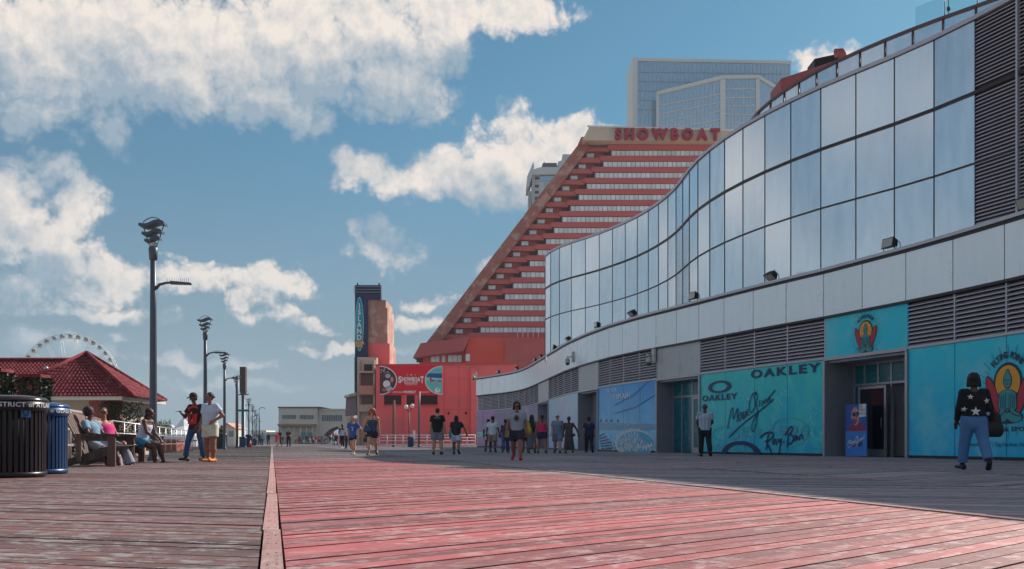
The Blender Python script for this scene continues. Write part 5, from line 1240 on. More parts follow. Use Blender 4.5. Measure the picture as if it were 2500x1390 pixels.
# ---------------------------------------------------------------- railings
M_rail = mat('painted_rail', (0.44, 0.36, 0.34), .35, .2, var=.2, vscale=2); M_wrail = mat('white_rail', (0.66, 0.66, 0.66), .5, var=.15)
def railing(name, P0, P1, h, n, rails, m, label, rr=.035):
    P0, P1 = Vector(P0), Vector(P1); r_ = root(name, P0, label, 'railing')
    for k in range(n + 1): p = P0.lerp(P1, k / n); MB().tube([p + Vector((0, 0, -.02)), p + Vector((0, 0, h))], rr * .9, 7).build('post', m, r_)
    for z in rails: MB().tube([P0 + Vector((0, 0, z)), P1 + Vector((0, 0, z))], rr if z == rails[-1] else rr * .75, 8).build('rail', m, r_)
    return r_
railing('pipe_railing', UV(6, -4.45), UV(26, -4.45), 1.17, 10, (.42, .78, 1.2), M_rail, 'pipe railing of three bars running behind the litter bins and bench', .04)
railing('pipe_railing', UV(30, -4.45), UV(74, -4.45), 1.1, 18, (.4, .75, 1.1), M_alu, 'thin grey pipe railing running past the planter and traffic cones', .022)
railing('white_fence', (*W(926, 1079, 96).xy, 0), (*W(1160, 1079, 95).xy, 0), 1.15, 12, (.25, .6, .9, 1.15), M_wrail, 'white bar fence in front of the red annex wall', .045)
bl = W(452, 1079, 100.0); r_ = root('beach_barrier', (bl.x, bl.y, 0), 'low white barrier with a blue top rail beyond the traffic cone', 'barrier')
MB().box((bl.x, bl.y, .3), (2.3, .12, .5)).build('panel', mat('tent_white', rgb(226, 230, 232), .8), r_); MB().box((bl.x, bl.y - .01, .62), (2.4, .18, .14)).build('top_rail', mat('barrier_blue', rgb(30, 90, 150), .5), r_); MB().box((bl.x, bl.y, .035), (2.4, .3, .07)).build('foot', M_wrail, r_)

# ---------------------------------------------------------------- street lamps
M_pole = mat('blue_grey_pole', (0.085, 0.10, 0.135), .45, .4, var=.15)
def make_lamp():
    r_ = root('street_lamp', (0, 0, 0), '', 'street lamp', 'street lamps along the boardwalk', local=True)
    mb = MB(); mb.lathe([(.16, 0), (.16, .05), (.11, .12), (.10, 1.0), (.085, 4.0), (.075, 5.45)], n=14); link('pole', mb.mesh('pole', M_pole), r_)
    mb = MB(); mb.lathe([(.078, 5.3), (.105, 5.32), (.12, 5.62), (.10, 5.64)], n=14); link('collar', mb.mesh('collar', M_pole), r_)
    for k, (z, w_, d_) in enumerate(((5.80, .40, .26), (5.98, .52, .32), (6.20, .66, .40))):
        mb = MB(); n = 12; vs = []
        for i in range(n + 1):
            s_ = i / n * 2 - 1; zz = z + .045 * math.sin(s_ * math.pi) + .02 * s_
            for y in (-d_ / 2, d_ / 2): vs += [(s_ * w_ / 2, y, zz), (s_ * w_ / 2 * .97, y, zz + .075 + .02 * (1 - s_ * s_))]
        fs = []
        for i in range(n): o_ = 4 * i; fs += [(o_, o_ + 4, o_ + 5, o_ + 1), (o_ + 3, o_ + 7, o_ + 6, o_ + 2), (o_ + 1, o_ + 5, o_ + 7, o_ + 3), (o_ + 2, o_ + 6, o_ + 4, o_)]
        fs += [(0, 1, 3, 2), (4 * n, 4 * n + 2, 4 * n + 3, 4 * n + 1)]
        mb.add(vs, fs); link('shade', mb.mesh('shade', M_pole), r_)
    for sx in (-1, 1): mb = MB(); mb.tube([(sx * .07, 0, 5.62), (sx * .17, 0, 5.9), (sx * .27, 0, 6.24), (sx * .24, 0, 6.34)], .014, 6); link('rod', mb.mesh('rod', M_pole), r_)
    mb = MB(); mb.tube([(-.27 + .54 * k / 8, 0, 6.30 + .14 * math.sin(math.pi * k / 8)) for k in range(9)], .012, 6); link('hoop', mb.mesh('hoop', M_pole), r_)
    mb = MB(); mb.lathe([(.05, 5.64), (.10, 5.70), (.10, 5.76), (.03, 5.79)], n=12); link('lamp', mb.mesh('lamp', mat('frosted_lamp', (0.5, 0.5, 0.48), .3)), r_)
    mb = MB(); mb.tube([(.07, 0, 4.55), (.16, 0, 4.66), (.34, 0, 4.71), (.62, 0, 4.72)], [.045, .04, .032, .03], 8); link('arm', mb.mesh('arm', M_pole), r_)
    mb = MB(); mb.prism([(.45, -.07, 4.67), (1.0, -.06, 4.66), (1.0, .06, 4.66), (.45, .07, 4.67)], [(.45, -.05, 4.76), (.98, -.03, 4.72), (.98, .03, 4.72), (.45, .05, 4.76)]); hd = link('lamp_head', mb.mesh('lamp_head', M_pole), r_)
    mb = MB()
    for k in range(12): mb.tube([(.36 + k * .05, 0, 4.73), (.36 + k * .05 + random.uniform(-.01, .01), 0, 4.84)], .004, 4)
    link('bird_spikes', mb.mesh('bird_spikes', M_black), hd)
    mb = MB(); mb.prism([(-.10, -.012, 1.25), (.10, -.012, 1.25), (.10, .0, 1.25), (-.10, .0, 1.25)], [(-.10, -.012, 1.25), (.10, -.012, 1.25), (.10, 0, 1.25), (-.10, 0, 1.25)]) if False else None
    return r_
LL = ['tall wavy-topped street lamp rising behind the braided woman', 'wavy-topped street lamp standing behind the woman in white', 'wavy-topped street lamp by the dark blue litter bin', 'wavy-topped street lamp beside the brown box post',
      'distant street lamp, first beyond the brown box post', 'distant street lamp, second beyond the brown box post', 'distant street lamp, third beyond the brown box post', 'distant street lamp, fourth beyond the brown box post', 'distant street lamp, fifth beyond the brown box post']
lamp0 = make_lamp()
for k, Y in enumerate((26.0, 46.3, 65.0, 87.0, 112.0, 133.0, 160.0, 182.0, 203.0)):
    o = lamp0 if k == 0 else copy_tree(lamp0)
    u_ = (Y + ST * 3.05) / CT; o.location = UV(u_, -3.05); o.rotation_euler = (0, 0, TH * .3); o['label'] = LL[k]
# brown box on a post, with street-name plate
c = W(594, 1079, 92.0); r_ = root('box_post', (c.x, c.y, 0), 'tall grey post carrying a long brown box beside the lamp row', 'post')
mb = MB(); mb.lathe([(.24, 0), (.24, .3), (.19, .35), (.17, 5.0)], (c.x, c.y, 0), 12); mb.build('post', M_pole, r_)
mb = MB(); mb.prism([(c.x - .2, c.y - .2, 4.95), (c.x + .2, c.y - .2, 4.95), (c.x + .2, c.y + .2, 4.95), (c.x - .2, c.y + .2, 4.95)], [(c.x - .27, c.y - .27, 5.2), (c.x + .27, c.y - .27, 5.2), (c.x + .27, c.y + .27, 5.2), (c.x - .27, c.y + .27, 5.2)]); mb.box((c.x, c.y, 6.35), (.54, .54, 2.3)); mb.build('box', mat('brown_box', (0.075, 0.055, 0.05), .7), r_)
mb = MB(); mb.tube([(c.x - .7, c.y, 4.9), (c.x + .5, c.y, 4.9)], .03, 6); mb.tube([(c.x + .45, c.y, 4.9), (c.x + .5, c.y, 5.05)], .025, 6); mb.build('crossbar', M_pole, r_)
MB().box((c.x + .05, c.y - .3, 3.42), (1.05, .03, .2)).build('street_name_plate', mat('green_plate', rgb(20, 110, 96), .5), r_)
for (px, Y, h, lab) in ((579, 84, 6.1, 'plain thin utility pole touching the fourth lamp'), (633, 165, 6.0, 'far utility pole with a small bent head'), (961, 97, 4.6, 'bare brown wooden pole before the red annex'), (1023, 94, 5.3, 'dark grey pole crossing the foot of the billboard')):
    c = W(px, 1079, Y); mb = MB(); mb.tube([(c.x, c.y, -.05), (c.x, c.y, h * .6), (c.x + (.04 if px != 633 else 0), c.y, h)], [.11, .10, .08] if px != 961 else [.16, .14, .12], 9)
    if px == 633: mb.tube([(c.x, c.y, h), (c.x + .3, c.y, h + .25), (c.x + .8, c.y, h + .25), (c.x + .95, c.y, h)], .06, 6)
    r_ = root('utility_pole', (c.x, c.y, 0), lab, 'pole', None); mb.build('pole', mat('wood_pole', rgb(130, 88, 70), .9, var=.2) if px == 961 else M_pole, r_)
    mb = MB(); mb.lathe([(.17, -.02), (.17, .12), (.11, .2)], (c.x, c.y, 0), 10); mb.build('foot', M_pole, r_)
c = W(999, 1079, 96.0); r_ = root('globe_lamp', (c.x, c.y, 0), 'black lamp post with two white globes before the red annex', 'street lamp')
mb = MB(); mb.lathe([(.14, 0), (.10, .4), (.06, .6), (.055, 3.6)], (c.x, c.y, 0), 10); mb.tube([(c.x - .3, c.y, 3.75), (c.x - .15, c.y, 3.5), (c.x, c.y, 3.45), (c.x + .15, c.y, 3.55), (c.x + .3, c.y, 3.85)], .04, 6); mb.build('post', M_black, r_)
for dx, z in ((-.3, 3.92), (.3, 4.02)): mb = MB(); mb.lathe([(.05, -.2), (.17, -.12), (.2, 0), (.17, .12), (.05, .2)], (c.x + dx, c.y, z), 14); mb.build('globe', mat('white_globe', (0.8, 0.8, 0.78), .3), r_)
for k in range(3):
    a, b_ = UV((118 + k * 25) / CT, -2.95, 4.3), UV((118 + (k + 1) * 25) / CT, -2.95, 4.3); mb = MB()
    mb.tube([a.lerp(b_, t / 10) - Vector((0, 0, 1.3 * (1 - (t / 5 - 1) ** 2))) for t in range(11)], .03, 5); tag(mb.build('light_string', M_black), 'dark swag of cable strung ' + ('from the first', 'from the second', 'from the third')[k] + ' lamp beyond the brown box post', 'cable', 'cables between the distant lamps')

# ---------------------------------------------------------------- litter bins
def litter_bin(c, rad, h, m, name, label, text, tint, detail=True):
    r_ = root(name, c, label, 'litter bin', None, local=True); nS = 40 if detail else 24
    mb = MB(); mb.lathe([(rad * .88, .03), (rad * .88, h * .83)], n=28); link('liner', mb.mesh('liner', mat('bin_liner_' + name, tuple(x * .25 for x in tint), .6)), r_)
    mb = MB()
    for k in range(nS):
        t = 2 * math.pi * k / nS; x, y = rad * .95 * math.cos(t), rad * .95 * math.sin(t); wv = 2 * math.pi * rad / nS * .62
        mb.box((x, y, h * .42), (.022, wv, h * .76), t)
    o = link('slat_cage', mb.mesh('slat_cage', m), r_); o['kind'] = 'stuff'
    mb = MB(); mb.lathe([(rad * .93, 0), (rad * 1.0, .02), (rad * 1.0, .075), (rad * .93, .08)], n=36); link('base_ring', mb.mesh('base_ring', m), r_)
    mb = MB(); mb.lathe([(rad * .96, h * .80), (rad * 1.03, h * .81), (rad * 1.05, h * .915), (rad * .98, h * .92)], n=36); bnd = link('top_band', mb.mesh('top_band', m), r_)
    mb = MB(); mb.lathe([(rad * 1.04, h * .921), (rad * 1.06, h * .94), (rad * .95, h * .972), (rad * .6, h * .993), (rad * .02, h)], n=36); link('lid', mb.mesh('lid', mat('bin_lid_' + name, tuple(x * 1.3 for x in tint), .22, .3)), r_)
    if text:
        vs, fs = text_geo(text, 1.0, .02, 1.1); x1 = max(v[0] for v in vs); sc = .062 / .7; mb = MB(); a0 = math.atan2(-c[1], -c[0]) + .12
        mb.add([(rad * 1.058 * math.cos(a0 + v[0] * sc * 1.05 / rad), rad * 1.058 * math.sin(a0 + v[0] * sc * 1.05 / rad), h * .85 + v[1] * sc) for v in vs], fs); link('lettering', mb.mesh('lettering', mat('bin_lettering', (0.55, 0.62, 0.66), .5)), bnd)
    return r_, math.atan2(-c[1], -c[0])
M_brn = mat('brown_bin', (0.016, 0.011, 0.016), .35, .3); M_blu = mat('blue_bin', (0.020, 0.060, 0.16), .35, .3); M_nvb = mat('navy_bin', (0.015, 0.03, 0.07), .4, .3)
c = W(25, 1079, 13.95); rb, a0 = litter_bin((c.x, c.y, 0), .475, 1.16, M_brn, 'litter_bin', 'dark brown slatted litter bin with a domed lid in the foreground', 'IMPROVEMENT DISTRICT of ATLANTIC CITY', (.035, .026, .03))
# sticker with a ring on the bin front, pale slot glints
def on_bin(rad, a, z): return (rad * math.cos(a), rad * math.sin(a), z)
mb = MB(); A = a0 + .42
vs = [on_bin(.482, A + da, z) for z in (.84, .98) for da in (-.14, -.05, .05, .14)]; mb.add(vs, [(i, i + 1, i + 5, i + 4) for i in range(3)]); link('sticker', mb.mesh('sticker', mat('sticker_blue', rgb(20, 90, 150), .4)), rb)
mb = MB()
for k in range(20):
    t0, t1 = 2 * math.pi * k / 20, 2 * math.pi * (k + 1) / 20
    mb.add([on_bin(.486, A + q * math.cos(t) * .1, .91 + q * 1.25 * .046 * math.sin(t)) for q, t in ((.55, t0), (1, t0), (1, t1), (.55, t1))], [(0, 1, 2, 3)])
link('sticker_ring', mb.mesh('sticker_ring', M_ink), rb)
c = W(97, 1079, 15.4); litter_bin((c.x, c.y, 0), .41, 1.12, M_blu, 'recycling_bin', 'blue slatted recycling bin standing just behind the brown litter bin', 'ALUMINUM o GLASS', (.02, .07, .19))
for px, Y, rad, h, m, lab, t in ((541, 70.5, .40, 1.15, M_nvb, 'navy litter bin between the second and third lamps', (.02, .04, .09)), (593, 90.5, .34, .98, M_blu, 'blue recycling bin at the foot of the brown box post', (.02, .06, .16)), (607, 93, .36, 1.2, M_nvb, 'black litter bin behind the box post', (.012, .012, .016)),
                                 (621, 124, .30, .95, M_nvb, 'small dark litter bin beyond the far traffic cone', (.02, .02, .03)), (1003, 92.0, .30, .98, M_blu, 'blue litter bin at the white fence under the globe lamp', (.02, .05, .14))):
    c = W(px, 1079, Y); litter_bin((c.x, c.y, 0), rad, h, m, 'litter_bin', lab, None, t, False)
c = W(1010, 1079, 92.6); r_ = root('white_sign', (c.x, c.y, 0), 'narrow white notice board standing behind the blue fence bin', 'sign')
MB().box((c.x, c.y + .3, 1.15), (.22, .04, .85)).build('board', M_wframe, r_); MB().tube([(c.x, c.y + .33, 0), (c.x, c.y + .33, 1.5)], .02, 6).build('post', M_alu, r_)
def cone(px, Y, h, lab):
    c = W(px, 1079, Y); r_ = root('traffic_cone', (c.x, c.y, 0), lab, 'cone', 'traffic cones')
    MB().box((c.x, c.y, .02), (h * .62, h * .62, .04)).build('base', M_black, r_)
    mb = MB(); mb.lathe([(h * .24, .04), (h * .05, h), (h * .03, h + .005)], (c.x, c.y, 0), 16); mb.build('body', mat('cone_orange', rgb(240, 70, 30), .5), r_)
    mb = MB(); mb.lathe([(h * .145, h * .55), (h * .108, h * .75)], (c.x, c.y, 0), 16); mb.build('collar', M_wrail, r_)
cone(461, 54, .60, 'orange traffic cone seen past the ripped jeans'); cone(611, 91.5, .66, 'orange traffic cone with a white collar by the box post bins')

# ---------------------------------------------------------------- slatted lounge benches
M_bw1 = wood_mat('bench_wood', R(20), 0.30, 0.3, base_gray=(0.11, 0.085, 0.075), base_red=(0.24, 0.085, 0.06), fl_col=(0.22, 0.18, 0.16))
def bench(c, rz, wd_, label):
    """deep reclined bench, local +x forward, +y along its width"""
    r_ = root('lounge_bench', c, label, 'bench', 'slatted lounge benches', rz, local=True)
    def pl_(name, pts, th, ax='y'):
        d = {'y': Vector((0, th, 0)), 'z': Vector((0, 0, th)), 'x': Vector((th, 0, 0))}[ax]; mb = MB(); lo_ = [Vector(p) for p in pts]; mb.prism([p + d for p in lo_], lo_); return link(name, mb.mesh(name, M_bw1), r_)
    for y in (0.0, wd_ - .07):
        pl_('front_leg', [(0, y, 0), (.15, y, 0), (.15, y, .62), (0, y, .62)], .07)
        pl_('side_rail', [(-.95, y + .072, .0), (-.80, y + .072, .0), (.12, y + .072, .26), (.14, y + .072, .38), (-.05, y + .072, .40), (-.95, y + .072, .09)], .05) if y == 0 else pl_('side_rail', [(-.95, y - .052, .0), (-.80, y - .052, .0), (.12, y - .052, .26), (.14, y - .052, .38), (-.05, y - .052, .40), (-.95, y - .052, .09)], .05)
        pl_('arm', [(-.62, y - .04, .622), (.20, y - .04, .622), (.20, y + .11, .622), (-.62, y + .11, .622)], .035, 'z')
        pl_('rear_post', [(-.60, y, 0.1), (-.50, y, 0.1), (-.50, y, .62), (-.60, y, .62)], .05)
        pl_('arm_brace', [(-.49, y, .52), (-.01, y, .52), (-.01, y, .62), (-.49, y, .62)], .03)
    for k in range(5):
        x = .05 - k * .115; z = .405 - k * .036
        pl_('seat_slat', [(x, .07, z - .02), (x + .10, .07, z + .012), (x + .10, .07, z + .03), (x, .07, z - .002)], wd_ - .14)
    n = int((wd_ - .16) / .135)
    for k in range(n):
        y = .09 + k * (wd_ - .18) / n
        pl_('back_slat', [(-.47, y, .22), (-.44, y, .22), (-.86, y, 1.06 + .04 * math.sin(math.pi * (k + .5) / n)), (-.89, y, 1.05 + .04 * math.sin(math.pi * (k + .5) / n))], (wd_ - .18) / n - .02)
    pl_('back_rail', [(-.66, .06, .58), (-.63, .06, .58), (-.66, .06, .66), (-.69, .06, .66)], wd_ - .12)
    return r_
c = W(262, 1079, 19.75); bench((c.x, c.y, 0), TH * .6, 1.65, 'weathered slatted lounge bench carrying the curly haired sitter and the pink shirt sitter')
c = W(318, 1079, 22.9); bench((c.x - .15, c.y, 0), TH * .6, 1.5, 'slatted lounge bench carrying the braided woman in a white vest')
c = W(398, 1079, 150.0); r_ = root('patio_umbrella', (c.x, c.y, -0.9), 'brown patio umbrella far beyond the planter shrub', 'umbrella')
mb = MB(); mb.lathe([(1.05, 2.3), (.6, 2.75), (.05, 3.0)], (c.x, c.y, 0), 8, smooth=False); mb.build('canopy', mat('brown_canvas', rgb(150, 96, 84), .8), r_); mb = MB(); mb.tube([(c.x, c.y, -.9), (c.x, c.y, 2.95)], .05, 6); mb.build('pole', M_alu, r_)
for px, lab in ((804, 'dark red feather flag by the arched passage'), (811, 'bright red feather flag by the arched passage')):
    c = W(px, 1079, 196.0); r_ = root('feather_flag', (c.x, c.y, 0), lab, 'flag'); mb = MB(); mb.tube([(c.x, c.y, 0), (c.x, c.y, 2.6), (c.x + .25, c.y, 2.9)], .03, 6); mb.build('pole', M_alu, r_)
    mb = MB(); mb.prism([(c.x + .02, c.y, 1.2), (c.x + .3, c.y, 1.5), (c.x + .34, c.y, 2.7), (c.x + .04, c.y, 2.6)], [(c.x + .02, c.y - .02, 1.2), (c.x + .3, c.y - .02, 1.5), (c.x + .34, c.y - .02, 2.7), (c.x + .04, c.y - .02, 2.6)]); mb.build('banner', mat('flag_red' + str(px), rgb(150, 40, 50) if px == 804 else rgb(220, 60, 70), .7), r_)
# ---------------------------------------------------------------- people: distance-field bodies meshed with surface nets
class Field:
    def __init__(s, lo, hi, h):
        s.h = h; s.lo = np.array(lo, float) - 3 * h; n = np.ceil((np.array(hi) - s.lo) / h).astype(int) + 4; s.n = n
        s.D = np.full(n, 1.0, np.float32); s.ax = [s.lo[i] + np.arange(n[i]) * h for i in range(3)]
    def add(s, a, b, ra, rb, k=0.02, flat=(False, False), ex=None):
        """elliptic cone from a to b; ra, rb = (lateral, depth) radii"""
        a, b = np.array(a, float), np.array(b, float); ra = (ra, ra) if np.isscalar(ra) else ra; rb = (rb, rb) if np.isscalar(rb) else rb
        m = max(*ra, *rb) + k + 2 * s.h; lo, hi = np.minimum(a, b) - m, np.maximum(a, b) + m
        i0 = np.clip(np.floor((lo - s.lo) / s.h).astype(int), 0, s.n - 1); i1 = np.clip(np.ceil((hi - s.lo) / s.h).astype(int) + 1, 1, s.n)
        sl = tuple(slice(i0[i], i1[i]) for i in range(3)); X, Y, Z = np.meshgrid(*[s.ax[i][sl[i]] for i in range(3)], indexing='ij')
        d = b - a; L = np.linalg.norm(d) + 1e-9; d = d / L
        e = np.array(ex if ex is not None else (1, 0, 0), float); e = e - d * e.dot(d)
        if np.linalg.norm(e) < .05: e = np.array((0, 1, 0)) - d * d[1]
        e /= np.linalg.norm(e); f = np.cross(d, e)
        px, py, pz = X - a[0], Y - a[1], Z - a[2]; al = px * d[0] + py * d[1] + pz * d[2]; t = np.clip(al / L, 0, 1); ov = np.maximum(-al, al - L).clip(0)
        q0 = px * e[0] + py * e[1] + pz * e[2]; q1 = px * f[0] + py * f[1] + pz * f[2]
        r0 = ra[0] + (rb[0] - ra[0]) * t; r1 = ra[1] + (rb[1] - ra[1]) * t; rm = np.minimum(r0, r1)
        fl = np.where(al < 0, flat[0], flat[1])
        g_ = np.sqrt((q0 / r0) ** 2 + (q1 / r1) ** 2 + np.where(fl, 0, ov / rm) ** 2)
        D = (g_ - 1) * rm; D = np.where(fl, np.maximum(D, np.maximum(-al, al - L) if flat[0] and flat[1] else (al - L if flat[1] else -al)), D)
        C = s.D[sl]; hh = np.clip(.5 + .5 * (C - D) / k, 0, 1)
        s.D[sl] = C + (D - C) * hh - k * hh * (1 - hh)
    def cut(s, p, n):
        """remove everything on the +n side of a plane"""
        X, Y, Z = np.meshgrid(*s.ax, indexing='ij'); n = np.array(n, float) / np.linalg.norm(n); s.D = np.maximum(s.D, (X - p[0]) * n[0] + (Y - p[1]) * n[1] + (Z - p[2]) * n[2])
    def mesh(s):
        D = s.D; S = D < 0; n = s.n; c = [S[i:n[0] - 1 + i, j:n[1] - 1 + j, k:n[2] - 1 + k] for i in (0, 1) for j in (0, 1) for k in (0, 1)]
        cnt = sum(x.astype(np.int8) for x in c); act = (cnt > 0) & (cnt < 8); idx = np.argwhere(act)
        if len(idx) == 0: return [], []
        ids = np.full(act.shape, -1, np.int32); ids[act] = np.arange(len(idx)); P_ = np.zeros((len(idx), 3)); W_ = np.zeros(len(idx))
        for ax in range(3):
            o = [0, 0, 0]; o[ax] = 1
            for u in (0, 1):
                for v in (0, 1):
                    b = [0, 0, 0]; oth = [q for q in range(3) if q != ax]; b[oth[0]] = u; b[oth[1]] = v; i = idx + b; j = i + o
                    d0 = D[i[:, 0], i[:, 1], i[:, 2]]; d1 = D[j[:, 0], j[:, 1], j[:, 2]]; m = (d0 < 0) != (d1 < 0); t = np.where(m, d0 / np.where(m, d0 - d1, 1), 0)
                    q = np.zeros((len(idx), 3)) + b; q[:, ax] += t; P_[m] += q[m]; W_[m] += 1
        V = s.lo + (idx + P_ / W_[:, None]) * s.h; Fs = []
        for ax in range(3):
            o = [q for q in range(3) if q != ax]; sl0 = [slice(None)] * 3; sl1 = [slice(None)] * 3; sl0[ax] = slice(0, n[ax] - 1); sl1[ax] = slice(1, n[ax])
            A, B_ = S[tuple(sl0)], S[tuple(sl1)]; e = np.argwhere(A != B_); e = e[(e[:, o[0]] > 0) & (e[:, o[1]] > 0)]
            e = e[(e[:, o[0]] < n[o[0]] - 1) & (e[:, o[1]] < n[o[1]] - 1)]
            inside = A[e[:, 0], e[:, 1], e[:, 2]]; q = []
            for (du, dv) in ((0, 0), (1, 0), (1, 1), (0, 1)):
                z = e.copy(); z[:, o[0]] -= du; z[:, o[1]] -= dv; q.append(ids[z[:, 0], z[:, 1], z[:, 2]])
            q = np.stack(q, 1); flip = inside if ax != 1 else ~inside; q[~flip] = q[~flip][:, ::-1]; Fs.append(q)
        return V, np.concatenate(Fs)
def field_obj(name, fld, m, parent, tf):
    V, Fc = fld.mesh()
    if len(V) == 0: return None
    me = bpy.data.meshes.new(name); me.from_pydata(V.tolist(), [], Fc.tolist()); me.materials.append(m); me.polygons.foreach_set('use_smooth', [True] * len(me.polygons)); me.update()
    o = bpy.data.objects.new(name, me); COL.objects.link(o); o.parent = parent; return o, V
def cloth(col, rough=.85, var=.12, sc=9.0): 
    return mat('cloth_%d_%d_%d' % col, rgb(*col), rough, var=var, vscale=sc, bump=.35, bscale=26)
def skinm(col): return mat('skin_%d_%d_%d' % col, rgb(*col), .55, var=.06)
def hairm(col): return mat('hair_%d_%d_%d' % col, rgb(*col), .6, var=.35, vscale=40, bump=.6, bscale=60)
V3 = lambda *a: np.array(a, float)
def rotx(v, a): c, s_ = math.cos(a), math.sin(a); return V3(v[0], v[1] * c - v[2] * s_, v[1] * s_ + v[2] * c)
def person(px, Y, h, rz, label, skin, hair, top, bottom, shoes, pose=None, group=None, res=.016, name='person', X=None, base_z=None):
    """front is local -y.  pose: legs ((swing, knee, abduct) left, right), arms ((swing, abduct, elbow, inward) left, right), lean, turn (head), sit"""
    p = dict(legs=((0, 0, 3), (0, 0, 3)), arms=((0, 8, 8, 0), (0, 8, 8, 0)), lean=0, head=(0, 0), fat=1.0, seat=None, tilt=0); p.update(pose or {})
    c = W(px, HY, Y); x0 = c.x if X is None else X
    r_ = root(name, (x0, Y, 0), label, 'person', group, R(rz), local=True)
    f = p['fat']; s = h; J_ = {}
    hipw = .052 * s * (.6 + .4 * f)
    pel = V3(0, 0, .52 * s); lean = R(p['lean'])
    def up(v): return pel + rotx(v, lean)          # torso frame, leaning forwards about the pelvis
    ch, nk = up(V3(0, 0, .20 * s)), up(V3(0, 0, .305 * s)); wst = up(V3(0, 0, .09 * s)); hc = up(V3(0, -.012 * s, .405 * s))
    if 'headpos' in p: hc = hc + V3(*p['headpos']) * s
    for i, sd in enumerate((1, -1)):             # person's left is +x when front is -y
        a, k, ab = p['legs'][i]; hp = pel + V3(sd * hipw, 0, -.015 * s); a_, k_, b_ = R(a), R(k), R(ab)
        kn = hp + .235 * s * V3(sd * math.sin(b_), -math.sin(a_) * math.cos(b_), -math.cos(a_) * math.cos(b_)); q = a_ - k_
        an = kn + .235 * s * V3(sd * math.sin(b_) * .6, -math.sin(q), -math.cos(q)); pit = min(.0, q) if abs(q) > .25 else 0
        pit = q if q < -.25 else 0
        td = V3(sd * .2, -math.cos(pit), math.sin(pit)); td /= np.linalg.norm(td); J_[sd] = [hp, kn, an, an + td * .105 * s + V3(0, 0, -.028 * s * math.cos(pit)), an - td * .035 * s + V3(0, 0, -.028 * s)]
        w_, ab2, el_, inw = p['arms'][i]; sh = up(V3(sd * .105 * s * (.8 + .2 * f), .005 * s, .275 * s)); w_, ab2, el_, inw = map(R, (w_, ab2, el_, inw))
        eb = sh + .168 * s * V3(sd * math.sin(ab2), -math.sin(w_) * math.cos(ab2), -math.cos(w_) * math.cos(ab2)); g2 = w_ + el_
        fd = V3(sd * (math.sin(ab2) * .6 - math.sin(inw)), -math.sin(g2) * math.cos(inw), -math.cos(g2) * math.cos(inw)); fd /= np.linalg.norm(fd); wr = eb + fd * .148 * s
        J_[sd] += [sh, eb, wr, fd]
    zmin = min(min(J_[1][3][2], J_[-1][3][2]), min(J_[1][4][2], J_[-1][4][2])) - .018 * s
    dz = -zmin if p['seat'] is None else p['seat'] - (pel[2] - .075 * s)
    off = V3(0, 0, dz)
    mv = lambda q: q + off
    pel, ch, nk, wst, hc = map(mv, (pel, ch, nk, wst, hc))
    for sd in (1, -1): J_[sd] = [mv(q) for q in J_[sd][:8]] + [J_[sd][8]]
    pts = np.array([pel, ch, nk, hc + V3(0, 0, .1 * s), wst] + [q for sd in (1, -1) for q in J_[sd][:8]]); lo, hi = pts.min(0) - .16 * s * max(1, f), pts.max(0) + .16 * s * max(1, f)
    def new(lo_=lo, hi_=hi, r2=res): return Field(lo_, hi_, r2)
    ez = rotx(V3(0, 0, 1), lean)
    # ---- body
    F_ = new(); K = .022 * s
    F_.add(pel - V3(0, 0, .03 * s), wst, (.088 * s * f, .066 * s * f), (.078 * s * f, .058 * s * f), K); F_.add(wst, ch, (.078 * s * f, .058 * s * f), (.095 * s * f, .064 * s * f), K)
    F_.add(ch, nk - ez * .03 * s, (.095 * s * f, .06 * s * f), (.06 * s, .042 * s), K); F_.add(nk - ez * .02 * s, hc - ez * .035 * s, .033 * s, .031 * s, .01 * s)
    yaw, nod = R(p['head'][0]), R(p['head'][1]); fy = V3(math.sin(yaw), -math.cos(yaw), -math.sin(nod)); fy /= np.linalg.norm(fy); fx = V3(math.cos(yaw), math.sin(yaw), 0); fz = np.cross(fx, fy) * -1; fz = fz if fz[2] > 0 else -fz
    F_.add(hc + fz * .018 * s, hc + fz * .012 * s + fy * .004 * s, (.046 * s, .054 * s), (.046 * s, .054 * s), .008, ex=fx); F_.add(hc - fz * .02 * s + fy * .008 * s, hc - fz * .038 * s + fy * .022 * s, (.038 * s, .036 * s), (.024 * s, .022 * s), .012, ex=fx)
    F_.add(hc + fy * .05 * s + fz * .004 * s, hc + fy * .064 * s - fz * .012 * s, .007 * s, .010 * s, .006)
    for sd in (1, -1): F_.add(hc + fx * sd * .046 * s + fz * .006 * s, hc + fx * sd * .047 * s - fz * .012 * s, .009 * s, .007 * s, .005)
    for sd in (1, -1):
        hp, kn, an, toe, heel, sh, eb, wr, fd = J_[sd]; g3 = .7 + .3 * f; gg = 1.0 + (f - 1) * 1.1
        F_.add(hp, kn, .058 * s * gg, .036 * s * gg, K); F_.add(kn, kn * .55 + an * .45, .035 * s * gg, .036 * s * gg, K * .6); F_.add(kn * .55 + an * .45, an, .034 * s * gg, .020 * s * g3, K * .6)
        F_.add(an, heel, .020 * s, .020 * s, .01); F_.add(heel, toe, (.022 * s, .018 * s), (.026 * s, .012 * s), .012)
        F_.add(sh - V3(sd * .02 * s, 0, 0), sh, .034 * s * g3, .033 * s * g3, K); F_.add(sh, eb, .031 * s * g3, .024 * s * g3, K * .7); F_.add(eb, wr, .024 * s * g3, .0155 * s * g3, K * .5)
        # hand: palm, four unequal bent fingers, thumb leaving the side of the palm
        sx = np.cross(fd, V3(0, 1, .2)); sx = sx / (np.linalg.norm(sx) + 1e-6); nrm = np.cross(sx, fd); pe = wr + fd * .045 * s
        F_.add(wr, pe, (.020 * s, .010 * s), (.023 * s, .010 * s), .006, ex=sx)
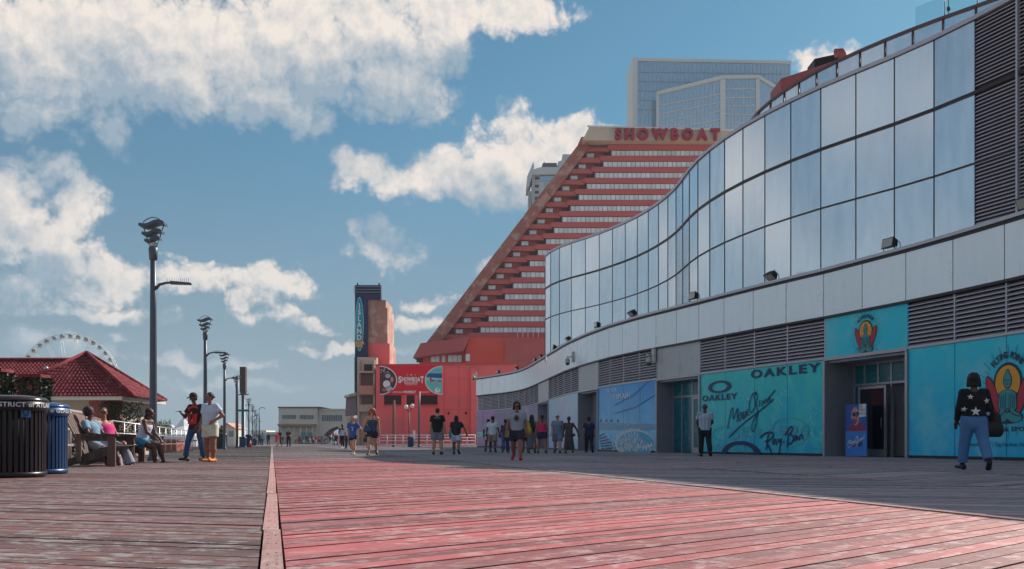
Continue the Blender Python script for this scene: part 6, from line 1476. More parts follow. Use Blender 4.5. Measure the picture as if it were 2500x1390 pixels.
        for q, (o_, l_) in enumerate(((-.016, .038), (-.0055, .044), (.005, .041), (.0155, .032))):
            b0 = pe + sx * o_ * s; b1 = b0 + fd * l_ * .55 * s + nrm * .004 * s; b2 = b1 + fd * l_ * .42 * s + nrm * .013 * s
            F_.add(b0, b1, .0058 * s, .0054 * s, .003); F_.add(b1, b2, .0054 * s, .0048 * s, .003)
        ts = -1 if sd > 0 else 1
        tb = wr + fd * .012 * s + sx * ts * .018 * s; tm = tb + fd * .022 * s + sx * ts * .014 * s + nrm * .006 * s; F_.add(tb, tm, .008 * s, .0065 * s, .004); F_.add(tm, tm + fd * .022 * s + nrm * .006 * s, .0062 * s, .0052 * s, .003)
    body, BV = field_obj('body', F_, skinm(skin), r_, None)
    # ---- trousers, shorts, skirt or dress
    bt = bottom['kind']; bc = cloth(bottom['col'])
    F2 = new()
    gg = 1.0 + (f - 1) * 1.1
    if bt in ('jeans', 'shorts', 'trousers'):
        ln = bottom.get('len', 1.0 if bt != 'shorts' else .30); lo_w = bottom.get('wide', 1.0)
        F2.add(pel - V3(0, 0, .045 * s), pel + (wst - pel) * .55, (.094 * s * f, .075 * s * f), (.086 * s * f, .068 * s * f), .02, (False, True))
        for sd in (1, -1):
            hp, kn, an = J_[sd][:3]
            if ln <= .5:
                e_ = hp + (kn - hp) * (ln * 2); F2.add(hp, e_, .064 * s * gg, .058 * s * gg * lo_w, .02, (False, True))
            else:
                F2.add(hp, kn, .064 * s * gg, .044 * s * gg, .02); e_ = kn + (an - kn) * min(.93, (ln - .5) * 2); F2.add(kn, e_, .046 * s * gg, .037 * s * gg * lo_w + .004, .012, (False, True))
    else:
        hem = bottom.get('hem', .1); wd_ = bottom.get('wide', .13) * s; tc_ = pel * .35 + (J_[1][1] + J_[-1][1]) * .325
        e_ = V3((J_[1][2][0] + J_[-1][2][0]) / 2, (J_[1][2][1] + J_[-1][2][1]) / 2, hem * s); F2.add(pel + (wst - pel) * .5, pel - V3(0, 0, .06 * s), (.08 * s * f, .064 * s * f), (.10 * s * f, .08 * s * f), .02); F2.add(pel - V3(0, 0, .05 * s), e_, (.10 * s * f, .08 * s * f), (wd_, wd_ * .8), .02, (False, True))
    ret = field_obj({'jeans': 'jeans', 'shorts': 'shorts', 'trousers': 'trousers', 'skirt': 'skirt', 'dress': 'dress_skirt'}[bt], F2, bc, r_, None)
    # ---- top
    tk = top['kind']; F3 = new(); hem = top.get('hem', .02) * s; b0 = pel + ez * (-.0 + hem) - ez * .0
    ft = f * top.get('loose', 1.0)
    F3.add(b0, wst, (.094 * s * ft, .077 * s * ft), (.087 * s * ft, .069 * s * ft), .02, (True, False)); F3.add(wst, ch, (.087 * s * ft, .069 * s * ft), (.102 * s * ft, .072 * s * ft), .02)
    F3.add(ch, nk - ez * .045 * s, (.102 * s * ft, .068 * s * ft), (.066 * s, .047 * s), .02)
    sl = {'tee': .62, 'long': 2.0, 'tank': 0, 'hoodie': 2.0}[tk]
    for sd in (1, -1):
        sh, eb, wr = J_[sd][5:8]
        if sl > 0:
            F3.add(sh - V3(sd * .035 * s, 0, 0), sh, .044 * s * g3, .042 * s * g3, .02)
            if sl < 1: F3.add(sh, sh + (eb - sh) * sl, .042 * s * g3, .041 * s * g3 * top.get('loose', 1.0), .015, (False, True))
            else: F3.add(sh, eb, .042 * s * g3, .036 * s * g3, .015); F3.add(eb, eb + (wr - eb) * .92, .036 * s * g3, .027 * s * g3, .012, (False, True))
        else: F3.add(nk - ez * .05 * s + V3(sd * .06 * s, 0, 0), ch + V3(sd * .05 * s, 0, .03 * s), .022 * s, .04 * s, .015)
    if tk == 'tank': F3.cut(nk - ez * .062 * s, ez)
    tp, TV = field_obj({'tee': 'shirt', 'long': 'shirt', 'tank': 'vest_top', 'hoodie': 'hoodie'}[tk], F3, top['mat'] if 'mat' in top else cloth(top['col']), r_, None)
    # ---- hair / headgear
    hk = hair['kind']; hm = hairm(hair['col']); F4 = new(r2=min(res, .013))
    if hk != 'bald':
        big = hair.get('vol', 1.0)
        F4.add(hc + fz * .024 * s - fy * .008 * s, hc + fz * .02 * s - fy * .014 * s, (.051 * s * big, .056 * s * big), (.051 * s * big, .056 * s * big), .01, ex=fx); F4.add(hc - fy * .022 * s, hc - fy * .024 * s - fz * .025 * s, (.044 * s * big, .03 * s), (.036 * s, .022 * s), .012, ex=fx)
        if hk in ('long', 'braids'):
            L_ = hair.get('len', .16) * s; wv = hair.get('w', .05) * s; bk_ = nk - fy * .045 * s
            F4.add(hc - fy * .03 * s, bk_, (wv, .025 * s), (wv * 1.05, .025 * s), .02, ex=fx); e_ = bk_ - ez * L_ - fy * .042 * s * f; F4.add(bk_, e_, (wv * 1.05, .024 * s), (wv * .7, .016 * s), .02, ex=fx)
        if hk == 'bob':
            for sd in (1, -1): F4.add(hc + fx * sd * .045 * s + fz * .02 * s - fy * .01 * s, hc + fx * sd * .05 * s * big - fz * .055 * s - fy * .012 * s, .02 * s, .018 * s, .015)
            F4.add(hc - fy * .03 * s, hc - fy * .03 * s - fz * .055 * s, (.045 * s * big, .024 * s), (.045 * s * big, .02 * s), .015, ex=fx)
        if hk in ('bob', 'afro'):
            rr = random.Random(int(px)); 
            for _ in range(34):
                a_, e2 = rr.uniform(0, 6.28), rr.uniform(-.5, 1.4); dv = (fx * math.cos(a_) * math.cos(e2) - fy * math.sin(a_) * math.cos(e2) * .9 + fz * math.sin(e2)); q = hc + fz * .018 * s - fy * .012 * s + dv * .050 * s * big; F4.add(q, q + dv * .004 * s, .013 * s, .010 * s, .008)
        if hk == 'bun': F4.add(hc - fy * .055 * s + fz * .01 * s, hc - fy * .07 * s + fz * .005 * s, .022 * s, .02 * s, .01)
        if hk == 'pony': F4.add(hc - fy * .055 * s + fz * .02 * s, hc - fy * .075 * s - fz * .03 * s, .018 * s, .02 * s, .012); F4.add(hc - fy * .075 * s - fz * .03 * s, hc - fy * .072 * s - fz * .15 * s, .02 * s, .01 * s, .012)
        # keep the face free
        X_, Y_, Z_ = np.meshgrid(*F4.ax, indexing='ij'); q0 = (X_ - hc[0]) * fy[0] + (Y_ - hc[1]) * fy[1] + (Z_ - hc[2]) * fy[2]; q1 = (X_ - hc[0]) * fz[0] + (Y_ - hc[1]) * fz[1] + (Z_ - hc[2]) * fz[2]
        F4.D = np.maximum(F4.D, np.minimum(q0 - .022 * s, (.034 * s - q1)) if hk != 'afro' else np.minimum(q0 - .03 * s, (.03 * s - q1)))
        field_obj('hair', F4, hm, r_, None)
    if 'cap' in hair:
        F5 = new(r2=min(res, .012)); F5.add(hc + fz * .03 * s - fy * .004 * s, hc + fz * .034 * s - fy * .006 * s, (.053 * s, .060 * s), (.053 * s, .060 * s), .006, ex=fx); F5.cut(hc + fz * .026 * s, -fz)
        F5.add(hc + fz * .034 * s + fy * .04 * s, hc + fz * .026 * s + fy * .095 * s, (.042 * s, .007 * s), (.034 * s, .006 * s), .006, ex=fx); field_obj('cap', F5, cloth(hair['cap']), r_, None)
    # ---- shoes
    if shoes:
        for sd in (1, -1):
            hp, kn, an, toe, heel = J_[sd][:5]; lo_ = np.minimum(toe, np.minimum(heel, an)) - .05 * s; hi_ = np.maximum(toe, np.maximum(heel, an)) + .05 * s; F6 = Field(lo_, hi_, min(res, .012))
            F6.add(heel + V3(0, 0, .004 * s), toe + V3(0, 0, .006 * s), (.027 * s, .024 * s), (.031 * s, .019 * s), .01); F6.add(heel, an + V3(0, 0, .004 * s), .027 * s, .026 * s, .012); field_obj('shoe', F6, cloth(shoes, .5), r_, None)
    # ---- face details
    if hk != 'back':
        if top.get('shades'):
            mb = MB(); 
            for sd in (1, -1):
                q = hc + fx * sd * .019 * s + fy * .053 * s + fz * .012 * s; mb.tube([q - fx * .013 * s, q + fx * .013 * s], [.010 * s, .010 * s], 8)
            mb.tube([hc + fx * .046 * s + fz * .014 * s, hc + fx * .036 * s + fy * .045 * s + fz * .014 * s, hc - fx * .036 * s + fy * .045 * s + fz * .014 * s, hc - fx * .046 * s + fz * .014 * s], .003 * s, 5); link('sunglasses', mb.mesh('sunglasses', M_black), r_)
        else:
            for sd in (1, -1): mb = MB(); q = hc + fx * sd * .018 * s + fy * .0505 * s + fz * .008 * s; mb.tube([q - fx * .006 * s, q + fx * .006 * s], .0042 * s, 6); link('eye', mb.mesh('eye', mat('eye_dark', (.02, .015, .012), .2)), r_)
        mb = MB(); q = hc + fy * .0515 * s - fz * .032 * s; mb.tube([q - fx * .012 * s, q, q + fx * .012 * s], [.002 * s, .0045 * s, .002 * s], 6); link('mouth', mb.mesh('mouth', mat('lip', rgb(130, 60, 56), .5)), r_)
    r_['_h'] = 0; del r_['_h']
    return dict(root=r_, J=J_, pel=pel, ch=ch, nk=nk, hc=hc, TV=TV, s=s, fx=fx, fy=fy, fz=fz)
def patch(P_, name, pts, side, m, lift=.006):
    """flat print on a garment: outline in torso (x, z) laid on the cloth surface; side -1 front, +1 back"""
    V = P_['TV']; mb = MB(); out = []
    for (x, z) in pts:
        d = (V[:, 0] - x) ** 2 + (V[:, 2] - z) ** 2; near = np.argsort(d)[:14]; ys = V[near, 1] if False else V[d < .035 ** 2][:, 1]
        if len(ys) == 0: ys = V[near, 1]
        out.append((x, (ys.min() if side < 0 else ys.max()) + side * lift, z))
    cx = sum(q[0] for q in out) / len(out); cz = sum(q[2] for q in out) / len(out); yy = [q[1] for q in out]
    cy = (min(yy) if side < 0 else max(yy)); out.append((cx, cy + side * .004, cz)); n = len(out) - 1
    mb.add(out, [((i, (i + 1) % n, n) if side < 0 else ((i + 1) % n, i, n)) for i in range(n)]); o = link(name, mb.mesh(name, m), P_['root']); return o
def star(cx, cz, r0, rot=0): return [(cx + (r0 if k % 2 == 0 else r0 * .42) * math.cos(R(90 + 36 * k) + rot), cz + (r0 if k % 2 == 0 else r0 * .42) * math.sin(R(90 + 36 * k) + rot)) for k in range(10)]
def to_world(P_, q): 
    a = P_['root'].rotation_euler.z; l = P_['root'].location; return Vector((l.x + q[0] * math.cos(a) - q[1] * math.sin(a), l.y + q[0] * math.sin(a) + q[1] * math.cos(a), l.z + q[2]))
def bag(P_, local_c, dims, col, label, strap_from=None, name='handbag', soft=.5):
    """soft bag: pillow body with a strap over the shoulder"""
    c = to_world(P_, local_c); a = P_['root'].rotation_euler.z
    r_ = root(name, c, label, 'bag', None, a, local=True)
    Fb = Field(V3(*dims) * -.7, V3(*dims) * .7, max(.01, min(dims) / 6)); Fb.add((-dims[0] * .28, 0, -dims[2] * .2), (dims[0] * .28, 0, -dims[2] * .2), (dims[1] * .5, dims[2] * .28), (dims[1] * .5, dims[2] * .28), .03, ex=(0, 1, 0)); Fb.add((-dims[0] * .22, 0, dims[2] * .2), (dims[0] * .22, 0, dims[2] * .2), (dims[1] * .35, dims[2] * .25), (dims[1] * .35, dims[2] * .25), .05, ex=(0, 1, 0)); field_obj('bag_body', Fb, cloth(col, .6, .3), r_, None)
    if strap_from is not None:
        q = np.array(strap_from) - np.array(local_c); mb = MB(); mb.tube([(-dims[0] * .3, 0, dims[2] * .3), tuple(q * .97), (dims[0] * .3, 0, dims[2] * .3)], .012, 6, flat=.5); link('strap', mb.mesh('strap', cloth(col, .6, .3)), r_)
    return r_
# ---------------------------------------------------------------- the people of the photograph
DK = (92, 58, 48); MD = (150, 100, 82); LT = (206, 150, 128); BL = (22, 17, 18); BRN = (52, 34, 28)
WALK = dict(legs=((22, 8, 2), (-16, 30, 2)), arms=((-14, 9, 12, 0), (16, 9, 18, 0))); WALK2 = dict(legs=((-16, 34, 2), (20, 6, 2)), arms=((16, 9, 16, 0), (-14, 9, 10, 0))); STAND = dict(legs=((2, 2, 4), (-2, 2, 4)), arms=((2, 10, 10, 4), (0, 10, 10, 4)))
def mk(base, **kw): d = dict(base); d.update(kw); return d
GW = 'people walking on the boardwalk'
# woman in a star-patterned hoodie, seen from behind
P1 = person(2378, 17.0, 1.66, 172, 'woman in a black star-patterned hoodie and jeans walking past the surf shop', DK, dict(kind='bob', col=(20, 14, 18), vol=1.1), dict(kind='hoodie', col=(20, 16, 22), loose=1.04, hem=.03), dict(kind='jeans', col=(84, 124, 172), len=.95), (24, 22, 28),
            dict(legs=((14, 4, 5), (-14, 20, 5)), arms=((6, 12, 24, 6), (-6, 14, 10, -4)), fat=1.20, head=(-12, 6)), GW, .012)
M_st = mat('white_star', (0.72, 0.72, 0.74), .7)
for (x, z, q) in ((0.02, 1.02, .085), (-.17, 1.20, .06), (.19, 1.06, .05), (-.20, .98, .045), (.10, 1.27, .05)): patch(P1, 'star_print', star(x, z, q, x), 1, M_st)
bag(P1, (-.32, -.02, .80), (.34, .16, .46), (24, 20, 24), 'black shoulder bag hanging at the side of the star hoodie woman', (-.15, .02, 1.36))
# man in a striped shirt before the sunglasses print
ms = bpy.data.materials.new('striped_shirt'); ms.use_nodes = True; q = NG(ms.node_tree); xs_ = q.xyz(q.n('ShaderNodeTexCoord').outputs['Object'])[0]
st_ = q.m('GREATER_THAN', q.m('FRACT', q.m('MULTIPLY', q.m('ADD', xs_, 2.0), 22.0)), .58); q.put(ms.node_tree.nodes['Principled BSDF'].inputs['Base Color'], q.mix(st_, rgb(206, 222, 236), rgb(52, 72, 116))); ms.node_tree.nodes['Principled BSDF'].inputs['Roughness'].default_value = .8
P2 = person(1721, 33.0, 1.76, 176, 'man in a blue and white striped shirt and black trousers before the sunglasses print', DK, dict(kind='bald', col=BL), dict(kind='tee', col=(200, 214, 230), mat=ms, loose=1.12, hem=-.03), dict(kind='trousers', col=(22, 20, 26)), (16, 14, 16), mk(STAND, legs=((4, 6, 3), (-12, 22, 3)), arms=((10, 12, 50, 20), (10, 12, 50, 20)), fat=1.14), GW)
# woman in red shoes
P3 = person(1262, 26.3, 1.58, -4, 'woman in a grey printed tee, dark shorts and red shoes walking alone in the open', MD, dict(kind='bob', col=(26, 18, 18), vol=1.08), dict(kind='tee', col=(158, 160, 172), loose=1.08, hem=-.01, shades=True), dict(kind='shorts', col=(46, 44, 58), len=.36, wide=1.08), (190, 24, 44), mk(WALK, arms=((-6, 14, 14, 0), (8, 14, 16, 0)), fat=1.22, head=(8, 14)), GW, .014)
patch(P3, 'shirt_print', [(.075 * math.cos(t), 1.13 + .095 * math.sin(t)) for t in (2 * math.pi * k / 14 for k in range(14))], -1, mat('print_taupe', rgb(112, 104, 100), .8, var=.5, vscale=20)); patch(P3, 'shirt_print_core', [(.042 * math.cos(t), 1.13 + .05 * math.sin(t)) for t in (2 * math.pi * k / 12 for k in range(12))], -1, mat('print_dark', rgb(44, 38, 44), .8), .013)
bag(P3, (.26, .06, .86), (.24, .14, .36), (190, 160, 50), 'yellow patterned tote bag behind the woman in red shoes', (.14, .02, 1.28), 'tote_bag')
# couple holding hands, from behind
P4 = person(1068, 38.6, 1.82, 180, 'man in a black tee and grey shorts walking away hand in hand before the billboard', LT, dict(kind='back', col=(60, 46, 40), vol=.93), dict(kind='tee', col=(22, 20, 24), loose=1.14, hem=-.05), dict(kind='shorts', col=(128, 130, 142), len=.42, wide=1.15), (34, 44, 48), mk(STAND, legs=((3, 3, 5), (-4, 6, 5)), arms=((6, 12, 14, 0), (-2, 12, 14, -6)), fat=1.16), GW)
patch(P4, 'shirt_lettering_band', [(-.12, 1.42), (.12, 1.42), (.12, 1.445), (-.12, 1.445)], 1, mat('dim_white', (.3, .3, .32), .8))
P5 = person(1114, 38.6, 1.54, 180, 'long haired woman in a black top and white shorts beside the black tee man', MD, dict(kind='long', col=(30, 20, 20), len=.14, w=.055), dict(kind='tee', col=(24, 20, 24), loose=1.1, hem=-.02), dict(kind='shorts', col=(190, 194, 212), len=.36, wide=1.15), (38, 28, 30), mk(WALK, arms=((4, 10, 12, 0), (6, 38, 6, 0)), fat=1.16), GW)
bag(P5, (.20, -.02, .84), (.22, .10, .26), (60, 140, 142), 'teal shoulder bag carried by the woman in white shorts', (.10, .02, 1.22))
# group beside the hall
P6 = person(1203, 45.5, 1.70, 180, 'man in a white tee and khaki shorts walking by the purple print', DK, dict(kind='back', col=BL), dict(kind='tee', col=(206, 214, 224), loose=1.15, hem=-.03), dict(kind='shorts', col=(150, 132, 116), len=.42, wide=1.12), (40, 56, 96), mk(WALK, arms=((0, 16, 8, 0), (6, 16, 14, 0)), fat=1.12), GW)
b6 = to_world(P6, P6['J'][1][7] + P6['J'][1][8] * .12); r_ = root('water_bottle', b6 - Vector((0, 0, .1)), 'clear water bottle held by the man in khaki shorts', 'bottle'); mb = MB(); mb.lathe([(.03, -.12), (.034, -.1), (.034, .05), (.014, .09), (.014, .12)], b6, 12); mb.build('bottle_body', mat('bottle_plastic', (.55, .68, .72), .15), r_); mb = MB(); mb.lathe([(.016, .121), (.016, .14)], b6, 10); mb.build('bottle_cap', M_wframe, r_)
P6b = person(1192, 47.5, 1.62, 180, 'person in rust red shorts half hidden behind the white tee man', DK, dict(kind='back', col=BL), dict(kind='tee', col=(196, 196, 204)), dict(kind='shorts', col=(130, 60, 56)), (40, 60, 60), WALK2, GW, .02)
P7 = person(1234, 44.8, 1.55, 180, 'woman in blue jeans with a yellow shoulder bag beside the white tee man', DK, dict(kind='bun', col=BL), dict(kind='tank', col=(60, 62, 92), loose=1.06), dict(kind='jeans', col=(66, 86, 122), wide=1.5, len=.96), (96, 92, 100), mk(WALK2, fat=1.1), GW)
bag(P7, (-.12, .17, .86), (.30, .14, .34), (206, 176, 60), 'yellow shoulder bag on the woman in blue jeans', (-.10, .0, 1.22))
P8 = person(1298, 42.4, 1.68, 180, 'woman with very long dark hair and a slate skirt near the notice door', MD, dict(kind='long', col=(28, 16, 18), len=.20, w=.062), dict(kind='tank', col=(60, 56, 62)), dict(kind='skirt', col=(92, 100, 110), hem=.12, wide=.13), (80, 70, 64), mk(WALK, fat=1.1), GW)
P8b = person(1283, 44.2, 1.52, 180, 'dark dressed person half hidden behind the woman in red shoes', DK, dict(kind='back', col=BL), dict(kind='tee', col=(40, 34, 40)), dict(kind='shorts', col=(40, 36, 44)), (40, 30, 34), WALK2, GW, .02)
P9 = person(1323, 41.2, 1.60, 180, 'woman in a bright pink top and navy shorts with a ponytail', MD, dict(kind='pony', col=(30, 18, 18)), dict(kind='tank', col=(214, 40, 100), loose=1.08), dict(kind='shorts', col=(36, 42, 82), len=.30), (30, 60, 120), mk(STAND, legs=((8, 6, 7), (-10, 10, 7)), fat=1.12), GW)
P10 = person(1361, 42.6, 1.70, -6, 'bald man in a grey blue tee and shorts walking towards us by the pale print', LT, dict(kind='bald', col=BL), dict(kind='tee', col=(120, 136, 156), loose=1.12, hem=-.04, shades=True), dict(kind='shorts', col=(110, 130, 158), len=.42, wide=1.15), (44, 50, 70), mk(WALK, fat=1.2), GW)
P11 = person(1389, 42.6, 1.62, -10, 'woman in a long olive dress with a crossbody bag by the pale print', DK, dict(kind='short', col=BL, vol=.98), dict(kind='tank', col=(76, 80, 74), shades=True), dict(kind='dress', col=(74, 78, 72), hem=.11, wide=.15), (120, 84, 70), mk(WALK2, arms=((-8, 34, 8, 0), (6, 10, 14, 0)), fat=1.1), GW)
bag(P11, (.20, -.08, .80), (.18, .08, .14), (26, 22, 26), 'small black crossbody bag on the olive dress woman', (-.08, -.06, 1.30))
P12 = person(1438, 44.0, 1.62, 180, 'man in a navy polo, dark trousers and cap entering the blue poster entrance', MD, dict(kind='back', col=BL, cap=(30, 30, 40)), dict(kind='tee', col=(34, 44, 84), loose=1.12, hem=-.04), dict(kind='trousers', col=(30, 30, 44)), (20, 18, 20), mk(WALK, fat=1.12), GW)
# mother and daughter coming towards us
P13 = person(909, 36.2, 1.74, 4, 'red haired woman in a grey vest and short dark shorts walking towards us', LT, dict(kind='bob', col=(170, 74, 34), vol=1.3), dict(kind='tank', col=(70, 84, 108), shades=True, hem=-.01), dict(kind='shorts', col=(52, 40, 66), len=.26), (110, 60, 50), mk(WALK2, arms=((-8, 10, 14, 0), (6, 20, 6, 0)), fat=1.06), GW, .015)
bag(P13, (-.16, -.16, .98), (.32, .14, .26), (52, 74, 110), 'blue crossbody bag on the red haired woman', (.08, -.06, 1.44))
P14 = person(862, 36.2, 1.45, -6, 'girl in a blue tee with long auburn hair beside the red haired woman', LT, dict(kind='long', col=(150, 84, 52), len=.10, w=.062, vol=1.05), dict(kind='tee', col=(66, 98, 170), loose=1.18, hem=-.06), dict(kind='shorts', col=(34, 28, 50), len=.24), (200, 196, 196), mk(WALK, arms=((10, 42, 0, 0), (-4, 10, 12, 8)), fat=.95, head=(14, 0)), GW, .015)
patch(P14, 'shirt_print', [(-.05, 1.02), (.06, 1.02), (.06, 1.045), (-.05, 1.045)], -1, mat('pale_print_ink', (.55, .6, .7), .8)); patch(P14, 'shirt_print', [(-.01, .90), (.02, .90), (.03, 1.0), (.0, 1.0)], -1, mat('pale_print_ink', (.55, .6, .7), .8))
P15 = person(836, 68.0, 1.74, 0, 'woman in a pale blue top raising a hand behind the blue tee girl', DK, dict(kind='short', col=BL, vol=1.02), dict(kind='tank', col=(176, 196, 214)), dict(kind='trousers', col=(28, 24, 34), len=.82), (210, 210, 214), mk(WALK, arms=((0, 10, 10, 0), (20, 10, 125, 20))), GW, .02)
P16 = person(850, 66.5, 1.72, 0, 'person in a pale tee and black trousers half hidden by the blue tee girl', MD, dict(kind='short', col=BL), dict(kind='tee', col=(186, 200, 216)), dict(kind='trousers', col=(30, 26, 34)), (30, 28, 30), WALK2, GW, .02)
P17 = person(892, 82.0, 1.42, 180, 'child in a dark sleeveless top walking away before the white fence', MD, dict(kind='back', col=(70, 50, 40)), dict(kind='tank', col=(60, 64, 70)), dict(kind='shorts', col=(44, 44, 52), len=.4), (40, 36, 38), STAND, GW, .022)
P18 = person(705, 94.0, 1.72, 0, 'man all in black walking alone down the middle of the far boardwalk', MD, dict(kind='bald', col=BL), dict(kind='tee', col=(24, 20, 24), loose=1.1), dict(kind='trousers', col=(22, 20, 24)), (16, 14, 16), mk(STAND, arms=((24, 10, 60, 30), (24, 10, 60, 30))), GW, .02)
P19 = person(676, 98.0, 1.45, 0, 'woman in a hot pink top and patterned shorts beside the long centre seam', LT, dict(kind='long', col=(90, 56, 44), len=.1), dict(kind='tee', col=(220, 50, 110)), dict(kind='shorts', col=(200, 90, 120), len=.4), (120, 60, 60), WALK, GW, .022)
P20 = person(682, 100.0, 1.78, 0, 'dark dressed man just behind the hot pink top woman', DK, dict(kind='bald', col=BL), dict(kind='tee', col=(44, 38, 42)), dict(kind='trousers', col=(34, 30, 36)), (20, 18, 20), WALK2, GW, .022)
P21 = person(641, 128.0, 1.70, 180, 'person in a light blue top walking away near the far litter bin', DK, dict(kind='back', col=BL), dict(kind='tee', col=(90, 150, 190)), dict(kind='jeans', col=(50, 64, 92)), (30, 30, 34), WALK, GW, .024)
P22 = person(634, 130.0, 1.66, 180, 'person in dark blue beside the light blue top walker', DK, dict(kind='back', col=BL), dict(kind='tee', col=(44, 54, 84)), dict(kind='trousers', col=(40, 40, 56)), (30, 30, 34), WALK2, GW, .024)
P23 = person(655, 130.0, 1.68, 0, 'person in a dark brown jacket left of the long centre seam', DK, dict(kind='short', col=BL), dict(kind='long', col=(60, 48, 48)), dict(kind='trousers', col=(80, 62, 58)), (30, 28, 30), STAND, GW, .024)
P24 = person(541, 74.0, 1.74, 0, 'person in dark clothes standing behind the navy litter bin', DK, dict(kind='short', col=BL), dict(kind='tee', col=(56, 40, 46)), dict(kind='trousers', col=(34, 32, 40)), (20, 20, 22), STAND, GW, .022)
# couple standing on the left
P25 = person(478, 25.6, 1.76, -22, 'man in a red and black tee, cap and ripped jeans leaning with a phone', DK, dict(kind='short', col=BL, cap=(40, 34, 36), vol=.98), dict(kind='tee', col=(40, 22, 26), loose=1.2, hem=-.05), dict(kind='jeans', col=(56, 84, 124), wide=1.15, len=.95), (24, 22, 24), dict(legs=((-2, 6, 10), (6, 4, 16)), arms=((4, 10, 30, 20), (26, 12, 82, 26)), head=(-26, 18), fat=1.0, headpos=(-.03, 0, 0)), None, .013)
patch(P25, 'shirt_print', [(-.17, .96), (-.03, .95), (.13, .96), (.15, 1.2), (.13, 1.42), (-.02, 1.44), (-.16, 1.40), (-.18, 1.2)], -1, mat('tee_red', rgb(206, 30, 54), .8, var=.3, vscale=12)); patch(P25, 'shirt_print_figure', [(-.04, 1.02), (.03, 1.02), (.04, 1.2), (.0, 1.28), (-.04, 1.2)], -1, mat('print_dark', rgb(44, 38, 44), .8), .016); patch(P25, 'shirt_print_flash', [(.0, 1.02), (.03, 1.02), (.035, 1.09), (.01, 1.09)], -1, mat('flash_yellow', rgb(226, 190, 60), .7), .02); patch(P25, 'shirt_print_flash', [(-.02, 1.22), (.02, 1.22), (.02, 1.28), (-.01, 1.28)], -1, mat('flash_yellow', rgb(226, 190, 60), .7), .02)
hw = to_world(P25, P25['J'][-1][7] + P25['J'][-1][8] * .11); mb = MB(); mb.box((hw.x - .02, hw.y - .03, hw.z + .02), (.16, .075, .012), .3); tag(mb.build('phone', M_black), 'dark phone in the hand of the ripped jeans man', 'phone')
P26 = person(513, 24.6, 1.72, -28, 'woman in a white tee and orange shoes with a hand on her hip', MD, dict(kind='bun', col=(40, 24, 22), vol=1.04), dict(kind='tee', col=(190, 204, 220), loose=1.08, hem=.0), dict(kind='shorts', col=(208, 212, 190), len=.33, wide=1.06), (236, 130, 30), dict(legs=((6, 6, 5), (-4, 4, 5)), arms=((-14, 36, 70, 40), (6, 8, 16, 6)), head=(-18, 4), fat=1.26), None, .013)
sv0 = P26['TV']
# sitters
P27 = person(232, 20.5, 1.64, 76, 'curly haired person in a pale blue tee sitting at the bench end', DK, dict(kind='afro', col=(34, 22, 22), vol=1.26), dict(kind='tee', col=(120, 150, 176), loose=1.05, hem=.02), dict(kind='shorts', col=(150, 156, 170), len=.34, wide=1.1), (150, 156, 158), dict(legs=((76, 58, 6), (70, 60, 6)), arms=((30, 14, 55, 10), (34, 16, 50, 10)), lean=-14, seat=.33, fat=1.08, head=(10, 0)), 'people sitting on the benches', .013)
P28 = person(262, 21.3, 1.66, 66, 'sitter in a pink sleeveless shirt, sunglasses and grey sweatpants', MD, dict(kind='short', col=(24, 18, 22), vol=1.02), dict(kind='tank', col=(214, 50, 130), loose=1.12, hem=.0, shades=True), dict(kind='trousers', col=(140, 148, 164), wide=1.4, len=.94), (130, 140, 148), dict(legs=((74, 50, 5), (68, 52, 5)), arms=((16, 18, 40, 10), (30, 22, 46, 10)), lean=-12, seat=.34, fat=1.22, head=(-44, 4)), 'people sitting on the benches', .013)
P29 = person(346, 23.9, 1.70, 84, 'woman with long braids in a white vest leaning forward on the bench edge', DK, dict(kind='braids', col=(24, 16, 18), len=.24, w=.045, vol=1.05), dict(kind='tank', col=(196, 208, 222), loose=1.04, hem=.0), dict(kind='shorts', col=(60, 130, 170), len=.24), (30, 30, 36), dict(legs=((72, 56, 4), (66, 60, 4)), arms=((14, 8, 30, 6), (20, 10, 34, 6)), lean=20, seat=.42, fat=1.06, head=(0, 0), headpos=(0, .03, .0)), 'people sitting on the benches', .013)
# far crowd before the pale hall: a few bodies copied with other clothes
def recolour(o, cols):
    for ch in o.children:
        n = ch.name.split('.')[0]
        for key, m in cols.items():
            if n in key and ch.material_slots:
                ch.material_slots[0].link = 'OBJECT'; ch.material_slots[0].material = m
crowd = [person(722, 190, 1.66, 0, 'tiny far pedestrian', MD, dict(kind='short', col=BL), dict(kind='tee', col=(200, 196, 196)), dict(kind='shorts', col=(150, 60, 66), len=.4), (60, 50, 50), WALK, None, .03),
         person(736, 192, 1.62, 180, 'tiny far pedestrian', LT, dict(kind='long', col=BRN), dict(kind='tank', col=(170, 50, 60)), dict(kind='skirt', col=(150, 50, 60), hem=.2), (60, 50, 50), WALK2, None, .03),
         person(748, 188, 1.72, 0, 'tiny far pedestrian', DK, dict(kind='bald', col=BL), dict(kind='tee', col=(50, 44, 50)), dict(kind='trousers', col=(46, 42, 50)), (30, 28, 30), STAND, None, .03)]
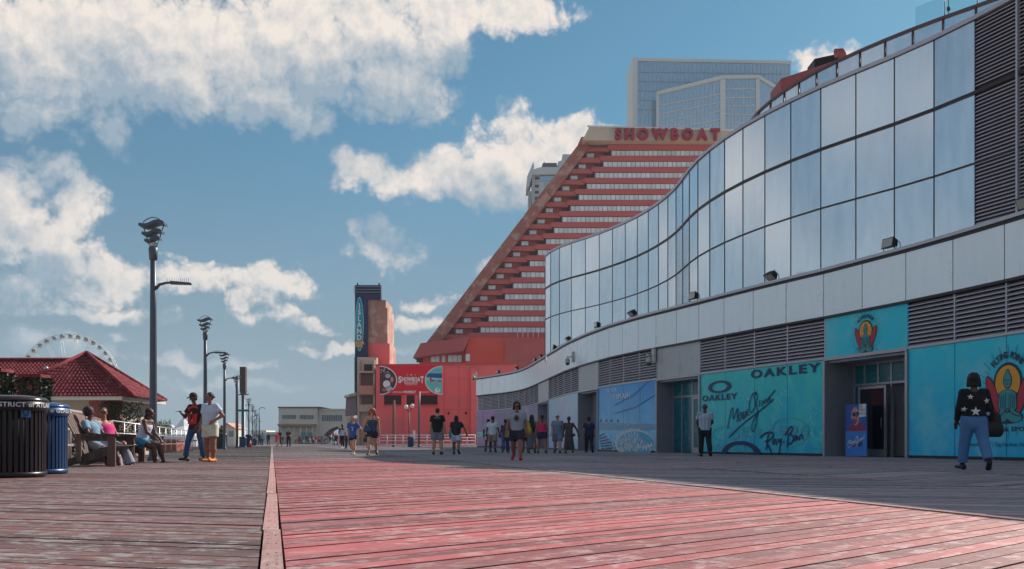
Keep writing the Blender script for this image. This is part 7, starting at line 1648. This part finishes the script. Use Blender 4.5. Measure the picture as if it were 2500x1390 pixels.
names = [('red', (176, 44, 54)), ('white', (212, 212, 212)), ('black', (34, 30, 34)), ('teal', (70, 160, 150)), ('pink', (220, 70, 120)), ('maroon', (110, 36, 44)), ('grey', (130, 130, 136)), ('sky blue', (110, 160, 190)), ('brown', (110, 70, 60))]
spots = [(722, 190), (726, 184), (731, 178), (736, 192), (742, 186), (748, 188), (752, 196), (757, 181), (762, 190), (766, 186), (771, 178), (776, 193), (780, 184), (785, 190), (788, 176), (793, 170), (797, 188), (801, 182), (806, 176), (811, 190), (815, 150), (820, 140), (824, 160), (827, 186), (729, 196), (744, 199), (760, 200), (783, 199), (699, 192), (690, 186), (845, 120), (768, 198)]
used = {}
for k, (px, Y) in enumerate(spots):
    src = crowd[k % 3]['root']; o = src if k < 3 else copy_tree(src); c = W(px, HY, Y); o.location = (c.x, c.y, 0); o.rotation_euler = (0, 0, R(random.choice((0, 180)) + random.uniform(-30, 30)))
    nm, cl = names[(k * 4 + k // 9) % 9]; nm2, cl2 = names[(k * 2 + 2 + 3 * (k // 9)) % 9]
    if k >= 3: recolour(o, {('shirt', 'vest_top'): cloth(cl), ('shorts', 'skirt', 'trousers'): cloth(cl2)})
    else: nm, nm2 = (('white', 'rust'), ('crimson', 'crimson'), ('charcoal', 'charcoal'))[k]
    low = ('shorts', 'skirt', 'trousers')[k % 3]; lab = 'distant pedestrian in a %s top and %s %s before the pale hall' % (nm, nm2, low); o['label'] = lab; o['group'] = 'distant pedestrians before the pale hall'
    s_ = random.uniform(.93, 1.05); o.scale = (s_, s_, s_)
# ---------------------------------------------------------------- thin sea haze
mz = bpy.data.materials.new('sea_haze'); mz.use_nodes = True; t_ = mz.node_tree; t_.nodes.clear()
pv = t_.nodes.new('ShaderNodeVolumePrincipled'); pv.inputs['Color'].default_value = (0.66, 0.85, 1.0, 1); pv.inputs['Density'].default_value = 0.00022; pv.inputs['Anisotropy'].default_value = 0.0
mo = t_.nodes.new('ShaderNodeOutputMaterial'); t_.links.new(pv.outputs[0], mo.inputs['Volume'])
MB().box((0, 2200, 128.0), (5100, 4640, 260.0)).build('haze', mz)['kind'] = 'stuff'
SC.cycles.volume_bounces = 0; SC.cycles.volume_max_steps = 64
for o in _roots:
    if 'base' in o.keys(): del o['base']
